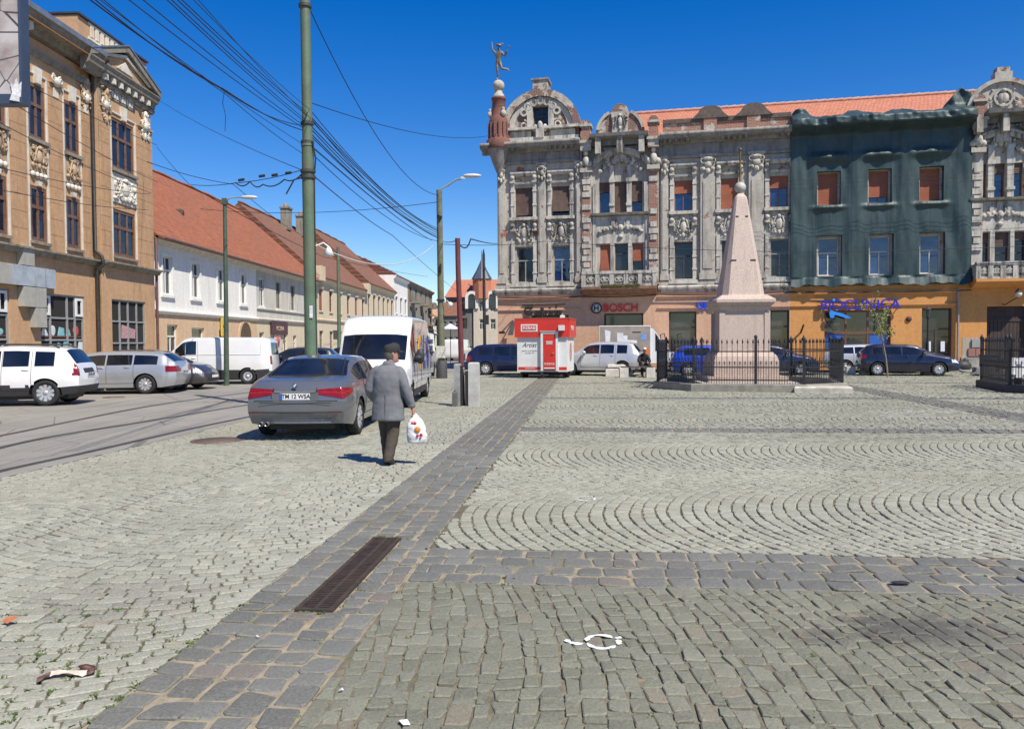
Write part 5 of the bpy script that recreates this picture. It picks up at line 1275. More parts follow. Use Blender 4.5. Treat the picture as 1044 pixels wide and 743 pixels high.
# pointed archway: vault's shade painted on dark sheets, with a real arch ring
ar = MB(); arch_band(ar, arch_c, ah-.75, 1.0, 1.28, -.07, .3, 0, PI, 16, 1.0); ar.build('arch_ring', P_APR, HW)
MB().prism([(arch_c+1.24*math.cos(PI*i/16), ah-.75+1.24*math.sin(PI*i/16)) for i in range(17)], -.045, -.032).build('arch_shade', M('gateway_shade', (.10, .065, .04), .95), HW)
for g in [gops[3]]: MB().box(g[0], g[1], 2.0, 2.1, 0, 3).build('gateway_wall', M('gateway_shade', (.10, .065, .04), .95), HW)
for i, (a, b, c, d) in enumerate(opu): 
    o = window(HW, a, b, c, d, .09, .075, 2, .64, M('white_pvc', (.7, .71, .70), .4, .05) if i < 5 else GWOOD, gl=G_DARK, rows=2)
tr = MB()
for i, (a, b, c, d) in enumerate(opu):
    if i < 4: tr.box(a-.16, a, -.06, .01, c-.1, d+.14).box(b, b+.16, -.06, .01, c-.1, d+.14).box(a, b, -.06, .01, d, d+.14).box(a-.22, b+.22, -.12, .01, c-.16, c-.02)
    else: tr.box(a-.1, b+.1, -.08, .01, c-.12, c-.02)
build_each(tr, 'window_surround', P_WHT, HW)
for i, (a, b, c, d) in enumerate(gops):
    if i == 3: continue
    window(HW, a, b, c, d, .1, .08, 2, .66, M('white_pvc', (.7, .71, .70), .4, .05), gl=G_SHOP, name='shop_window')
led = MB().profile([(.0, zg-.1), (-.1, zg-.08), (-.2, zg+.04), (-.2, zg+.1), (0, zg+.16)], -.02, half-.02); led.build('ledge', P_WHT, HW)
led = MB().profile([(.0, zg-.1), (-.1, zg-.08), (-.2, zg+.04), (-.2, zg+.1), (0, zg+.16)], half, lw).box(half+.02, lw, -.10, 0, zg+.75, zg+.82); led.build('ledge', P_GRW, HW)
MB().profile([(0, ze-.32), (-.08, ze-.3), (-.34, ze-.08), (-.34, ze-.02), (0, ze)], 0, lw).build('eaves_board', P_GRW, HW)
rf = pitched(HW, -.05, lw+.1, ze+.02, zr, mat=T_RED)
for px, py in ((172, 216), (208, 229)):          # little roof vents
    x = lw*(.12 if px < 200 else .30); yv = 2.2; zv = ze+(zr-ze)*(yv+.55)/7.15
    MB().add([(x-.16, yv, zv+.02), (x+.16, yv, zv+.02), (x, yv-.05, zv+.34), (x-.12, yv+.5, zv+.42), (x+.12, yv+.5, zv+.42)], [(0, 1, 2), (0, 2, 3), (1, 4, 2), (2, 4, 3)]).build('roof_vent', M('vent_dark', (.06, .035, .03), .8), rf)
MB().tube([(.35, -.62, ze-.02), (lw, -.62, ze-.05)], .075, 8).build('gutter', M('gutter_rust', (.16, .10, .075), .6, .3, 4), HW)
MB().tube([(lw-.2, -.1, 0), (lw-.2, -.1, ze-.3)], .06, 6).build('drain_pipe', M('pipe_white', (.6, .6, .58), .5, .1), HW)
def street_sign(name, label, px, py, w_, h_, mat, body=None, tm=None, off=-.15, size=.3):
    s, z = ST.at(px, py); t = thing(name, label, 'sign', ST.world(s, off, z), ST.ang)
    MB().bbox(-w_/2, w_/2, -.05, .05, -h_/2, h_/2, .01).build('board', mat, t)
    if body: text('lettering', body, size, tm, t, (0, -.06, 0), ext=.004)
    return t
street_sign('shop_sign', 'yellow shop panel on the apricot wall beside the street lamp', 226.5, 333, .95, 1.15, M('sign_yellow', (.62, .45, .07), .5, .1), 'SERVICE', blk, size=.2)
street_sign('shop_sign', 'dark maroon shop board on the cream wall right of the archway', 283, 335, 3.6, .9, M('sign_maroon', (.075, .02, .025), .5, .15), 'PIZZERIA', M('letter_cream', (.6, .5, .35), .5), size=.42)
s, z = ST.at(281.5, 353); t = thing('shop_poster', 'red and white round poster in the doorway below the maroon board', 'poster', ST.world(s, -.08, 1.7), ST.ang)
MB().bbox(-.7, .7, -.03, .03, -.85, .75, .01).build('board', M('poster_white', (.6, .55, .53), .5, .2, 6), t); MB().lathe([(.01, 0), (.42, 0), (.42, .03), (.01, .03)], (0, -.065, .1), 18, axis='y').build('disc', M('poster_red', (.5, .12, .10), .5, .2), t)

# ------------------------------------------------------------------ the houses further down
def row_house(label, px0, px1, ze, zr, wallm, lowm, roofm, n, zf=None, setb=6.6, win=(.55, 1.9), shm=None, gable=False, extra=None, kind='house', zr_hip=0):
    s0, s1 = sx(px0), sx(px1); r = house('terraced_house', label, s0, kind); l = s1-s0; zf = zf or ze*.5
    hw = win[0]; ops = []
    for i in range(n):
        c = l*(i+.5)/n
        ops.append((c-hw, c+hw, zf+.9, min(zf+.9+win[1], ze-.5)))
        if extra: ops.append((c-hw, c+hw, zf+.9+extra, min(zf+.9+extra+win[1], ze-.4)))
    mb = MB(); wall(mb, 0, l, zf, ze, ops, 0, .22); mb.quad((0, 0, zf), (0, 12, zf), (0, 12, ze), (0, 0, ze)); mb.quad((l, 0, 0), (l, 0, ze), (l, 12, ze), (l, 12, 0)); mb.build('upper_wall', wallm, r)
    gops = [(l*(i+.5)/n-hw*1.2, l*(i+.5)/n+hw*1.2, .3 if i % 2 else .9, 2.75) for i in range(n)]
    mb = MB(); wall(mb, 0, l, 0, zf, gops, -.03, .25); mb.build('lower_wall', lowm, r)
    for i, o in enumerate(ops):
        w_ = window(r, *o, .12, .08, 2, .64, BRWOOD if i % 2 else GWOOD, gl=G_DARK, shutter=(.95 if shm and i % 2 == 0 else 0), shm=shm)
    for o in gops: window(r, *o, .12, .08, 2, .66, GWOOD, gl=G_SHOP, name='shop_window')
    tr = MB()
    for a, b, c, d in ops: tr.box(a-.12, b+.12, -.1, .01, c-.14, c-.02).box(a-.1, b+.1, -.12, .01, d+.05, d+.2)
    tr.profile([(0, zf-.08), (-.16, zf), (-.18, zf+.1), (0, zf+.16)], 0, l); tr.profile([(0, ze-.5), (-.1, ze-.45), (-.4, ze-.15), (-.42, ze-.02), (0, ze)], 0, l)
    build_each(tr, 'trim', wallm, r)
    if roofm: pitched(r, 0, l, ze+.02, zr, setb, .5, roofm)
    return r, l
hA, lA = row_house('cream house with a dark red tiled roof and two chimneys beyond the green tram pole', 322, 374, Z(6.7), Z(12.3), P_CRM, P_CRM, T_BRN, 6, Z(3.4), shm=SH_O)
for x in (lA*.48, lA*.72):
    m = MB().box(x-.55, x+.55, 5.2, 6.0, Z(11.4), Z(13.2)).box(x-.65, x+.65, 5.1, 6.1, Z(13.2), Z(13.35)); 
    for k in (-.3, .3): m.lathe([(.16, 0), (.14, .4), (.1, .42)], (x+k, 5.6, Z(13.35)), 8)
    m.build('chimney', P_SOOT, hA)
q = MB().box(lA-1.6, lA-.2, -.55, -.1, Z(6.4), Z(7.35)).box(.0, 1.4, -.55, -.1, Z(6.4), Z(7.5))
build_each(q, 'parapet_stub', P_CRM, hA)
hB, lB = row_house('house with a steep brown gabled roof and narrow pilasters, fourth along the street', 374, 402, Z(7.5), Z(13.2), P_CRM, P_CRM, T_BRN, 6, Z(3.2), win=(.6, 2.9))
MB().add([(lB+.02, -.4, Z(7.5)), (lB+.02, 6.6, Z(13.2)), (lB+.02, 13, Z(7.5)), (lB-.3, -.4, Z(7.5)), (lB-.3, 6.6, Z(13.2)), (lB-.3, 13, Z(7.5))], [(0, 1, 2), (3, 5, 4), (0, 3, 4, 1)]).build('brick_gable', bricks('street_brick', (.33, .14, .09), (.27, .11, .07), (.3, .24, .18)), hB)
hC, lC = row_house('tall narrow white house with three small dark windows', 402, 416, Z(9.6), Z(12.5), P_WHT, P_CRM, T_DRK, 3, Z(4.4), win=(.7, 2.2))
hD, lD = row_house('dark ornate house with heavy balconies near the end of the street', 416, 441, Z(9.6), Z(12.6), P_SOOT, P_GRW, T_BRN, 5, Z(4.0), win=(.8, 1.9), extra=3.0)
m = MB()
for i in range(3):
    x = lD*(i*2+1)/6; m.box(x-1.8, x+1.8, -1.2, 0, Z(4.2), Z(4.4)).box(x-1.8, x+1.8, -1.2, -1.05, Z(4.4), Z(5.2)); m.box(x-1.8, x+1.8, -1.2, 0, Z(6.9), Z(7.1)).box(x-1.8, x+1.8, -1.2, -1.05, Z(7.1), Z(7.8))
build_each(m, 'balcony', P_SOOT, hD)
row_house('low white house with an orange roof at the far end of the left row', 441, 446.5, Z(5.8), Z(9.5), P_WHT, P_WHT, ROOF_O, 3, Z(3.0))
row_house('pale house front closing the far left row beside the tram pole', 446.5, 453, Z(7.4), Z(11), P_CRM, P_CRM, T_DRK, 5, Z(3.0))

# ------------------------------------------------------------------ far house with a turret at the end of the street
D = 150.0
x0, x1 = PD(455, 340, D).x, PD(515, 340, D).x
FT = thing('turret_house', 'far house with an orange roof, white arched gables and a grey conical turret', 'house', (x0, D, 0), 0)
xt = PD(491.5, 340, D).x-x0; ln = x1-x0; eave = PD(480, 303, D).z; rid = PD(480, 283, D).z
opl = [(1.0+i*2.1, 1.9+i*2.1, z, z+2.0) for i in range(3) for z in (4.2, 7.6)]; opr_ = [(xt+1.6, xt+2.6, z, z+2.0) for z in (4.0, 7.4)]+[(xt-.5, xt+.5, 7.4, 9.4), (xt-.5, xt+.5, 4.0, 6.0)]
shaded_grey_f = old_plaster('far_shaded_grey', (.13, .125, .12), (.18, .17, .16), (.07, .07, .07)); cream_f = old_plaster('far_cream', (.50, .44, .34), (.55, .49, .39), (.32, .27, .2), grime_amt=.3)
mb = MB(); wall(mb, 0, xt-1.6, 0, eave, opl, 0, .25); mb.build('shaded_wall', shaded_grey_f, FT)  # shade of the left front put into its dark grey colour
mb = MB(); wall(mb, xt-1.6, ln, 0, eave, opr_, -.4, .25); mb.quad((xt-1.6, -.4, 0), (xt-1.6, 0, 0), (xt-1.6, 0, eave), (xt-1.6, -.4, eave)); mb.quad((ln, -.4, 0), (ln, 10, 0), (ln, 10, eave), (ln, -.4, eave)); mb.build('cream_wall', cream_f, FT)
for o in opl: window(FT, *o, .15, .1, 2, .6, DKWOOD, gl=G_DARK)
for o in opr_: window(FT, *o, -.25, .1, 2, .6, WHWOOD, gl=G_DARK)
MB().add([(-.3, -.5, eave), (ln, -.5, eave), (ln, 5, rid), (1.5, 5, rid), (-.3, 10, eave), (ln, 10, eave)], [(0, 1, 2, 3), (3, 2, 5, 4), (0, 3, 4)]).build('roof', ROOF_O, FT)
pk = PD(491.5, 264, D).z; cb = PD(491.5, 284, D).z
m = MB().lathe([(1.75, eave-.3), (1.75, cb)], (xt, .4, 0), 10, smooth=False); tw_ = m.build('turret', M('turret_orange', (.45, .17, .09), .8, .2), FT)
MB().lathe([(2.0, cb-.1), (1.0, (cb+pk)/2-.2), (.08, pk), (.05, pk+1.6), (.01, pk+1.7)], (xt, .4, 0), 8, smooth=False).build('turret_roof', M('slate_roof', (.07, .085, .11), .5, .2), tw_)
for dx_ in (-1.9, 2.0):
    m = MB(); arch_band(m, xt+dx_-.0, eave-.1, .7, 1.25, -.75, .6, 0, PI, 12); m.box(xt+dx_-1.25, xt+dx_-.7, -.75, .6, eave-2.2, eave-.1).box(xt+dx_+.7, xt+dx_+1.25, -.75, .6, eave-2.2, eave-.1); g = m.build('arched_gable', M('gable_white', (.66, .63, .57), .8, .1), FT)
    MB().box(xt+dx_-.7, xt+dx_+.7, -.5, -.45, eave-2.2, eave+.5).build('pane', G_DARK, g)
# grey house beside it, beyond the tram pole
gx0, gx1 = PD(449, 340, 140).x, PD(466, 340, 140).x
FH = thing('far_house', 'dark grey far house behind the white parasol', 'house', (gx0, 140, 0), 0); l = gx1-gx0; hh = PD(470, 322, 140).z
ops = [(.4+i*1.1, 1.1+i*1.1, z, z+1.4) for i in range(3) for z in (1.2, 4.0)]
mb = MB(); wall(mb, 0, l, 0, hh, ops, 0, .2); mb.quad((l, 0, 0), (l, 8, 0), (l, 8, hh), (l, 0, hh)); mb.build('wall', shaded_grey_f, FH)
for o in ops: window(FH, *o, .12, .08, 1, .6, WHWOOD, gl=G_DARK)
MB().add([(-.2, -.4, hh), (l+.2, -.4, hh), (l+.2, 4, hh+2.6), (-.2, 4, hh+2.6), (l+.2, 8, hh), (-.2, 8, hh)], [(0, 1, 2, 3), (3, 2, 4, 5), (1, 4, 2)]).build('roof', T_BRN, FH)
# ------------------------------------------------------------------ vehicles
TYRE = M('tyre_rubber', (.018, .018, .019), .85, .2, 8); ALLOY = M('alloy_wheel', (.55, .55, .56), .35, .1, 6, metal=.55); DKMET = M('wheel_dark', (.02, .02, .022), .6)
BLKPL = M('black_plastic', (.028, .028, .03), .6, .15, 8); REDL = M('tail_lamp', (.20, .007, .005), .22, .35, 14, coat=.3); CLRL = M('head_lamp', (.55, .56, .58), .08, .15, 9, coat=1); AMB = M('amber_lamp', (.6, .2, .02), .2)
CARG = glass('car_glass', (.012, .014, .018), .03, 1.7); CHROME = M('chrome', (.62, .62, .63), .15, .05, 5, metal=1)
PLATE = M('plate_white', (.68, .68, .66), .5, .04); PLBLUE = M('plate_blue', (.03, .08, .42), .5, .05); SEAM = M('seam_dark', (.015, .015, .016), .7)
def paint(name, c, metal=.0, rough=.35): return M(name, c, rough, .06, 1.2, metal=metal, coat=1.0, dirt=[x*.75+.03 for x in c], dirt_amt=.35)

def lerp_keys(keys, x):
    if x <= keys[0][0]: return keys[0][1]
    for (a, va), (b, vb) in zip(keys, keys[1:]):
        if a <= x <= b: return va+(vb-va)*(x-a)/(b-a)
    return keys[-1][1]
SPECS = {
 'sedan': dict(L=4.9, W=1.86, top=[(0, 1.02), (.05, 1.045), (.2, 1.065), (.58, 1.095), (.66, 1.105), (1.42, 1.41), (1.85, 1.46), (2.5, 1.455), (2.95, 1.40), (3.75, 1.03), (4.5, .90), (4.78, .80), (4.9, .66)],
    belt=[(0, .90), (.3, .97), (.9, 1.0), (1.6, .975), (3.6, .93), (4.5, .82), (4.9, .55)], axles=(.99, 3.95), R=.335, ws=(2.98, 3.72), rw=(.68, 1.40), panes=[(.98, 1.42), (1.46, 2.28), (2.34, 3.35)], doors=[1.42, 2.31, 3.45], wr=.62, tilt=.16, zb=.24, hatch=False),
 'wagon': dict(L=4.85, W=1.84, top=[(0, 1.0), (.02, 1.08), (.42, 1.36), (.8, 1.42), (1.7, 1.455), (2.5, 1.45), (2.95, 1.40), (3.75, 1.03), (4.5, .90), (4.75, .78), (4.85, .64)],
    belt=[(0, .94), (.9, .965), (3.6, .92), (4.5, .80), (4.85, .52)], axles=(1.0, 3.86), R=.33, ws=(2.98, 3.72), rw=(.06, .46), panes=[(.62, 1.38), (1.44, 2.25), (2.31, 3.3)], doors=[1.40, 2.28, 3.4], wr=.62, tilt=.10, zb=.22, hatch=False),
 'hatch': dict(L=4.2, W=1.76, top=[(0, .98), (.02, 1.06), (.35, 1.40), (.7, 1.46), (1.5, 1.485), (2.0, 1.475), (2.4, 1.42), (3.15, 1.05), (3.85, .90), (4.1, .76), (4.2, .62)],
    belt=[(0, .95), (.8, .965), (3.0, .93), (3.85, .80), (4.2, .5)], axles=(.72, 3.3), R=.315, ws=(2.42, 3.12), rw=(.05, .38), panes=[(.52, .95), (1.0, 1.72), (1.78, 2.75)], doors=[.98, 1.75, 2.85], wr=.61, tilt=.10, zb=.2, hatch=False),
 'suv': dict(L=4.32, W=1.82, top=[(0, 1.04), (.02, 1.12), (.30, 1.56), (.6, 1.62), (1.6, 1.665), (2.2, 1.655), (2.55, 1.60), (3.15, 1.17), (3.95, 1.04), (4.2, .88), (4.32, .66)],
    belt=[(0, 1.04), (.8, 1.06), (3.0, 1.04), (3.95, .94), (4.32, .55)], axles=(.84, 3.5), R=.36, ws=(2.57, 3.12), rw=(.05, .33), panes=[(.62, 1.12), (1.26, 1.92), (1.98, 2.78)], doors=[1.18, 1.95, 2.9], wr=.66, tilt=.08, zb=.28, hatch=False),
 'van': dict(L=4.9, W=1.9, top=[(0, 1.80), (.06, 1.88), (.3, 1.935), (2.0, 1.95), (3.3, 1.94), (3.55, 1.88), (4.15, 1.28), (4.6, 1.08), (4.82, .9), (4.9, .7)],
    belt=[(0, 1.16), (3.4, 1.16), (4.1, 1.1), (4.6, .95), (4.9, .6)], axles=(.98, 3.95), R=.325, ws=(3.58, 4.12), rw=None, panes=[(3.02, 3.86)], doors=[2.92, 3.9], wr=.80, tilt=.05, zb=.22, hatch=True),
 'bigvan': dict(L=5.6, W=1.97, top=[(0, 2.30), (.05, 2.36), (.3, 2.40), (2.0, 2.42), (3.9, 2.42), (4.15, 2.37), (4.42, 2.14), (4.60, 1.94), (5.10, 1.26), (5.36, 1.10), (5.52, .95), (5.6, .7)],
    belt=[(0, 1.22), (4.3, 1.22), (5.0, 1.14), (5.35, 1.0), (5.6, .6)], axles=(1.0, 4.75), R=.34, ws=(4.62, 5.08), rw=None, panes=[(3.98, 4.72)], doors=[3.85, 4.8], wr=.80, tilt=.04, zb=.26, hatch=True),
}
WHEELS = {}
def wheel_mesh(Rw, kind):
    key = (round(Rw, 3), kind)
    if key in WHEELS: return WHEELS[key]
    t = MB(); rr = Rw*.66
    t.lathe([(rr, -.10), (Rw*.93, -.105), (Rw, -.07), (Rw, .07), (Rw*.93, .105), (rr, .10), (rr, -.10)], (0, 0, 0), 28, axis='y')
    to = t.build('tyre', TYRE); r = MB()
    r.lathe([(rr+.005, .085), (rr-.02, .095), (rr-.035, .07), (rr-.04, .03), (.02, .02)], (0, 0, 0), 28, 1, axis='y')
    if kind == 'cap':
        r.lathe([(rr-.03, .085), (rr*.6, .10), (rr*.55, .085), (rr*.3, .085), (rr*.28, .105), (.01, .11)], (0, 0, 0), 24, 0, axis='y')
    else:
        n = 10 if kind == 'multi' else 5
        for i in range(n):
            a = 2*PI*i/n; w_ = .03 if n == 10 else .055
            mt = Matrix.Rotation(a, 4, 'Y')
            r.add([mt @ Vector(p) for p in ((-w_, .06, .05), (w_, .06, .05), (w_*1.3, .06, rr-.01), (-w_*1.3, .06, rr-.01), (-w_, .088, .05), (w_, .088, .05), (w_*1.3, .098, rr-.01), (-w_*1.3, .098, rr-.01))], [(4, 5, 6, 7), (0, 4, 7, 3), (1, 2, 6, 5), (3, 7, 6, 2)], 0)
        r.lathe([(rr-.012, .075), (rr+.006, .10), (rr+.012, .085)], (0, 0, 0), 28, 0, axis='y'); r.lathe([(.07, .07), (.065, .098), (.01, .10)], (0, 0, 0), 14, 0, axis='y')
    ro = r.build('rim', [ALLOY if kind != 'steel' else DKMET, DKMET]); 
    td, rd = to.data, ro.data; bpy.data.objects.remove(to); bpy.data.objects.remove(ro)
    WHEELS[key] = (td, rd); return td, rd

def car(name, label, cat, typ, pos, ang, mat, group=None, wheel='five', parts=(), over=None, plate='r', plastic=None, res=1.0, seams=True, mirror=True, rails=False, lamps=None):
    S = dict(SPECS[typ]); S.update(over or {})
    Lc, W, zb0 = S['L'], S['W'], S['zb']; top, belt = S['top'], S['belt']; ax, Rw = S['axles'], S['R']
    t = thing(name, label, cat, (pos[0], pos[1], 0), ang, group)
    xs = sorted({0, .015, .05, .11, .2, Lc-.2, Lc-.11, Lc-.05, Lc-.015, Lc} | {round(Lc*i/int(58*res), 4) for i in range(1, int(58*res))} | {p for ab in S['panes'] for p in ab} | set(S['ws']) | set(S['rw'] or ()))
    x2 = [xs[0]]
    for x in xs[1:]:
        if x-x2[-1] > .012 or x in (Lc,): x2.append(x)
    xs = x2
    def smooth(k, x): return (lerp_keys(k, x-.06)+2*lerp_keys(k, x)+lerp_keys(k, x+.06))/4 if .1 < x < Lc-.1 else lerp_keys(k, x)
    NL = 11 if res < 1.2 else 23
    def section(x):
        tp, b = smooth(top, x), smooth(belt, x); b = min(b, tp-.02)
        e1, e2 = max(0, 1-x/.5), max(0, 1-(Lc-x)/.75)
        w_ = W/2*(1-.10*e1**2.2-.20*e2**2.2); zb = zb0+.06*e1+.05*e2
        c = max(0, min(1, (tp-b-.05)/.3)); wr = lerp_keys([(0, .0), (1, 1)], c)
        rows = []
        for i in range(NL):
            f = i/(NL-1); z = zb+(b-zb)*f; y = w_*(.885+.115*math.sin(PI*(.16+.68*f))) if f < .99 else w_*.945
            if S['hatch']: y = w_*(.94+.06*math.sin(PI*(.12+.6*f)))
            rows.append((y, z))
        by = rows[-1][0]; ry = by*(1-c)*.93+c*W*(S['wr']/2+.055)*(1-.06*e1); rz = tp-.015-.075*c
        ry = min(ry, by-.01)
        for f in (.07, .90, 1.0): rows.append((by+(ry-by)*f+(.012*math.sin(PI*f) if c > .5 else 0), b+(rz-b)*f))
        rows.append((ry*.93, rz+(tp-rz)*.55)); rows.append((ry*.62, tp-.008*c)); rows.append((ry*.3, tp)); rows.append((0, tp))
        return rows
    secs = [section(x) for x in xs]; NR = len(secs[0])
    G0, G1, G2 = NL, NL+1, NL+2
    def shear(x, z):                # lean of the tail and nose
        e1, e2 = max(0, 1-x/.6), max(0, 1-(Lc-x)/.5); d = 0
        if e1: d += e1*(max(0, z-.72)*S['tilt']*1.6+max(0, .5-z)*.35-.0)
        if e2: d -= e2*(max(0, z-.5)*.25+max(0, .42-z)*.3)
        return x+d
    V = {}; verts = []
    for i, x in enumerate(xs):
        for j, (y, z) in enumerate(secs[i]):
            X, Z_ = shear(x, z), z
            if j < NL:              # pull the edge of each wheel arch into a circle
                for a in ax:
                    Ra = Rw+.055; dx, dz = X-a, Z_-Rw*.98; d = math.hypot(dx, dz)
                    if .001 < d and abs(d-Ra) < .045 and dz > -.2: X, Z_ = a+dx/d*Ra, Rw*.98+dz/d*Ra
            for s in (1, -1):
                if y == 0 and s < 0: V[i, j, s] = V[i, j, 1]; continue
                V[i, j, s] = len(verts); verts.append((X-Lc/2, s*y, Z_))
    groups = {}
    def put(key, f): groups.setdefault(key, []).append(f)
    def cen(f): return [sum(verts[k][q] for k in f)/len(f) for q in range(3)]
    def classify(f, zone, j, xm):
        c = cen(f); X = c[0]+Lc/2
        for nm, fn in parts:
            if fn(X, c[1], c[2], zone, j): return nm
        if zone == 'side' and j == G0:
            for k, (a, b) in enumerate(S['panes']):
                if a <= xm <= b: return 'window%d' % k
        if zone == 'side' and j in (G1,) and S['ws'][0]+.1 < xm < S['ws'][1]-.05 and False: return 'windscreen'
        if zone == 'roof':
            if S['ws'][0] <= xm <= S['ws'][1] and j >= G2+1: return 'windscreen'
            if S['rw'] and S['rw'][0] <= xm <= S['rw'][1] and j >= G2+1: return 'rear_window'
        if plastic and c[2] < plastic and zone in ('side', 'rear', 'front'): return 'lower_trim'
        return 'body'
    for i in range(len(xs)-1):
        xm = (xs[i]+xs[i+1])/2
        for s in (1, -1):
            for j in range(NR-1):
                f = [V[i, j, s], V[i+1, j, s], V[i+1, j+1, s], V[i, j+1, s]]
                if s < 0: f = f[::-1]
                f = list(dict.fromkeys(f))
                if len(f) < 3: continue
                c = cen(f)
                if j < NL-1 and any(math.hypot(c[0]+Lc/2-a, c[2]-Rw*.98) < Rw+.045 and c[2] < Rw*2+.1 for a in ax): continue
                put(classify(f, 'side' if j < G2 else 'roof', j, xm), f)
        put('body', [V[i, 0, 1], V[i, 0, -1], V[i+1, 0, -1], V[i+1, 0, 1]])
    NC = 16 if res < 1.2 else 40
    for end, i, zone in ((0, 0, 'rear'), (1, len(xs)-1, 'front')):
        cap = {}
        for j in range(NR):
            for k in range(NC+1):
                if k == 0: cap[j, k] = V[i, j, 1]; continue
                if k == NC: cap[j, k] = V[i, j, -1]; continue
                y, z = secs[i][j]; f = 1-2*k/NC
                if y == 0: cap[j, k] = V[i, j, 1]; continue
                cap[j, k] = len(verts); bul = .055*(1-f*f) if end == 0 else -.12*(1-f*f)
                bul *= min(1, max(0, (secs[i][NR-1][1]-z)/.15)) if end == 0 else 1
                verts.append((shear(xs[i], z)-Lc/2-bul, y*f, z))
        for j in range(NR-1):
            for k in range(NC):
                f = [cap[j, k], cap[j+1, k], cap[j+1, k+1], cap[j, k+1]]
                if end == 0: f = f
                f = list(dict.fromkeys(f))
                if len(f) < 3: continue
                if end == 1: f = f[::-1]
                put(classify(f, zone, j, xs[i]), f)
    pm = {'body': mat, 'lower_trim': BLKPL, 'windscreen': CARG, 'rear_window': CARG, 'tail_light': REDL, 'headlight': CLRL, 'grille': BLKPL, 'dark_panel': BLKPL, 'rear_bumper': mat, 'bumper': BLKPL, 'amber': AMB, 'chrome_strip': CHROME, 'windscreen2': CARG, 'door_glass': CARG, 'white_cap': mat}
    for key, fs in groups.items():
        used = sorted({k for f in fs for k in f}); mp = {k: n for n, k in enumerate(used)}
        nm = key.rstrip('0123456789'); m = CARG if nm == 'window' else pm.get(nm, mat)
        sets = [fs]
        if nm in ('tail_light', 'headlight') or nm == 'window':        # left and right are parts of their own
            sets = [[f for f in fs if cen(f)[1] > 0], [f for f in fs if cen(f)[1] <= 0]]
        for fs2 in sets:
            if not fs2: continue
            used = sorted({k for f in fs2 for k in f}); mp = {k: n for n, k in enumerate(used)}
            b = MB(); b.add([verts[k] for k in used], [[mp[k] for k in f] for f in fs2], 0, True); b.build({'amber': 'side_lamp'}.get(nm, nm), m, t, sharp=38)
    # wheel housings and wheels
    hb = MB()
    for a in ax:
        for s in (1, -1):
            y1, y0 = W/2*.965, W/2-.34
            n = 14; vs = []
            for k in range(n+1):
                q = PI*(-.08+1.16*k/n); vs += [(a-Lc/2+(Rw+.062)*math.cos(q), s*y1, Rw*.98+(Rw+.062)*math.sin(q)), (a-Lc/2+(Rw+.062)*math.cos(q), s*y0, Rw*.98+(Rw+.062)*math.sin(q))]
            hb.add(vs, [(2*k, 2*k+1, 2*k+3, 2*k+2) for k in range(n)]); hb.add([vs[2*k+1] for k in range(n+1)], [tuple(range(n+1))])
    hb.box(-Lc/2+.35, Lc/2-.4, -W/2+.36, W/2-.36, .17, zb0+.12)
    hb.build('underbody', DKMET, t)
    td, rd = wheel_mesh(Rw, wheel)
    for a in ax:
        for s in (1, -1):
            wo_ = bpy.data.objects.new('wheel', td); col.objects.link(wo_); wo_.parent = t; wo_.location = (a-Lc/2, s*(W/2-.13), Rw)
            ro = bpy.data.objects.new('rim', rd); col.objects.link(ro); ro.parent = wo_
            if s < 0: wo_.rotation_euler = (0, 0, PI)
    if lamps:            # wrap-round tail lamps: a lens laid on the rear face and round the corner
        y0, low, upp, xs_, slow, supp = lamps
        def half(z):
            for (ya, za), (yb, zb_) in zip(secs[0], secs[0][1:]):
                if za <= z <= zb_: return ya+(yb-ya)*(z-za)/max(1e-6, zb_-za)
            return secs[0][-5][0]
        def side_y(x, z):
            se = section(x)
            for (ya, za), (yb, zb_) in zip(se, se[1:]):
                if za <= z <= zb_: return ya+(yb-ya)*(z-za)/max(1e-6, zb_-za)
            return se[NL][0]
        for s in (1, -1):
            n, m_ = 26, 10; vs = []
            for i in range(n+1):
                for k in range(m_+1):
                    u = i/n*1.45
                    if u <= 1:
                        yy = y0+(half(.85)-y0)*u; z = low(yy)+(upp(yy)-low(yy))*k/m_; h = half(z); f = min(1, (y0+(h-y0)*u)/h)
                        vs.append((shear(0, z)-Lc/2-.055*(1-f*f)*min(1, max(0, (secs[0][NR-1][1]-z)/.15))-.009, s*h*f*1.004, z))
                    else:
                        x = xs_*(u-1)/.45; z = slow(x)+(supp(x)-slow(x))*k/m_; vs.append((shear(x, z)-Lc/2-.004, s*(side_y(x, z)+.007), z))
            fs = [(i*(m_+1)+k, (i+1)*(m_+1)+k, (i+1)*(m_+1)+k+1, i*(m_+1)+k+1)[::s] for i in range(n) for k in range(m_)]
            o = MB().add(vs, fs, 0, True).build('tail_light', REDL, t)
            MB().tube([vs[i*(m_+1)+5] for i in range(2, n-3)], .006, 4).build('light_bar', M('lamp_bar', (.5, .04, .03), .2, .1), o)
    def side_pt(x, j):
        k = min(range(len(xs)), key=lambda q: abs(xs[q]-x)); return verts[V[k, j, 1]]
    if seams:
        sm = MB()
        for x in S['doors']:
            for s in (1, -1):
                pts = [(side_pt(x, j)[0], s*(side_pt(x, j)[1]+.001), side_pt(x, j)[2]) for j in range(NL//5, G2)]; sm.tube(pts, .006, 4)
        for s in (1, -1):
            pts = [(side_pt(x, NL//5)[0], s*(side_pt(x, NL//5)[1]+.001), side_pt(x, NL//5)[2]) for x in (S['doors'][0], S['doors'][-1])]; sm.tube(pts, .006, 4)
        sm.build('door_seam', SEAM, t)
        hd = MB()
        for x in S['doors'][:-1]:
            p = side_pt(x+.18, NL-1-NL//6)
            for s in (1, -1): MB().ball((p[0], s*(p[1]+.012), p[2]+.02), (.10, .018, .018), 8, 5).build('door_handle', mat, t)
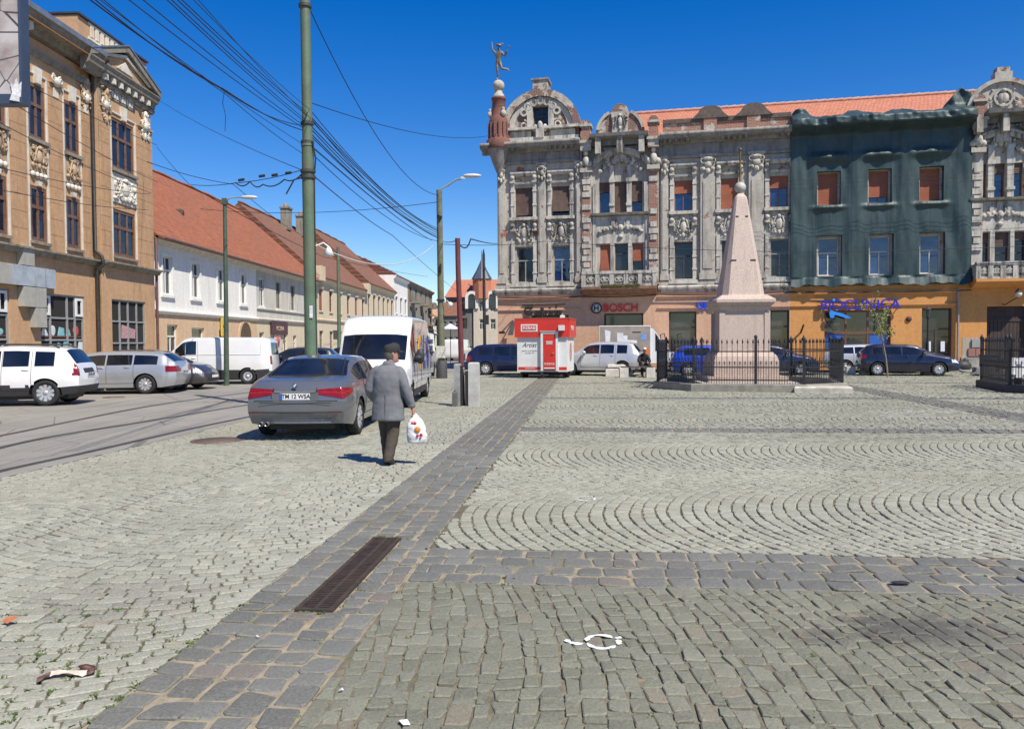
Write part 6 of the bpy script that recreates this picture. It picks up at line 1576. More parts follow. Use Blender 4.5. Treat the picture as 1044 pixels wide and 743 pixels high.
    if mirror:
        x = S['panes'][-1][1]-.12; p = side_pt(x, NL-1)
        for s in (1, -1):
            q = MB().ball((p[0]+.02, s*(p[1]+.14), p[2]+.10), (.10, .12, .085), 10, 7).tube([(p[0], s*(p[1]-.03), p[2]+.02), (p[0], s*(p[1]+.08), p[2]+.06)], .03, 6); q.build('wing_mirror', BLKPL if S['hatch'] or plastic else mat, t)
    if rails:
        rl = MB(); zt = lerp_keys(top, 1.4)
        for s in (1, -1): MB().tube([(.55-Lc/2, s*W*S['wr']*.5, zt-.06), (.75-Lc/2, s*W*S['wr']*.5, zt+.03), (2.3-Lc/2, s*W*S['wr']*.5, zt+.045), (2.6-Lc/2, s*W*S['wr']*.5, zt-.05)], .025, 6).build('roof_rail', BLKPL, t)
    return t, Lc, W
def rear_plate(t, Lc, z, dx=.06, tx=None, w_=.52):
    o = MB().bbox(-.008, 0, -w_/2, w_/2, -.056, .056, .001).build('number_plate', PLATE, t); o.location = (-Lc/2-dx, 0, z)
    b = MB().box(-.012, -.009, w_/2-.045, w_/2-.003, -.052, .052).build('blue_strip', PLBLUE, o)
    if tx: text('plate_lettering', tx, .105, blk, o, (-.011, -.02, 0), (PI/2, 0, -PI/2), ext=.001, bold=.002, sx=.92)
    return o

# grey saloon in front
BM = paint('slate_metallic', (.165, .172, .185), .5, .3)
pr = [('tail_light', lambda x, y, z, q, j: (q == 'rear' and abs(y) > .36 and .815-(abs(y)-.36)*.20 < z < .895+(abs(y)-.36)*.07) or (q == 'side' and x < .36 and .725+.25*x < z < .93)),
      ('dark_panel', lambda x, y, z, q, j: q == 'rear' and z < .40 and z > .30 and abs(y) > .30 and False)]
t, Lc, W = car('parked_car', 'grey blue metallic saloon parked on the cobbles beside the walking man', 'car', 'sedan', (-3.70, 15.97), R(89.2), BM, parts=[], wheel='multi', res=1.5, lamps=(.365, lambda y: .815-(y-.365)*.19, lambda y: .895+(y-.365)*.065, .40, lambda x: .735+.28*x, lambda x: .925-.05*x))
mb = MB().prism([(0, 0), (.1, 0)], 0, 0) if False else MB()
mb.box(-Lc/2-.052, -Lc/2-.03, -.40, .40, .70, .845); o = mb.build('plate_recess', BM, t)
pl = rear_plate(t, Lc, .775, .058, 'TM 12 WSA')
q = MB().box(-Lc/2-.066, -Lc/2-.04, -.36, .36, .848, .872); q.build('boot_handle', CHROME, t)
q = MB()
for r0, r1, mz in ((.0, .038, 0),): q.lathe([(.001, -.006), (.04, -.006), (.043, 0), (.04, .006)], (0, 0, 0), 20, axis='y')
o = q.build('badge', M('badge_ring', (.03, .03, .035), .3, .1, coat=1), t); o.location = (-Lc/2-.045, 0, .965); o.rotation_euler = (R(-10), 0, R(-90)); o.rotation_euler = Euler((0, R(0), R(-90)))
q = MB()
for k in range(4):
    a0_ = PI/2*k; q.prism([(0, 0)]+[(.027*math.cos(a0_+PI/2*i/5), .027*math.sin(a0_+PI/2*i/5)) for i in range(6)], -.0095, -.007, k % 2)
q.build('roundel', [M('roundel_white', (.7, .7, .7), .3), M('roundel_blue', (.05, .2, .55), .3)], o)
q = MB().tube([(-Lc/2-.03, .80*W/2, .50), (-Lc/2-.062, .4, .50), (-Lc/2-.062, -.4, .50), (-Lc/2-.03, -.80*W/2, .50)], .009, 5); q.build('bumper_groove', SEAM, t)
q = MB().tube([(-Lc/2-.06, .36, .335), (-Lc/2-.085, 0, .335), (-Lc/2-.05, -.62, .335)], .014, 6); q.build('chrome_strip', CHROME, t)
for s in (1, -1): MB().bbox(-.01, 0, -.13, .13, -.011, .011, .002).build('reflector', M('reflector_red', (.10, .01, .01), .3, .2), t).location = (-Lc/2-.045, s*.68, .50)
for y in (.50, .60):
    MB().lathe([(.038, -.10), (.040, .02), (.034, .02), (.030, -.08), (.001, -.08)], (0, 0, 0), 14, axis='y').build('exhaust_pipe', M('exhaust_steel', (.25, .25, .25), .35, .3, 9, metal=.8), t).location = (-Lc/2-.04, y, .30)
    t.children[-1].rotation_euler = (0, 0, R(90))
for o in t.children:
    if o.name.startswith('exhaust_pipe'): o.rotation_euler = (0, 0, PI/2)
q = MB().add([(-.75, .012, 1.455), (-.75, -.012, 1.455), (-.95, 0, 1.51), (-.98, .006, 1.44), (-.98, -.006, 1.44)], [(0, 1, 2), (0, 2, 3), (1, 4, 2), (2, 4, 3)]); q.build('roof_antenna', BM, t)
q = MB()
for s in (1, -1): q.tube([(-Lc/2+.64, s*.66, 1.10), (-Lc/2+1.40, s*.55, 1.405)], .012, 5)
q.tube([(-Lc/2+.66, -.66, 1.10), (-Lc/2+.60, 0, 1.115), (-Lc/2+.66, .66, 1.10)], .012, 5); q.build('window_seal', SEAM, t)
q = MB()
for s in (1, -1): q.tube([(-Lc/2+.02, s*.37, .74), (-Lc/2-.045, s*.37, .92)], .006, 4); q.tube([(-Lc/2-.05, s*.37, .70), (-Lc/2-.02, s*.72, .70), (-Lc/2+.10, s*.80, .72)], .005, 4)
q.tube([(-Lc/2-.058, -.62, .665), (-Lc/2-.06, 0, .655), (-Lc/2-.058, .62, .665)], .006, 4); q.build('boot_seam', SEAM, t)

# white vans in the same row
WP = paint('white_paint', (.70, .70, .69)); 
pr = [('windscreen', lambda x, y, z, q, j: q == 'roof' and 4.60 < x < 5.10 and abs(y) < .80), ('headlight', lambda x, y, z, q, j: q in ('front', 'side') and x > 5.1 and .78 < z < 1.0 and abs(y) > .55), ('grille', lambda x, y, z, q, j: q == 'front' and .45 < z < .72 and abs(y) < .6)]
t, Lc, W = car('delivery_van', 'white high roofed delivery van facing us with large yellow and blue letters', 'van', 'bigvan', (-3.57, 22.45), R(-90), WP, parts=pr, wheel='cap', plastic=.42)
for i, (ch, mt) in enumerate((('G', M('letter_yellow', (.62, .33, .02), .4, .08)), ('L', M('letter_navy', (.03, .04, .2), .4, .1)), ('S', M('letter_navy', (.03, .04, .2), .4, .1)))):
    text('lettering', ch, 1.25, mt, t, (.75-.98*i-.4, W/2*.995+.006, 1.36), (PI/2, 0, PI), ext=.006, bold=.06, sx=.95)
q = MB().bbox(2.02, 2.18, -.98, -.64, 1.2, 1.55, .02); q = MB().ball((Lc/2-.98, W/2+.17, 1.32), (.07, .12, .2), 10, 7).tube([(Lc/2-.95, W/2-.06, 1.15), (Lc/2-.95, W/2+.12, 1.2)], .035, 6); q.build('wing_mirror', BLKPL, t)
q = MB().box(-Lc/2+.25, Lc/2-1.5, W/2*.995, W/2*.995+.012, .62, .70).box(-Lc/2+1.5, -Lc/2+3.6, W/2*.95, W/2*.95+.03, 1.72, 1.74); q.build('side_strip', M('grey_strip', (.4, .4, .4), .5, .1), t)
MB().box(Lc/2-.98, Lc/2-.86, W/2-.05, W/2-.02, 1.5, 1.72).build('side_lamp', REDL, t)
t, Lc, W = car('delivery_van', 'smaller white van with lines of blue lettering parked behind the high roofed van', 'van', 'van', (-4.80, 37.6), R(-90), WP, wheel='steel', over=dict(top=[(a, b*1.12 if b > 1.3 else b) for a, b in SPECS['van']['top']]))
for i, s in enumerate(('Transport', 'Express', '0256 49')): text('lettering', s, .42, M('letter_blue', (.05, .06, .35), .4), t, (.1, W/2+.0, 1.75-.3*i), (PI/2, 0, PI), ext=.004, bold=.01)
car('delivery_van', 'far white van crossing the end of the street beyond the wooden pole', 'van', 'van', (-5.0, 72), R(83), WP, wheel='steel')

# the row at the left kerb
pr = [('tail_light', lambda x, y, z, q, j: .80 < z < 1.14 and ((q == 'rear' and abs(y) > .73) or (q == 'side' and x < .15))), ('dark_panel', lambda x, y, z, q, j: q == 'rear' and .90 < z < .99 and abs(y) < .42)]
t, Lc, W = car('parked_car', 'white boxy four by four with black bumpers parked by the ochre building', 'car', 'suv', (-14.3, 22.2), R(190), WP, parts=pr, plastic=.55, rails=True, wheel='multi')
rear_plate(t, Lc, .83, .055, 'TM 08 DKR')
pr = [('tail_light', lambda x, y, z, q, j: .76 < z < .93 and ((q == 'rear' and abs(y) > .45) or (q == 'side' and x < .35)))]
SLV = paint('silver_paint', (.44, .455, .47), .5, .3)
t, Lc, W = car('parked_car', 'silver estate car parked right of the white four by four', 'car', 'wagon', (-13.9, 27.2), R(186), SLV, parts=pr, rails=False, wheel='multi')
rear_plate(t, Lc, .72, .055, 'TM 33 AVN')
pr = [('headlight', lambda x, y, z, q, j: .62 < z < .80 and ((q == 'front' and abs(y) > .42) or (q == 'side' and x > 3.85))), ('grille', lambda x, y, z, q, j: q == 'front' and .30 < z < .58 and abs(y) < .55)]
t, Lc, W = car('parked_car', 'dark brown grey hatchback nosing out between the silver estate and the white van', 'car', 'hatch', (-13.35, 29.5), R(-2), paint('anthracite_paint', (.06, .055, .055), .4, .35), parts=pr, wheel='multi')
MB().bbox(Lc/2+.11, Lc/2+.125, -.26, .26, .43, .53, .001).build('number_plate', PLATE, t)
pr = [('tail_light', lambda x, y, z, q, j: .85 < z < 1.15 and ((q == 'rear' and abs(y) > .78) or (q == 'side' and x < .08))), ('rear_window', lambda x, y, z, q, j: q == 'rear' and 1.2 < z < 1.7 and abs(y) < .72)]
t, Lc, W = car('delivery_van', 'plain white panel van parked across the kerb in front of the long house', 'van', 'van', (-12.5, 33.2), R(186), WP, parts=pr, plastic=.58, wheel='cap')
q = MB()
for x0, x1 in ((-2.0, -.35), (-.25, 1.0)): 
    y = W/2*.985
    for (a, c), (b, d) in (((x0, 1.22), (x1, 1.22)), ((x1, 1.22), (x1, 1.7)), ((x1, 1.7), (x0, 1.7)), ((x0, 1.7), (x0, 1.22))): q.tube([(a, y+.005-(c-1.2)*.14, c), (b, y+.005-(d-1.2)*.14, d)], .012, 4)
q.build('pressed_panel', M('van_panel_edge', (.52, .52, .52), .5), t)
BK = paint('black_paint', (.012, .012, .014), .2, .3)
car('parked_car', 'black car half hidden between the white panel van and the grey saloon', 'car', 'hatch', (-10.5, 38.2), R(184), BK, wheel='multi')
car('parked_car', 'black estate car showing only its roof behind the grey saloon', 'car', 'wagon', (-9.6, 45.5), R(182), BK, wheel='multi')

# cars in front of the big facade
NV = paint('navy_paint', (.012, .016, .055), .3, .3)
pr = [('tail_light', lambda x, y, z, q, j: .72 < z < .98 and ((q == 'rear' and abs(y) > .55) or (q == 'side' and x < .25)))]
car('parked_car', 'dark blue estate car left of the red and white kiosk', 'car', 'wagon', (.15, 40.6), R(-5), NV, parts=pr, wheel='multi', over=dict(top=[(a, b*1.09) for a, b in SPECS['wagon']['top']]))
SV2 = paint('pale_silver_paint', (.56, .57, .58), .35, .3)
car('parked_car', 'pale silver off-roader between the kiosk and the printed trailer', 'car', 'suv', (4.35, 38.9), R(160), SV2, wheel='five')
car('parked_car', 'bright blue small hatchback behind the left side of the iron fence', 'car', 'hatch', (9.75, 37.6), R(-6), paint('bright_blue_paint', (.012, .06, .48), .2, .3), wheel='five')
car('parked_car', 'dark navy hatchback behind the right side of the obelisk', 'car', 'hatch', (12.7, 38.4), R(-8), paint('deep_navy_paint', (.018, .025, .06), .3, .3), wheel='five')
car('parked_car', 'light silver estate car half hidden behind the dark blue hatchback', 'car', 'wagon', (18.35, 39.9), R(-14), SV2, wheel='five')
pr = [('tail_light', lambda x, y, z, q, j: .78 < z < 1.0 and ((q == 'rear' and abs(y) > .5) or (q == 'side' and x < .25))), ('headlight', lambda x, y, z, q, j: .6 < z < .76 and ((q == 'front' and abs(y) > .45) or (q == 'side' and x > 3.85)))]
car('parked_car', 'dark blue hatchback parked in front of the wooden double door by the black lamp', 'car', 'hatch', (18.55, 36.9), R(-15), paint('midnight_paint', (.012, .014, .035), .3, .3), parts=pr, wheel='multi')

# box trailer with a printed side, white cab at its right end
p0, p1 = PD(611, 370, 42.0), PD(663, 370, 42.0)
t = thing('box_trailer', 'white box trailer with a brown printed side showing stacked white boxes', 'trailer', (p0.x, 42.0, 0), R(-4))
lw_ = p1.x-p0.x; zt = PD(637, 332, 42).z
MB().bbox(0, lw_, 0, 1.7, .5, zt, .02).build('box_body', WP, t)
MB().add([(lw_, .05, .5), (lw_+1.9, .05, .5), (lw_+1.9, .05, .95), (lw_+1.05, .05, 1.15), (lw_+.12, .05, zt-.15), (lw_, .05, zt-.15)]+[(lw_, 1.65, .5), (lw_+1.9, 1.65, .5), (lw_+1.9, 1.65, .95), (lw_+1.05, 1.65, 1.15), (lw_+.12, 1.65, zt-.15), (lw_, 1.65, zt-.15)],
    [(0, 1, 2, 3, 4, 5), (11, 10, 9, 8, 7, 6), (5, 4, 10, 11), (4, 3, 9, 10), (3, 2, 8, 9), (2, 1, 7, 8)]).build('cab', WP, t)
MB().prism([(lw_+.25, 1.15), (lw_+.85, 1.15), (lw_+.25, zt-.4)], .035, .048).build('window', CARG, t)
q = MB().box(.03, lw_-.03, -.008, -.001, .55, zt-.03); o = q.build('printed_side', M('print_brown', (.29, .25, .215), .4, .25, 1.2), t)
q = MB().box(.06, lw_-.06, -.013, -.009, .98, 1.28); q.build('orange_band', M('print_orange', (.62, .16, .05), .4, .1), o)
q = MB().prism([(.95, 1.3), (.95, 2.12), (1.28, 2.12), (1.28, 1.98), (1.5, 1.98), (1.5, 1.75), (2.0, 1.72), (2.0, 1.3)], -.013, -.009).prism([(.35, 1.3), (.55, 1.3), (.6, 2.2), (.3, 2.3)], -.0125, -.009); q.build('printed_boxes', M('print_white', (.66, .68, .70), .4, .15, 3), o)
q = MB().box(2.2, 2.5, -.013, -.009, 1.75, 2.05); q.build('printed_blue', M('print_blue', (.16, .30, .6), .4, .2), o)
q = MB().box(1.75, 2.2, -.013, -.009, 2.12, 2.18); q.build('printed_line', blk, o)
td, rd = wheel_mesh(.315, 'steel')
for x in (.8, lw_+1.3):
    wo_ = bpy.data.objects.new('wheel', td); col.objects.link(wo_); wo_.parent = t; wo_.location = (x, .12, .315); wo_.rotation_euler = (0, 0, PI)
    ro = bpy.data.objects.new('rim', rd); col.objects.link(ro); ro.parent = wo_
# ------------------------------------------------------------------ kiosk
KR = M('kiosk_red', (.58, .035, .022), .4, .1, 2, dirt=(.42, .04, .03)); KW = M('kiosk_white', (.68, .68, .66), .45, .06, 2, dirt=(.5, .48, .44), dirt_amt=.35)
p = PD(527.5, 386, 36.3)
t = thing('kiosk', 'red and white sales kiosk on a trailer chassis with a red door', 'kiosk', (p.x, 36.3, 0), R(-13))
kw, kd, z0, z1, zr = 2.34, 2.0, .30, 2.02, 2.73
dx0, dx1 = 1.18, 1.88
mb = MB(); wall(mb, 0, kw, z0, zr-.05, [(dx0, dx1, z0+.06, 1.86)], 0, .06); mb.quad((kw, 0, z0), (kw, kd, z0), (kw, kd, zr-.05), (kw, 0, zr-.05)); mb.quad((0, 0, z0), (0, 0, zr-.05), (0, kd, zr-.05), (0, kd, z0)); mb.quad((0, kd, z0), (0, kd, zr-.05), (kw, kd, zr-.05), (kw, kd, z0)); mb.quad((0, 0, z0), (0, kd, z0), (kw, kd, z0), (kw, 0, z0))
mb.build('body', KW, t)
MB().box(-.10, kw+.06, -.10, -.004, 1.88, zr-.02).box(kw+.004, kw+.1, -.004, kd+.05, 1.88, zr-.02).box(-.10, -.004, -.004, kd+.05, 1.88, zr-.02).build('fascia', KR, t)
MB().box(-.11, kw+.11, -.11, kd+.1, zr-.018, zr+.03).build('roof', M('kiosk_roof', (.45, .06, .05), .6, .2), t)
o = MB().bbox(dx0+.06, dx1-.06, -.125, -.104, z0+.1, 2.02, .002).build('door', KR, t)
MB().box(dx0-.05, dx0+.055, -.14, -.003, z0+.04, 2.12).box(dx1-.055, dx1+.05, -.14, -.003, z0+.04, 2.12).box(dx0+.055, dx1-.055, -.14, -.103, 2.03, 2.12).build('frame', KW, o)
MB().box(dx0-.08, dx1+.08, -.17, -.101, 2.121, 2.17).build('drip_rail', M('kiosk_grey', (.35, .35, .34), .5), o)
MB().tube([(dx1-.14, -.12, 1.15), (dx1-.14, -.17, 1.15), (dx1-.22, -.17, 1.15)], .018, 6).build('handle', CHROME, o)
MB().box(dx0+.2, dx1-.2, -.136, -.127, 1.56, 1.70).build('door_notice', KW, o)
text('lettering', 'DESCHIS', .10, KR, o, (1.53, -.139, 1.63), ext=.002); text('lettering', 'KEBAB', .16, KW, o, (1.53, -.128, .66), ext=.003)
MB().box(dx0+.1, dx1-.1, -.134, -.127, .44, .50).build('door_stripe', KW, o)
MB().box(.05, dx0-.07, -.008, -.001, z0+.08, z0+.22).box(dx1+.07, kw-.03, -.008, -.001, z0+.08, z0+.22).build('base_stripe', KR, t)
text('lettering', 'SHAORMA', .10, KW, t, (.6, -.012, z0+.15), ext=.002)
o = MB().bbox(.2, .98, -.115, -.101, 2.14, 2.48, .001).build('name_board', KW, t); MB().bbox(.27, .91, -.122, -.116, 2.2, 2.42, .001).build('red_field', KR, o); text('lettering', 'KEBAB', .2, KW, o, (.59, -.125, 2.31), ext=.002, bold=.004)
text('lettering', 'Artist', .28, blk, t, (.56, -.006, 1.52), ext=.002, shear=.4); text('lettering', 'gustos si proaspat', .10, M('faded_grey', (.3, .3, .3), .5), t, (.58, -.006, 1.27), ext=.002); text('lettering', 'tel 0256 49', .09, M('faded_grey', (.3, .3, .3), .5), t, (.58, -.006, 1.16), ext=.002)
text('lettering', 'KEBAB', .3, KW, t, (kw+.105, .9, 2.3), (PI/2, 0, PI/2), ext=.002)
MB().ball((kw+.006, 1.0, 1.2), (.004, .35, .45), 12, 8).build('side_picture', M('picture_pinkish', (.45, .25, .22), .5, .5, 5), t)
MB().box(1.98, 2.24, -.30, -.11, 2.18, 2.42).build('lamp_box', KW, t); MB().bbox(2.02, 2.22, -.05, .12, zr+.03, zr+.15, .03).build('roof_unit', KW, t)
MB().tube([(1.12, .3, zr), (1.12, .3, zr+.55)], .03, 6).box(1.04, 1.2, .24, .36, zr+.4, zr+.5).build('aerial', iron, t)
q = MB().box(.1, kw-.1, .2, kd-.2, .2, .29).tube([(1.2, .1, .22), (1.2, -.5, .22), (1.3, -.62, .2)], .04, 6).tube([(1.25, -.1, .2), (1.25, -.1, .0)], .035, 6); q.build('chassis', DKMET, t)
td, rd = wheel_mesh(.28, 'steel')
for x in (-.0, kw-.0):
    wo_ = bpy.data.objects.new('wheel', td); col.objects.link(wo_); wo_.parent = t; wo_.location = (.18 if x < 1 else kw-.18, kd*.5, .28); wo_.rotation_euler = (0, 0, PI/2)
for x in (.2, kw-.2): MB().tube([(x, .15, .28), (x, .15, 0)], .035, 6).box(x-.09, x+.09, .06, .24, 0, .03).build('jack', DKMET, t)

# ------------------------------------------------------------------ obelisk
OX, OY = 8.36, 28.8
def granite(name, c, sp):
    m = bpy.data.materials.new(name); nt, b = nodes_of(m); v = objvec(nt)
    cc = mixc(nt, ramp(nt, noise(nt, v, 40, 3, .8), .38, .62), [x*.62 for x in c], [min(1, x*1.22) for x in c])
    cc = mixc(nt, math_(nt, 'MULTIPLY', ramp(nt, noise(nt, v, 90, 2, .8), .55, .65), .6), cc, sp)
    st = noise(nt, objvec(nt, 3, 3, .4), 1.6, 8, .65); cc = mixc(nt, math_(nt, 'MULTIPLY', ramp(nt, st, .5, .7), .45), cc, [x*.5 for x in c])
    L(nt, cc, b.inputs['Base Color']); b.inputs['Roughness'].default_value = .6; bump(nt, b, noise(nt, v, 60, 4), .3, .01); return m
GRN = granite('pink_granite', (.55, .44, .365), (.26, .18, .15)); GRN2 = granite('base_granite', (.48, .37, .305), (.2, .13, .11)); LIM = granite('pale_limestone', (.52, .49, .43), (.3, .28, .25))
t = thing('obelisk', 'pink granite obelisk with a stone ball and thin gilded cross inside the iron fence', 'obelisk', (OX, OY, 0), R(-4))
def sq(mb, secs, m=0):
    rs = [[(s*h, t_*h, z) for s, t_ in ((-1, -1), (1, -1), (1, 1), (-1, 1))] for h, z in secs]; return mb.rings(rs, m, False)
def sqc(mb, secs, ch=.12, m=0):
    rs = []
    for h, z in secs: rs.append([(a*h, b*h, z) for a, b in ((-1+ch, -1), (1-ch, -1), (1, -1+ch), (1, 1-ch), (1-ch, 1), (-1+ch, 1), (-1, 1-ch), (-1, -1+ch))])
    return mb.rings(rs, m, False)
sq(MB(), [(1.65, -.02), (1.65, .22)]).build('lower_step', LIM, t)
sq(sq(MB(), [(1.38, .2), (1.38, .42)]), [(1.14, .42), (1.12, .95), (1.07, 1.12), (.92, 1.3)]).build('plinth', GRN2, t)
b = MB(); sq(b, [(.81, 1.3), (.79, 2.72), (.87, 2.8), (.91, 2.9)]); 
for s in (-1, 1): b.box(s*.79-.10, s*.79+.10, -.825, -.70, 1.3, 2.72); b.box(s*.79-.1, s*.79+.1, .7, .825, 1.3, 2.72)
b.build('pedestal', GRN, t)
sq(MB(), [(.90, 2.9), (.97, 2.98), (1.03, 3.04), (1.03, 3.14), (.94, 3.2), (.86, 3.26), (.80, 3.30)]).build('cornice', GRN, t)
b = MB(); sqc(b, [(.76, 3.28), (.74, 3.34), (.22, 6.80), (.20, 6.89), (.14, 6.97), (.10, 7.03)], .25)
for k in range(2): b.box(-.42+.62*k, -.25+.62*k, -.64, -.585, 4.50, 4.56) if False else None
sh_ = b.build('shaft', GRN, t)
b = MB()
for zz_, half in ((4.55, .55), (6.15, .27)):
    f = (.74-(zz_-3.34)/3.46*.52)
    b.box(-half*.8, -half*.45, -f-.012, -f+.06, zz_-.02, zz_+.035); b.box(half*.45, half*.8, -f-.012, -f+.06, zz_-.02, zz_+.035)
b.build('cramp_marks', M('cramp_dark', (.05, .04, .035), .8), sh_)
b = MB().lathe([(.10, 7.0), (.08, 7.07), (.14, 7.10)], (0, 0, 0), 12).ball((0, 0, 7.25), .205, 18, 12); b.build('ball', LIM, t)
b = MB().tube([(0, 0, 7.4), (0, 0, 8.6)], .035, 8).tube([(-.17, 0, 8.15), (.17, 0, 8.15)], .028, 8).ball((0, 0, 8.63), .065, 10, 8)
for s in (-1, 1): b.ball((s*.18, 0, 8.15), .045, 8, 6)
b.build('cross', M('gilt_cross', (.16, .11, .05), .6, .4, 12, metal=.3), t)

# ------------------------------------------------------------------ iron fences
FCY = R(-16)
CURB = M('curb_concrete', (.26, .245, .205), .9, .25, 4, bmp=.4, dirt=(.13, .12, .10)); CURBP = LIM
def octagon(a, c):   # half width, chamfer leg
    b = a-c; return [(-b, -a), (b, -a), (a, -b), (a, b), (b, a), (-b, a), (-a, b), (-a, -b)]
def fence(name, label, cx, cy, yaw, a, c, curbm, sides=range(8)):
    t = thing(name, label, 'fence', (cx, cy, 0), yaw); P = octagon(a, c); n = 8
    posts = MB()
    def seg(mb, p, q, w_, z0, z1):
        d = Vector((q[0]-p[0], q[1]-p[1], 0)).normalized(); nn = Vector((-d.y, d.x, 0))*w_/2
        A_, B_ = Vector((*p, 0)), Vector((*q, 0))
        vs = [A_-nn, B_-nn, B_+nn, A_+nn]; mb.add([(v.x, v.y, z0) for v in vs]+[(v.x, v.y, z1) for v in vs], [(0, 3, 2, 1), (4, 5, 6, 7), (0, 1, 5, 4), (1, 2, 6, 5), (2, 3, 7, 6), (3, 0, 4, 7)])
    Po = octagon(a+.16, c+.08); Pi = octagon(a-.16, c-.08)
    k = MB(); zc = .25
    vs = [(*p, -.04) for p in Po]+[(*p, zc-.02) for p in Po]+[(p[0]*.995, p[1]*.995, zc) for p in Po]+[(*p, zc) for p in Pi]+[(*p, .0) for p in Pi]
    for r_i in range(4):
        for i in range(8): j = (i+1) % 8; k.f.append([r_i*8+i, r_i*8+j, r_i*8+8+j, r_i*8+8+i]); k.m.append(0); k.sm.append(False)
    k.v = vs; k.build('curb', curbm, t)
    for i in sides:
        p, q = P[i], P[(i+1) % 8]; ln = math.dist(p, q); d = ((q[0]-p[0])/ln, (q[1]-p[1])/ln); g = MB()
        seg(g, p, q, .035, .36, .40); seg(g, p, q, .035, .78, .82); seg(g, p, q, .035, 1.30, 1.34)
        nb = max(2, int(round(ln/.165)))
        for kk in range(nb):
            s = (kk+.5)*ln/nb; x, y = p[0]+d[0]*s, p[1]+d[1]*s
            g.box(x-.009, x+.009, y-.009, y+.009, zc, 1.58); g.lathe([(.011, 1.58), (.028, 1.62), (.004, 1.74)], (x, y, 0), 4, smooth=False)
            s2 = s+ln/nb/2
            if s2 < ln-.05: x, y = p[0]+d[0]*s2, p[1]+d[1]*s2; g.box(x-.007, x+.007, y-.007, y+.007, zc, .90); g.lathe([(.009, .9), (.022, .93), (.003, 1.02)], (x, y, 0), 4, smooth=False)
        g.build('railing', iron, t)
    for i in sides:
        p = P[i]; MB().box(p[0]-.04, p[0]+.04, p[1]-.04, p[1]+.04, .0, 1.66).lathe([(.05, 1.66), (.07, 1.72), (.03, 1.80), (.005, 1.86)], (p[0], p[1], 0), 8).build('post', iron, t)
    p, q = P[0], P[1]; mx, my = (p[0]+q[0])/2+.25, (p[1]+q[1])/2
    MB().box(mx-.045, mx+.045, my-.045, my+.045, zc, 1.78).ball((mx, my, 1.80), (.055, .055, .07), 8, 6).build('post', iron, t)
    return t, P
t, P8 = fence('iron_fence', 'black iron railing with spear tips round the pink obelisk on a stone kerb', 8.60, 28.75, FCY, 3.05, 1.32, CURB)
q = MB()
for i in (0, 2): q.tube([(P8[7][0]+.1+i*.3, P8[7][1]+.2, 1.35), (P8[7][0]+.25+i*.3, P8[7][1]+.3, 1.7), (P8[7][0]+.2+i*.3, P8[7][1]+.35, 1.95), (P8[7][0]+.05+i*.3, P8[7][1]+.35, 1.9), (P8[7][0]+.08+i*.3, P8[7][1]+.33, 1.75)], .02, 5)
q.build('scroll_stay', iron, t)
MB().bbox(P8[1][0]-.3, P8[2][0]+.12, P8[1][1]-.36, P8[1][1]+.55, -.02, .20, .04).build('kerb_stone', M('pale_kerb', (.48, .45, .38), .85, .3, 4, bmp=.5, dirt=(.28, .26, .22)), t).rotation_euler = (0, 0, R(0))
pE = G(1015, 402)
t, P9 = fence('iron_fence', 'second iron railing on a dark kerb cut by the right edge', pE.x+3.9, pE.y+1.6, R(-16), 2.6, 1.1, M('dark_kerb', (.05, .05, .055), .7, .2, 4))
for i in range(2):
    x, y = pE.x+2.6+1.5*i, pE.y+2.2
    t = thing('flower_box', ('white slatted crate inside the right hand railing, nearer the carriage gate' if i == 0 else 'white slatted crate deep inside the right hand railing at the picture edge'), 'crate', (x, y, .0), R(-16))
    q = MB()
    for k in range(5): q.box(-.6+.25*k, -.42+.25*k, -.30, -.27, .4, 1.05); q.box(-.6+.25*k, -.42+.25*k, .27, .30, .4, 1.05)
    q.box(-.62, .62, -.27, .27, .42, .5); q.box(-.62, .62, -.33, -.3, .85, .95); q.build('slats', WP, t); MB().box(-.5, -.4, -.2, .2, 0, .42).box(.4, .5, -.2, .2, 0, .42).build('feet', iron, t)

# ------------------------------------------------------------------ poles and lamps
GRNP = M('green_pole_paint', (.095, .15, .095), .6, .22, 2.2, bmp=.35, bscale=14, dirt=(.17, .115, .07), dirt_amt=.7); WOODP = M('weathered_pole', (.14, .145, .09), .85, .3, 5, bmp=.5, dirt=(.09, .08, .06))
b0 = PD(318.5, 430, 19.4); t0 = PD(311, 0, 19.4)
t = thing('tram_pole', 'thick green painted steel tram pole behind the grey saloon', 'pole', (b0.x, 19.4, 0), 0)
lean = (t0.x-b0.x)/t0.z
def pl_(z): return (lean*z, 0, z)
MB().tube([pl_(0), pl_(3), pl_(6.55)], [.165, .15, .145], 18).tube([pl_(6.5), pl_(6.65)], [.16, .15], 18).tube([pl_(6.55), pl_(11.2)], [.125, .12], 18).build('shaft', GRNP, t)
for z in (1.7+(349-182)/41.2, 1.7+(349-176)/41.2, 9.9, 1.7+(349-128)/41.2, 6.6): MB().tube([pl_(z-.035), pl_(z+.035)], [.185, .185] if z < 6.5 else [.16, .16], 16).build('clamp', M('clamp_dark', (.05, .05, .045), .6, .2), t)
q = MB().tube([(lean*6+.16, -.02, 5.85), (lean*6+.2, -.05, 6.2), (lean*6+.14, -.1, 6.6)], .02, 5).tube([(lean*5-.15, 0, 5.75), (lean*5-.35, 0, 5.7), (lean*5-.55, 0, 5.35)], .02, 5).tube([(lean*3+.15, -.06, 0.5), (lean*3+.16, -.06, 5.8)], .012, 5); q.build('cables', iron, t)
MB().box(lean*3.2+.02, lean*3.2+.10, -.172, -.158, 2.3, 2.6).build('sticker', M('sticker_white', (.6, .6, .6), .6, .3, 20), t)
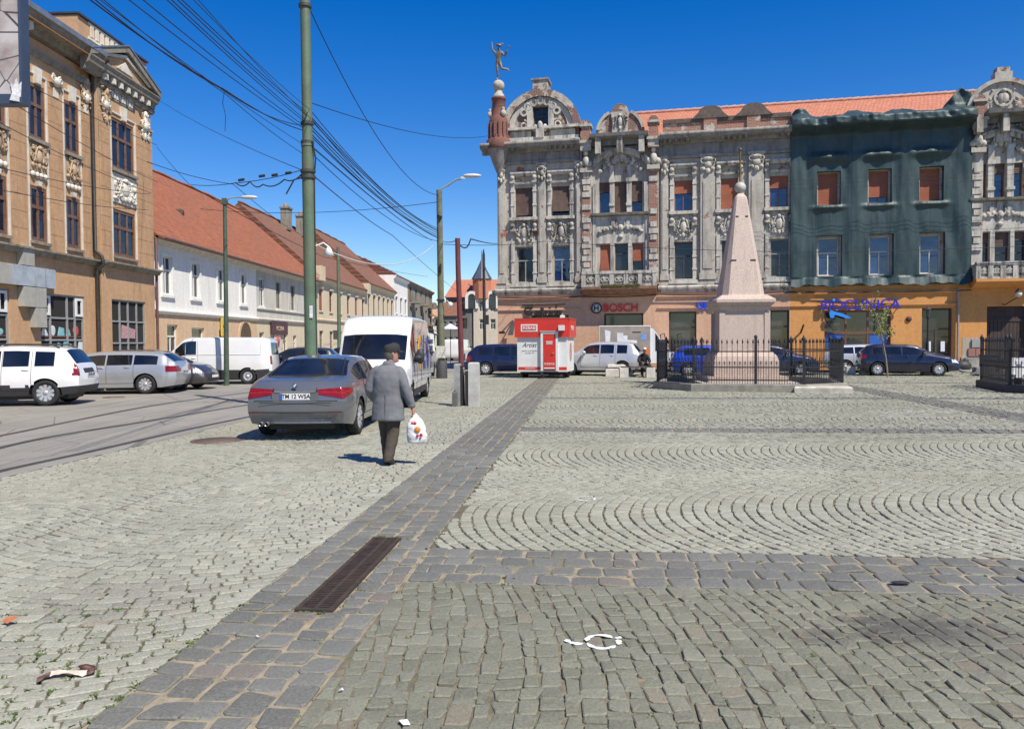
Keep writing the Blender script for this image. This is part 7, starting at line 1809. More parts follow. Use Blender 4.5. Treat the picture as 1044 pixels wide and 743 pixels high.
MB().tube([(lean*4+.1, 0, 4.05), (lean*4+.35, 0, 4.15), (lean*4+.48, -.02, 4.05)], .022, 6).lathe([(.03, .12), (.06, .08), (.14, -.1), (.13, -.1), (.01, 0)], (lean*4+.48, -.02, 3.93), 12).build('bell_lamp', M('white_enamel', (.68, .68, .66), .4, .08), t)

b1_ = G(450.5, 385.5)
t = thing('lamp_pole', 'weathered green lamp pole with a long curved arm, left of the big facade', 'street lamp', (b1_.x, b1_.y, 0), 0)
sc_ = b1_.y/800; hp = PD(449, 194, b1_.y).z
MB().tube([(0, 0, 0), (-.02, 0, 4), (-.05, 0, hp)], [.17, .15, .13], 14).tube([(0, 0, 0), (0, 0, .9)], [.21, .19], 14).build('shaft', WOODP, t)
la = PD(472, 182, b1_.y); x1 = la.x-b1_.x; zl = la.z
MB().tube([(-.05, 0, hp-.3), (-.02, 0, hp+.05), (.35, 0, zl-.32), (x1*.7, 0, zl-.05), (x1, 0, zl)], .045, 8).build('arm', M('arm_grey', (.25, .26, .25), .5, .2), t)
MB().ball((x1+.42, 0, zl+.12), (.45, .14, .10), 12, 8).box(x1-.1, x1+.15, -.05, .05, zl-.03, zl+.08).build('lamp_head', M('lamp_grey', (.52, .52, .5), .4, .1), t)
build_each(MB().tube([(0, -.19, 4.9), (0, -.22, 5.3)], .05, 6).tube([(-.05, -.18, hp-1.3), (0, -.2, hp-1.2)], .12, 8).box(-.2, .15, -.2, .2, 3.6, 3.68), 'clamp', iron, t)
MB().tube([(.1, -.15, 3.5), (.3, -.3, 3.6), (.42, -.35, 3.5)], .02, 6).ball((.45, -.36, 3.42), (.12, .12, .12), 9, 7).build('bell_lamp', MATS['white_enamel'], t)
MB().lathe([(.26, 0), (.26, .75), (.2, .82), (.16, .82)], (0, -.02, 0), 14).build('litter_bin', M('bin_dark', (.05, .05, .052), .7, .2), t)
MB().bbox(-.22, .2, -.25, -.19, .95, 1.5, .01).build('notice_board', M('notice_pale', (.5, .48, .42), .6, .3, 9), t)

p = PD(231, 392, 31.6); t = thing('street_lamp', 'slim dark green street lamp in front of the white house wall', 'street lamp', (p.x, 31.6, 0), 0)
hz = PD(232, 205, 31.6).z
MB().tube([(0, 0, 0), (.03, 0, 3), (.05, 0, hz)], [.11, .09, .075], 12).box(-.04, .14, -.1, .1, hz-.15, hz+.1).build('shaft', M('dark_green_pole', (.055, .085, .06), .6, .3, 3), t)
MB().tube([(.05, 0, hz-.05), (.25, 0, hz+.12), (.75, 0, hz+.16)], .03, 6).build('arm', M('arm_grey', (.25, .26, .25), .5, .2), t); MB().ball((1.02, 0, hz+.14), (.36, .12, .08), 12, 8).build('lamp_head', M('lamp_grey', (.52, .52, .5), .4, .1), t)
p = PD(346, 360, 52); t = thing('street_lamp', 'thin grey green mast in front of the cream house down the street', 'mast', (p.x, 52, 0), 0); hz = PD(346, 252, 52).z
MB().tube([(0, 0, 0), (0, 0, hz)], [.14, .10], 10).build('shaft', GRNP, t); MB().tube([(0, 0, 0), (0, 0, 1.2)], .2, 10).build('sleeve', GRNP, t)
MB().box(-.35, -.05, -.2, .2, 1.9, 2.5).build('switch_box', M('box_dark', (.06, .06, .055), .7, .2), t)
bR = G(471.5, 413); p_t = PD(466.5, 243, bR.y)
t = thing('red_post', 'leaning dark red iron post standing between two short concrete stubs', 'post', (bR.x, bR.y, 0), 0); ln_ = (p_t.x-bR.x)
MB().tube([(0, 0, 0), (ln_*.35, 0, p_t.z*.4), (ln_*.9, 0, p_t.z*.8), (ln_, 0, p_t.z)], [.075, .075, .07, .07], 10).build('shaft', M('oxide_red', (.13, .03, .03), .7, .3, 4, bmp=.3, dirt=(.07, .035, .03)), t)
MB().tube([(.02, -.09, .9), (.06, -.11, 1.0), (-.05, -.12, .95), (.0, -.10, 1.05)], .015, 5).build('wire_tie', M('wire_pale', (.5, .48, .45), .6), t)
CON = M('concrete_stub', (.46, .45, .42), .9, .2, 5, bmp=.5, dirt=(.26, .25, .22))
for px, wd_, lab, hh, mt in ((483.5, .27, 'pale square concrete stub right of the red post', 1.15, CON), (467, .16, 'weathered grey concrete stub with a steel rail left of the red post', 1.12, M('concrete_grey', (.28, .28, .27), .9, .3, 6, bmp=.5, dirt=(.12, .12, .11)))):
    g = G(px, 413.5); t = thing('concrete_stub', lab, 'stub', (g.x, g.y, 0), R(-8))
    MB().bbox(-wd_/2, wd_/2, -.12, .12, -.03, hh, .03).build('body', mt, t)
    if px < 470: MB().box(wd_/2+.003, wd_/2+.05, -.09, .09, 0, hh*.95).build('steel_rail', DKMET, t); MB().bbox(-.12, .02, -.2, -.125, -.03, .42, .06).build('broken_foot', M('concrete_dark', (.12, .12, .12), .9, .3, 5, bmp=.5), t)
    else: MB().box(-wd_/2-.09, -wd_/2-.004, -.10, .10, 0, hh*.8).build('dark_plate', DKMET, t)  # dark plate filling the gap towards the red post
p = PD(494.5, 378, 41.5); t = thing('black_post', 'thin black post with a pointed top by the left end of the big facade', 'post', (p.x, 41.5, 0), 0); hz = PD(493.5, 254, 41.5).z
MB().tube([(0, 0, 0), (-.03, 0, hz-.3), (-.03, 0, hz)], [.09, .075, .02], 10).build('shaft', iron, t); MB().box(.05, .22, -.06, .06, 2.6, 3.1).build('box', iron, t)
# black lamp with concrete foot
g = G(945.5, 382.6); t = thing('lantern_post', 'black cast lantern post with a white concrete foot beside the dark blue hatchback', 'street lamp', (g.x, g.y, 0), 0); hz = PD(945, 322, g.y).z
MB().tube([(0, 0, .8), (0, 0, 1.5), (0, 0, hz-.1)], [.07, .05, .04], 10).lathe([(.04, hz-.12), (.10, hz-.08), (.04, hz)], (0, 0, 0), 10).build('shaft', iron, t)
MB().lathe([(.07, hz), (.13, hz+.28), (.15, hz+.3), (.05, hz+.42), (.01, hz+.5)], (0, 0, 0), 8, smooth=False).build('lantern', M('lantern_dark', (.06, .06, .06), .3, .2), t)
MB().bbox(-.24, .24, -.2, .2, -.02, 1.05, .02).build('foot', CON, t)

# ------------------------------------------------------------------ benches, bollards, bins, pigeons
STN = M('bench_stone', (.52, .50, .45), .9, .2, 6, bmp=.5, dirt=(.33, .31, .27)); WOOD = M('bench_wood', (.075, .06, .05), .8, .3, 10, dirt=(.14, .12, .1))
def bench(label, px0, px1, py, yaw, back=False, h=.45):
    a, b = G(px0, py), G(px1, py); c = (a+b)/2; l = (b-a).length
    t = thing('stone_bench', label, 'bench', (c.x, c.y, 0), yaw)
    for s in (-1, 1): MB().bbox(s*(l/2-.22)-.2, s*(l/2-.22)+.2, -.24, .24, -.02, h, .03).build('support', STN, t)
    q = MB()
    for k in range(3): q.box(-l/2+.1, l/2-.1, -.22+.15*k, -.10+.15*k, h, h+.05)
    q.build('seat', WOOD, t)
    return c
bc = bench('long low stone bench with wooden slats carrying the seated man', 631, 668, 384.5, R(-3))
c = G(624, 383.5)
for i, (dx_, dy_, w_, d_, h, z) in enumerate(((0, 0, .62, .5, .36, 0), (.75, .25, .5, .45, .42, 0), (.35, .12, 1.15, .42, .14, .42))):
    t = thing('stone_block', ('pale stone block left of the seated man, low one in front', 'pale upright stone block nearest the seated man', 'flat stone slab lying across the two pale blocks')[i], 'stone block', (c.x+dx_, c.y+dy_, z), R(-4+3*i))
    MB().bbox(-w_/2, w_/2, -d_/2, d_/2, -.0, h, .04).build('block', STN, t)
bench('white framed bench between the iron fence and the silver estate', 812, 858, 381.5, R(-12), h=.62)
bench('white low bench against the silver estate right of the iron fence', 862, 886, 382, R(-12), h=.42)
for px, py, lab, w_, h in ((1008.5, 380.5, 'dark square litter bin on the footway by the carriage gate', .7, .85), (1003, 383, 'grey pallet box on the footway in front of the litter bin', .8, .4)):
    g = G(px, py); t = thing('litter_bin' if h > .5 else 'pallet_box', lab, 'bin' if h > .5 else 'box', (g.x, g.y, 0), R(-12))
    q = MB().bbox(-w_/2, w_/2, -.28, .28, .08, h, .03); q.build('body', M('bin_charcoal', (.035, .035, .038), .7, .2) if h > .5 else M('box_grey', (.20, .19, .18), .8, .3), t)
    MB().box(-w_/2+.05, -w_/2+.15, -.2, .2, 0, .08).box(w_/2-.15, w_/2-.05, -.2, .2, 0, .08).build('feet', iron, t)
    if h > .5: MB().box(-w_/2-.03, w_/2+.03, -.31, .31, h, h+.06).build('lid', iron, t)
g = G(1000.5, 380); t = thing('rubbish_bag', 'black rubbish bag slumped against the wall left of the carriage gate', 'bag', (g.x, g.y+1.6, 0), 0); MB().ball((0, 0, .28), (.45, .3, .3), 10, 7).ball((.15, .02, .55), (.16, .14, .14), 8, 6).build('sack', BLKPL, t)
g = G(974.5, 378); t = thing('bollard', 'short dark bollard beside the drain pipe right of the double door', 'bollard', (g.x, g.y, 0), 0); MB().tube([(0, 0, 0), (0, 0, 1.5)], .2, 10).ball((0, 0, 1.5), (.2, .2, .1), 10, 6).build('shaft', M('bollard_dark', (.06, .05, .045), .8, .2), t)
PIG = [M('pigeon_grey', (.17, .18, .20), .7, .3, 30), M('pigeon_dark', (.06, .065, .075), .6, .3, 30)]
def pigeon(px, py, yaw, lab, k=0):
    g = G(px, py); t = thing('pigeon', lab, 'bird', (g.x, g.y, 0), yaw, 'pigeons on the cobbles by the gate')
    pts = [(-.16, 0, .13), (-.06, 0, .15), (.05, 0, .17), (.11, 0, .24), (.14, 0, .30), (.185, 0, .29)]
    q = MB().loft([], 3) if False else MB()
    n = 12; rs = []
    for (x, z, ry, rz) in ((-.27, .10, .01, .006), (-.2, .115, .03, .012), (-.12, .135, .055, .045), (-.02, .15, .075, .07), (.07, .165, .065, .065), (.12, .21, .04, .05), (.14, .25, .028, .035), (.155, .285, .028, .03), (.19, .29, .012, .012), (.215, .285, .004, .004)):
        rs.append([(x-.02*math.sin(a), ry*math.cos(a), z+rz*math.sin(a)) for a in (2*PI*i/n for i in range(n))])
    q.rings(rs); q.build('body', PIG[k], t)
    q = MB()
    for s in (-1, 1): q.tube([(0, s*.03, .09), (.01, s*.03, .02), (.05, s*.035, .012)], .006, 5)
    q.build('feet', M('pigeon_feet', (.3, .12, .1), .7), t)
for i, (px, py, yw, lab) in enumerate(((981, 381.5, 2.9, 'dark pigeon nearest the double door'), (993, 384.5, .4, 'grey pigeon pair member nearest the picture middle, pecking'), (996, 383, -.5, 'grey pigeon just behind the pecking one'), (1004, 382, 3.4, 'pigeon in front of the pallet box'), (1018, 388, .2, 'pale pigeon closest to the dark kerb'))): pigeon(px, py, yw, lab, i % 2)
# young tree
g = G(905, 384); t = thing('young_tree', 'thin young street tree with sparse yellow green leaves beside the dark blue hatchback', 'tree', (g.x, g.y, 0), 0)
K = g.y/800; top_ = [(905, 384), (903, 365), (899, 345), (896, 332), (893, 322), (888, 312)]
P_ = [((px-905)*K, 0, max(-.02, PD(px, py, g.y).z)) for px, py in top_]
q = MB().tube(P_, [.045, .04, .034, .028, .02, .01], 8); ends = []
random.seed(21)
for i in range(11):
    k = random.uniform(.42, .98); z = P_[-1][2]*k; j = max(0, min(4, int(k*5))); bx = P_[j][0]+(P_[j+1][0]-P_[j][0])*(k*5-j)
    a = random.uniform(0, 6.28); l = random.uniform(.4, .95); e = (bx+l*math.cos(a)*.85, l*math.sin(a)*.8, z+l*.75); q.tube([(bx, 0, z), ((bx+e[0])/2, e[1]/2, z+l*.3), e], [.014, .01, .004], 5); ends.append(((bx, 0, z), e))
q.build('trunk', M('young_bark', (.20, .17, .13), .9, .3, 12), t)
q = MB()
for s, e in ends:
    for _ in range(34):
        f = random.uniform(.35, 1.08); c = [s[i]+(e[i]-s[i])*f+random.gauss(0, .08) for i in range(3)]; r = random.uniform(.035, .07); M3 = Euler((random.uniform(0, 6), random.uniform(0, 6), 0)).to_matrix()
        q.add([Vector(c)+M3 @ Vector(v) for v in ((-r, 0, 0), (0, -r*.55, 0), (r, 0, .01), (0, r*.55, 0))], [(0, 1, 2, 3)])
q.build('crown', M('young_leaves', (.16, .185, .035), .6, .35, 5), t)
# parasol down the street
p = PD(459.5, 372, 62); t = thing('parasol', 'small white market parasol at the far end of the street', 'parasol', (p.x, 62, 0), 0); z = PD(459, 333, 62).z
MB().tube([(0, 0, 0), (0, 0, z)], .03, 6).build('pole', iron, t); MB().lathe([(.95, z-.2), (.5, z+.0), (.03, z+.25)], (0, 0, 0), 8, smooth=False).build('canopy', WP, t)

# ------------------------------------------------------------------ litter and paint on the cobbles
g = G(68, 690); t = thing('torn_wrapper', 'crumpled cream paper wrapper with brown ends lying on the cobbles lower left', 'litter', (g.x, g.y, -.004), R(24))
n = 14; vs, fs = [], []
random.seed(3)
for i in range(n+1):
    f = i/n; x = -.13+.26*f
    for j in range(5):
        y = -.025+.0125*j*(.9+.3*math.sin(f*3)); vs.append((x, y+.02*math.sin(f*5), .008+.018*abs(math.sin(f*4+j*.9))+random.uniform(0, .007)))
for i in range(n):
    for j in range(4): fs.append((i*5+j, i*5+5+j, i*5+6+j, i*5+1+j))
mb = MB(); mb.add(vs, fs, 0, False); o = mb.build('wrapper', [M('paper_cream', (.55, .46, .36), .7, .2, 20), M('paper_brown', (.07, .028, .02), .6, .3, 20)], t)
for i, p_ in enumerate(o.data.polygons): p_.material_index = 1 if (i//4 < 3 or i//4 > 11) else 0
MB().loft([((.09, .05, .0), .028, .014), ((.09, .055, .02), .036, .018), ((.07, .06, .032), .026, .012)], 9).build('bottle_neck', MATS['paper_brown'], t)
g = G(10, 636); t = thing('fallen_leaf', 'curled orange brown leaf on the cobbles at the left edge', 'leaf', (g.x, g.y, .015), .5); MB().add([(-.045, 0, .01), (-.01, -.03, .0), (.045, 0, .022), (0, .03, .03), (0, 0, .012)], [(0, 1, 4), (1, 2, 4), (2, 3, 4), (3, 0, 4)]).build('blade', M('leaf_orange', (.36, .13, .05), .7, .3, 30), t)
g = G(918, 596); t = thing('dark_rag', 'small black rag lying on the dark cross band at the right', 'litter', (g.x, g.y, .008), 0); MB().ball((0, 0, .01), (.07, .032, .007), 12, 6).ball((.01, .008, .010), (.03, .016, .009), 8, 5).build('rag', M('rag_dark', (.022, .02, .028), .9), t)
PW = M('road_paint_white', (.74, .74, .73), .7, .1, 20)
def paint_ring(px, py, lab, arcs, rx, ry, w_=.014):
    g = G(px, py); t = thing('paint_mark', lab, 'paint mark', (g.x, g.y, .0), 0); q = MB()
    for a0_, a1_, cx, cy, k in arcs:
        n = 9; vs = []
        for i in range(n+1):
            a = a0_+(a1_-a0_)*i/n; ww_ = w_*random.uniform(.45, 1.5) if 0 < i < n else w_*.2
            for s in (-1, 1):
                x, y = cx+(rx*k+s*ww_)*math.cos(a), cy+(ry*k+s*ww_)*math.sin(a); vs.append((x, y, .0052+float(und(g.x+x, g.y+y))))
        q.add(vs, [(2*i, 2*i+1, 2*i+3, 2*i+2) for i in range(n)])
    q.build('paint', PW, t)
random.seed(6)
paint_ring(608, 655, 'smeared white painted ring on the olive cobbles in the lower middle', [(R(35), R(175), .03, .0, 1), (R(190), R(325), .03, .0, 1), (R(-30), R(20), .05, .0, .9), (R(60), R(150), .14, .03, .3), (R(190), R(290), -.10, .05, .8)], .085, .10, .014)
paint_ring(597, 508.5, 'thin broken white painted ring on the pale cobbles beyond the cross band', [(R(200), R(300), 0, 0, 1), (R(-40), R(40), 0, 0, 1), (R(60), R(120), 0, 0, 1)], .10, .11, .010)
random.seed(15)
SCR = M('paper_scrap', (.62, .62, .6), .7, .1)
for i, (px, py, lab) in enumerate(((262, 651, 'white paper scrap on the dark strip below the drain grate'), (348, 706, 'white scrap at the lower right edge of the dark strip'), (412, 739, 'white paper scrap at the bottom edge'), (208, 507, 'tiny white scrap on the light cobbles below the grey saloon'))):
    g = G(px, py); t = thing('paper_scrap', lab, 'litter', (g.x, g.y, .012), random.uniform(0, 3)); r = .013 if i != 2 else .034
    MB().add([(-r, -r*.4, 0), (r*.2, -r*.6, .008), (r, 0, .002), (r*.3, r*.6, .012), (-r*.7, r*.5, .004)], [(0, 1, 3, 4), (1, 2, 3)]).build('scrap', SCR, t)

# ------------------------------------------------------------------ people
SKIN = M('skin', (.40, .21, .145), .55, .1, 12); 
def remeshed(mb, name, mat, parent, vox=.014, it=5, strength=.012, size=.09):
    o = mb.build(name, mat, parent); r = o.modifiers.new('r', 'REMESH'); r.mode = 'VOXEL'; r.voxel_size = vox; r.use_smooth_shade = True
    s = o.modifiers.new('s', 'SMOOTH'); s.iterations = it; s.factor = .5
    tx_ = bpy.data.textures.get('cloth_folds') or bpy.data.textures.new('cloth_folds', 'CLOUDS'); tx_.noise_scale = size; tx_.noise_depth = 1
    if strength: d = o.modifiers.new('d', 'DISPLACE'); d.texture = tx_; d.strength = strength; d.mid_level = .5; d.texture_coords = 'LOCAL'
    dg = bpy.context.evaluated_depsgraph_get(); dg.update(); me = bpy.data.meshes.new_from_object(o.evaluated_get(dg)); o.modifiers.clear(); o.data = me
    me.materials.clear(); me.materials.append(mat); me.polygons.foreach_set('use_smooth', [True]*len(me.polygons)); return o
def limb(mb, pts, rad, n=14): return mb.tube(pts, rad, n)
def jointed(pts, rad, k=4):
    """rounded limb through its joints"""
    P = [Vector(p) for p in pts]; out, rr = [], []
    for i in range(len(P)-1):
        p0, p1, p2, p3 = P[max(i-1, 0)], P[i], P[i+1], P[min(i+2, len(P)-1)]
        for j in range(k):
            t = j/k; out.append(.5*((2*p1)+(p2-p0)*t+(2*p0-5*p1+4*p2-p3)*t*t+(3*p1-p0-3*p2+p3)*t**3)); rr.append(rad[i]+(rad[i+1]-rad[i])*t)
    out.append(P[-1]); rr.append(rad[-1]); return out, rr
gp = G(396.5, 473.5)
man = thing('person', 'man in a grey jacket, dark trousers and cap walking away with a white plastic bag', 'person', (gp.x, gp.y, 0), R(-8))
# body: head, neck, trunk, arms and legs in one skin (mostly under the clothes)
HZ = 1.545
pts = [(0, 0, .86), (0, .0, 1.05), (.0, .0, 1.28), (.01, .035, 1.40), (.025, .07, 1.49), (.03, .075, HZ),
       (-.17, 0, 1.32), (-.27, -.02, 1.05), (-.22, .16, .88), (-.19, .20, .82), (.17, 0, 1.32), (.27, -.04, 1.04), (.335, .02, .82), (.35, .03, .75),
       (-.08, 0, .80), (-.07, .10, .46), (-.045, .10, .10), (-.045, .22, .05), (.08, 0, .80), (.06, -.01, .45), (.03, -.14, .12), (.03, -.05, .045)]
ed = [(0, 1), (1, 2), (2, 3), (3, 4), (4, 5), (2, 6), (6, 7), (7, 8), (8, 9), (2, 10), (10, 11), (11, 12), (12, 13), (0, 14), (14, 15), (15, 16), (16, 17), (0, 18), (18, 19), (19, 20), (20, 21)]
rd_ = [.10, .10, .085, .05, .058, .07, .04, .04, .034, .03, .04, .04, .034, .034, .085, .06, .045, .04, .085, .06, .045, .04]
body = skin_body('body', pts, ed, rd_, SKIN, man)
# head: turned to the right, with face and ears
fy = R(-48)          # face direction, from straight ahead towards the right
hd = MB(); c = Vector((.03, .075, HZ)); n = 20
FR = Matrix.Rotation(fy, 3, 'Z')
rs = []
for z, ry, rx, oy in ((-.135, .045, .04, .02), (-.12, .065, .052, .018), (-.09, .082, .064, .012), (-.05, .092, .07, .004), (0, .098, .075, 0), (.05, .098, .076, -.002), (.085, .086, .066, -.004), (.11, .055, .045, -.006), (.12, .012, .01, -.006)):
    rs.append([tuple(c+FR @ Vector((rx*math.cos(a), oy+ry*math.sin(a), z))) for a in (2*PI*i/n for i in range(n))])
hd.rings(rs)
def hp_(x, y, z): return tuple(c+FR @ Vector((x, y, z)))
hd.tube([hp_(0, .088, .02), hp_(0, .108, -.02), hp_(0, .118, -.035), hp_(0, .098, -.048)], [.012, .014, .018, .012], 8)
for s in (-1, 1):
    hd.ball(hp_(s*.076, -.012, -.01), (.012, .018, .03), 8, 6)
hd.ball(hp_(0, .088, -.108), (.028, .02, .018), 8, 6)
head = hd.build('head', SKIN, body)
q = MB(); 
for s in (-1, 1): q.ball(hp_(s*.03, .088, .012), (.011, .009, .007), 8, 5)
q.build('eyes', M('eye_dark', (.03, .025, .022), .3), head)
q = MB().tube([hp_(-.022, .094, -.072), hp_(0, .101, -.070), hp_(.022, .094, -.072)], [.005, .007, .005], 6); q.build('mouth', M('lips', (.30, .11, .09), .5), head)
q = MB(); rs = []
for z, k in ((-.085, .86), (-.05, 1.02), (0, 1.04), (.04, 1.03)):
    rs.append([tuple(c+FR @ Vector((.078*k*math.cos(a), -.006+.099*k*math.sin(a)*(1 if math.sin(a) < 0 else .1), z))) for a in (2*PI*i/n for i in range(n))])
q.rings(rs); q.build('hair', M('hair_grey', (.10, .09, .085), .8, .3, 60), head)
q = MB(); rs = []
for z, k in ((.012, 1.10), (.03, 1.15), (.07, 1.18), (.105, 1.10), (.128, .82), (.137, .35)):
    rs.append([tuple(c+FR @ Vector((.078*k*math.cos(a), -.004+.100*k*math.sin(a)+.01, z+.012*math.sin(a)))) for a in (2*PI*i/n for i in range(n))])
q.rings(rs)
vis = []
for i in range(11):
    a = PI*(.14+.72*i/10); 
    for k, z in ((1.0, .030), (1.0, .018)): vis.append(tuple(c+FR @ Vector((.092*math.cos(a), .02+.095*math.sin(a), z+.01))))
    for k, z in ((1.0, .0), (1.0, -.006)): vis.append(tuple(c+FR @ Vector((.085*math.cos(a), .03+.17*math.sin(a), z+.018))))
fsx = []
for i in range(10): o_ = i*4; fsx += [(o_, o_+2, o_+6, o_+4), (o_+1, o_+5, o_+7, o_+3), (o_+2, o_+3, o_+7, o_+6)]
q.add(vis, fsx, 0, True); q.build('cap', M('cap_dark', (.028, .028, .028), .9, .25, 30, bmp=.3), head)
# jacket: trunk and sleeves grown together
jk = MB(); 
jk.loft([((0, -.01, .615), .232, .155), ((0, -.01, .64), .236, .158), ((0, -.005, .78), .225, .152), ((0, -.005, .95), .208, .142), ((0, -.01, 1.10), .212, .145), ((0, -.015, 1.22), .222, .142), ((0, -.01, 1.30), .208, .122), ((.0, .0, 1.355), .15, .10), ((.005, .02, 1.395), .085, .078), ((.008, .03, 1.425), .066, .066)], 24)
pa, ra_ = jointed([(.12, -.01, 1.315), (.185, -.015, 1.265), (.262, -.04, 1.05), (.32, .01, .86), (.338, .02, .80)], [.07, .078, .070, .058, .052]); limb(jk, pa, ra_)
pa, ra_ = jointed([(-.12, -.01, 1.315), (-.185, -.01, 1.265), (-.258, -.02, 1.05), (-.23, .12, .90), (-.212, .16, .86)], [.07, .078, .070, .058, .052]); limb(jk, pa, ra_)
JM = M('jacket_grey', (.15, .154, .163), .85, .14, 8, bmp=.5, bscale=160, dirt=(.10, .11, .13), bdist=.003)
jo = remeshed(jk, 'jacket', JM, man, .012, 4, .017, .12)
q = MB().tube([(0, -.166, .63), (.0, -.158, .80), (.003, -.148, .98)], .005, 4); q.build('back_vent', M('seam_grey', (.06, .065, .075), .9), jo)
cl = MB(); rs = []
for z, rx, ry, oy in ((1.385, .092, .085, .018), (1.42, .076, .074, .03), (1.432, .070, .068, .032), (1.40, .085, .08, .02)): rs.append([(.006+rx*math.cos(a), oy+ry*math.sin(a), z+.012*(1 if math.sin(a) < 0 else -1)*abs(math.sin(a))) for a in (2*PI*i/20 for i in range(20))])
cl.rings(rs, cap=False); cl.build('collar', JM, jo)
tr_ = MB(); tr_.loft([((0, 0, .94), .17, .125), ((0, 0, .84), .178, .13), ((0, 0, .76), .165, .125)], 20)
pa, ra_ = jointed([(-.085, 0, .82), (-.072, .10, .46), (-.047, .105, .12), (-.045, .11, .07)], [.098, .085, .072, .074]); limb(tr_, pa, ra_, 16)
pa, ra_ = jointed([(.085, 0, .82), (.066, .0, .45), (.032, -.12, .13), (.03, -.13, .075)], [.098, .085, .072, .074]); limb(tr_, pa, ra_, 16)
remeshed(tr_, 'trousers', M('trousers_brown', (.062, .048, .036), .9, .15, 6, bmp=.4, bscale=120), man, .012, 4, .02, .08)
def shoe(x, y, z, pitch, nm='shoe'):
    m_ = Matrix.Translation((x, y, z)) @ Matrix.Rotation(pitch, 4, 'X'); q = MB(); rs = []
    for yy, rx, h, zc_ in ((-.105, .022, .03, .035), (-.09, .040, .048, .045), (-.03, .043, .055, .05), (.05, .046, .042, .042), (.11, .047, .032, .034), (.16, .035, .024, .028), (.185, .012, .014, .024)):
        rs.append([tuple((m_ @ Vector((rx*math.cos(a), yy, max(.002, zc_+h*math.sin(a))))).xyz) for a in (2*PI*i/14 for i in range(14))])
    q.rings(rs); q.build(nm, M('shoe_black', (.018, .015, .014), .5, .2, 20), man)
shoe(-.045, .12, 0, R(2)); shoe(.03, -.10, .035, R(-20))
# right hand round the bag's handles, left hand in front
def hand(cx, cy, cz, down=True, s=1, par=None):
    q = MB(); q.loft([((cx, cy, cz+.05), .022, .028), ((cx, cy, cz+.02), .024, .036), ((cx, cy, cz-.03), .022, .042), ((cx, cy, cz-.05), .018, .040)], 12)
    for k, ln in enumerate((.060, .070, .066, .052)):
        y = cy+.031-.021*k
        q.tube([(cx, y, cz-.045), (cx-s*.004, y, cz-.045-ln*.5), (cx-s*.025, y, cz-.045-ln*.8), (cx-s*.042, y, cz-.04-ln*.55)], [.0098, .0095, .009, .007], 8)
    q.tube([(cx-s*.005, cy+.034, cz+.0), (cx-s*.022, cy+.052, cz-.03), (cx-s*.034, cy+.042, cz-.06)], [.012, .0105, .008], 8)
    q.build('hand', SKIN, par)
hand(.352, .03, .755, par=body); hand(-.195, .195, .815, s=-1, par=body)
# the bag
bp = man.matrix_world if False else Matrix.Translation((gp.x, gp.y, 0)) @ Matrix.Rotation(R(-8), 4, 'Z')
bl_ = bp @ Vector((.37, .03, .70))
bag = thing('plastic_bag', 'white plastic carrier bag with a red and orange print held by the walking man', 'bag', (bl_.x, bl_.y, bl_.z), R(6))
q = MB(); q.loft([((.03, 0, -.40), .11, .05), ((.03, 0, -.385), .13, .07), ((.025, 0, -.28), .145, .085), ((.015, 0, -.17), .13, .075), ((.01, 0, -.08), .095, .05), ((0, 0, -.02), .04, .025), ((-.005, 0, .0), .02, .018)], 22)
bgo = remeshed(q, 'sack', M('bag_white', (.66, .66, .65), .35, .06, 8), bag, .009, 3, .026, .09)
q = MB()
for s in (-1, 1): q.tube([(.03*s+.01, 0, -.06), (.03*s, 0, -.01), (-.018+.012*s, .0, .02), (-.02, 0, .03)], [.012, .011, .008, .006], 6)
q.build('handles', MATS['bag_white'], bag)
def disc(mb, x, z, r, y=-.093, m=0): mb.ball((x, y, z), (r, .012, r), 14, 6, m)
q = MB(); disc(q, .035, -.20, .042, -.088); q.build('print', M('print_orange_bag', (.65, .22, .03), .5), bag)
q = MB(); disc(q, .0, -.12, .025, -.062); disc(q, .035, -.285, .02, -.094); disc(q, .085, -.275, .022, -.082); disc(q, .075, -.315, .015, -.086); q.tube([(-.045, -.055, -.10), (-.02, -.065, -.125)], .01, 6); build_each(q, 'print', M('print_red_bag', (.45, .03, .04), .5), bag, .001)

# seated man on the bench
sx_, sy_ = G(656, 384).x, G(656, 384).y
sm = thing('person', 'seated man in black with a pale cap, hunched on the low stone bench', 'person', (sx_, sy_+.1, 0), R(-172))
S0 = .50
pts = [(0, -.05, S0+.10), (0, -.02, S0+.32), (0, .08, S0+.52), (0, .16, S0+.62), (0, .22, S0+.72), (-.18, .08, S0+.48), (-.26, .18, S0+.24), (-.12, .36, S0+.16), (-.08, .42, S0+.14), (.18, .08, S0+.48), (.26, .18, S0+.24), (.12, .36, S0+.16), (.08, .42, S0+.14),
       (-.10, 0, S0+.08), (-.17, .40, S0+.06), (-.18, .42, .12), (-.18, .56, .05), (.10, 0, S0+.08), (.17, .40, S0+.06), (.18, .42, .12), (.18, .56, .05)]
ed = [(0, 1), (1, 2), (2, 3), (3, 4), (2, 5), (5, 6), (6, 7), (7, 8), (2, 9), (9, 10), (10, 11), (11, 12), (0, 13), (13, 14), (14, 15), (15, 16), (0, 17), (17, 18), (18, 19), (19, 20)]
b_ = skin_body('body', pts, ed, [.10, .10, .08, .05, .085, .06, .045, .035, .035, .06, .045, .035, .035, .09, .065, .045, .04, .09, .065, .045, .04], SKIN, sm)
q = MB(); q.loft([((0, -.05, S0), .20, .16), ((0, -.03, S0+.2), .20, .15), ((0, .02, S0+.38), .21, .145), ((0, .08, S0+.53), .19, .12), ((0, .14, S0+.61), .07, .07)], 18)
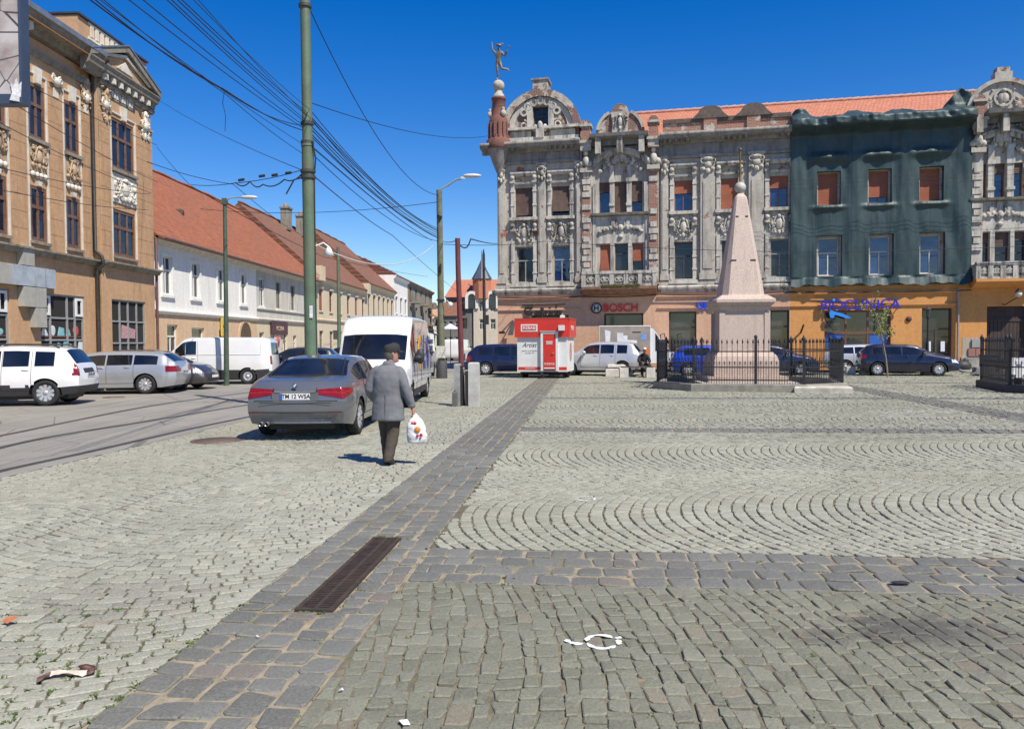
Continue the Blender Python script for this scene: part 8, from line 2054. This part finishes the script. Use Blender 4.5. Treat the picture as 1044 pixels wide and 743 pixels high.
for s in (-1, 1): pa, ra_ = jointed([(s*.15, .08, S0+.50), (s*.265, .18, S0+.24), (s*.13, .34, S0+.17)], [.085, .075, .055]); limb(q, pa, ra_)
remeshed(q, 'jacket', M('jacket_black', (.018, .018, .02), .9, .2, 8), sm, .018, 4, .02)
q = MB()
for s in (-1, 1): pa, ra_ = jointed([(s*.1, -.02, S0+.09), (s*.17, .40, S0+.07), (s*.18, .42, .3), (s*.18, .42, .09)], [.10, .085, .075, .07]); limb(q, pa, ra_)
remeshed(q, 'trousers', M('trousers_navy', (.022, .024, .035), .9, .2, 8), sm, .018, 3, .015)
for s in (-1, 1): MB().ball((s*.18, .50, .05), (.05, .14, .05), 10, 6).build('shoe', MATS['shoe_black'], sm)
q = MB().ball((0, .24, S0+.75), (.082, .10, .12), 14, 10).tube([(0, .33, S0+.76), (0, .355, S0+.73), (0, .335, S0+.72)], [.012, .016, .01], 6); h_ = q.build('head', SKIN, b_)
MB().loft([((0, .235, S0+.79), .092, .112), ((0, .235, S0+.84), .09, .108), ((0, .23, S0+.885), .05, .06)], 14).box(-.06, .06, .30, .40, S0+.785, S0+.80).build('cap', M('cap_pale', (.55, .53, .48), .8, .1), h_)

# ------------------------------------------------------------------ overhead wires
WIRE = M('wire_black', (.012, .012, .014), .6); WIREW = M('wire_white', (.55, .54, .52), .6)
def wire(label, pts, sag=.3, r=.013, mat=WIRE, group=None, cat='cable', n=18, name='overhead_wire'):
    P = []
    for a, b in zip(pts, pts[1:]):
        for i in range(n): f = i/n; q = a+(b-a)*f; P.append(Vector((q.x, q.y, q.z-sag*4*f*(1-f))))
    P.append(pts[-1]); o = MB().tube(P, r, 5, 0, True).build(name, mat); return tag(o, label, cat, group)
GB = 'bundle of black wires running to the lamp pole'
PT = lambda px, py: PD(px, py, b1_.y)          # on the lamp pole
P1 = lambda px, py: PD(px, py, 19.4)           # on the green tram pole
LB = 'black wire of the bundle running past the green pole to the lamp pole'
for (xa, xm, ym, ye) in ((130, 308, 130, 240), (147, 308, 127, 242), (176, 310, 124, 243), (181, 311, 122, 238), (187, 313, 118, 236), (192, 314, 116, 235)):
    A = PD(xa-40, -32, 9.0); B = P1(xm, ym); wire(LB, [A, B], .05, .008, group=GB); wire(LB, [B, PT(447, ye)], .35, .014, group=GB)
for xa, xm, ym, ye in ((100, 307, 146, 246), (206, 316, 112, 233), (214, 317, 121, 240)):
    A = PD(xa-40, -32, 9.0); B = P1(xm, ym); wire(LB, [A, B], .07, .006, group=GB); wire(LB, [B, PT(447, ye)], .45, .011, group=GB)
A = PD(40, -40, 9.5)
wire('twisted pair of black wires crossing above the pediment of the ochre building', [A, PD(231, 93, 14), P1(309, 133)], .08, .011)
wire('thin black wire slanting from the top left corner towards the green pole', [PD(70, -30, 9.5), PD(231, 97, 15), P1(309, 157)], .05, .007)
wire('thick black wire from the top left sagging through the loose dangling end', [PD(45, -45, 9.4), PD(228, 92, 14.2), P1(308, 128)], .12, .009)
wire('loose frayed wire end dangling in the sky left of the green pole', [PD(229, 92, 14.1), PD(227, 105, 14.1), PD(230, 118, 14.1), PD(229.5, 134, 14.1)], 0, .006)
wire('black stay wire from the green pole top down to the lamp pole head', [P1(313, 4), PT(447.5, 199)], 1.1, .013)
wire('thin wire crossing the sky from the green pole to the turret of the grey building', [P1(314, 104), FA.world(.1, -.4, FA.at(500, 139)[1])], .5, .012)
wire('thin wire passing low behind the green pole towards the lamp pole', [ST.world(sx(205), -.1, ST.at(205, 214)[1]), PT(447, 206)], .35, .014)
# tram span wires in front of the ochre facade
for i, (ya, pb, lab) in enumerate(((100, (161, 186), 'upper long wire across the ochre facade'), (131, (154, 197), 'second long wire across the ochre facade'), (172, (152, 198), 'third long wire across the ochre facade, level with the upper sills'), (196, (150, 214), 'lowest long wire across the ochre facade above the ledge'), (60, (160, 148), 'topmost wire crossing the ochre facade under the cornice'))):
    A = PD(-40, ya-18*(1.5 if i in (0, 1) else .6), 17); B = PD(pb[0], pb[1], 30); wire(lab, [A, B], .12, .010)
wire('span wire from the ochre corner to the green tram pole with insulators', [PD(160, 101, 36), P1(309, 174)], .15, .009)
wire('tram contact wire sagging left of the green pole over the red roof', [PD(160, 150, 34), PD(193, 188, 27), P1(238, 187), P1(309, 173)], .05, .010)
wire('loose looped cable with insulators hanging left of the green pole', [P1(240, 186), P1(255, 185), P1(268, 188), P1(290, 183), P1(309, 176)], .1, .016)
for i, (px, py) in enumerate(((243, 184), (264, 180), (277, 179), (291, 177))):
    o = MB().tube([P1(px, py), P1(px+6, py-1)], .035, 6).build('insulator', iron); tag(o, ('insulator furthest from the green pole on the span wire', 'second insulator from the left on the span wire', 'third insulator from the left on the span wire', 'insulator nearest the green pole on the span wire')[i], 'insulator')
wire('tram feeder wire running from the white house eave past the lamp down the street', [PD(150, 165, 30), PD(238, 188, 33), PD(300, 236, 50), PD(440, 296, 120)], .1, .014)
wire('lower tram wire following the row of houses down the street', [PD(195, 190, 26), PD(330, 262, 50), PD(436, 282, 90)], .1, .016)
wire('thin wire hanging below the roofs from the green pole to the street end', [P1(316, 176), PD(400, 240, 36), PD(470, 300, 80)], .1, .014)
wire('black wire behind the lamp pole running to the far turret', [P1(316, 148), PD(440, 245, 60)], .2, .02)
wire('thick pale sagging cable between the green pole and the lamp pole', [P1(321, 249), PT(445, 247)], .75, .015, WIREW)
wire('long thin wire crossing the whole grey facade at balcony height', [PT(452, 249), FA.world(FA.at(560, 250)[0], -1.4, FA.at(560, 249)[1]), FA.world(FA.at(820, 252)[0], -1.4, FA.at(820, 260)[1]), FA.world(X1, -1.4, FA.at(1044, 250)[1])], .12, .015)
wire('black cable looping from the red post to the left end of the facade', [Vector((bR.x+ln_, bR.y, p_t.z-.1)), Vector((bR.x+ln_+.22, bR.y, p_t.z-.25)), Vector((bR.x+ln_+.35, bR.y, p_t.z-.02)), FA.world(.1, -.3, FA.at(505, 249)[1])], .05, .018)
wire('short wire from the lamp pole to the red post', [PT(452, 246), Vector((bR.x+ln_, bR.y, p_t.z-.05))], .05, .014)
for i in range(3):
    z = FA.at(600, 246+3*i)[1]
    wire('faint wire of the set stretched along the net covered bays', [FA.world(SD-1.0, -1.35, 9.6+.22*i), FA.world(X1, -1.35, 9.75+.22*i)], .1, .007, group='wires along the net covered bays')
wire('tangle of dark cable lying along the pink wall above the shop signs', [FA.world(.0, -.3, ZL-.3), FA.world(SB, -.3, ZL-.32), FA.world(SB2, -.34, ZL-.3), FA.world(SD, -.3, ZL-.28), FA.world(SE, -.5, ZL-.36)], .06, .03)

# lettering becomes plain mesh
bpy.context.view_layer.update(); dg = bpy.context.evaluated_depsgraph_get()
for o in [o for o in sc.objects if o.type == 'FONT']:
    me = bpy.data.meshes.new_from_object(o.evaluated_get(dg)); nm = o.name.split('.')[0]
    q = bpy.data.objects.new(nm, me); col.objects.link(q); q.parent = o.parent; q.matrix_parent_inverse = o.matrix_parent_inverse.copy()
    q.location, q.rotation_euler, q.scale = o.location.copy(), o.rotation_euler.copy(), o.scale.copy()
    bpy.data.objects.remove(o)
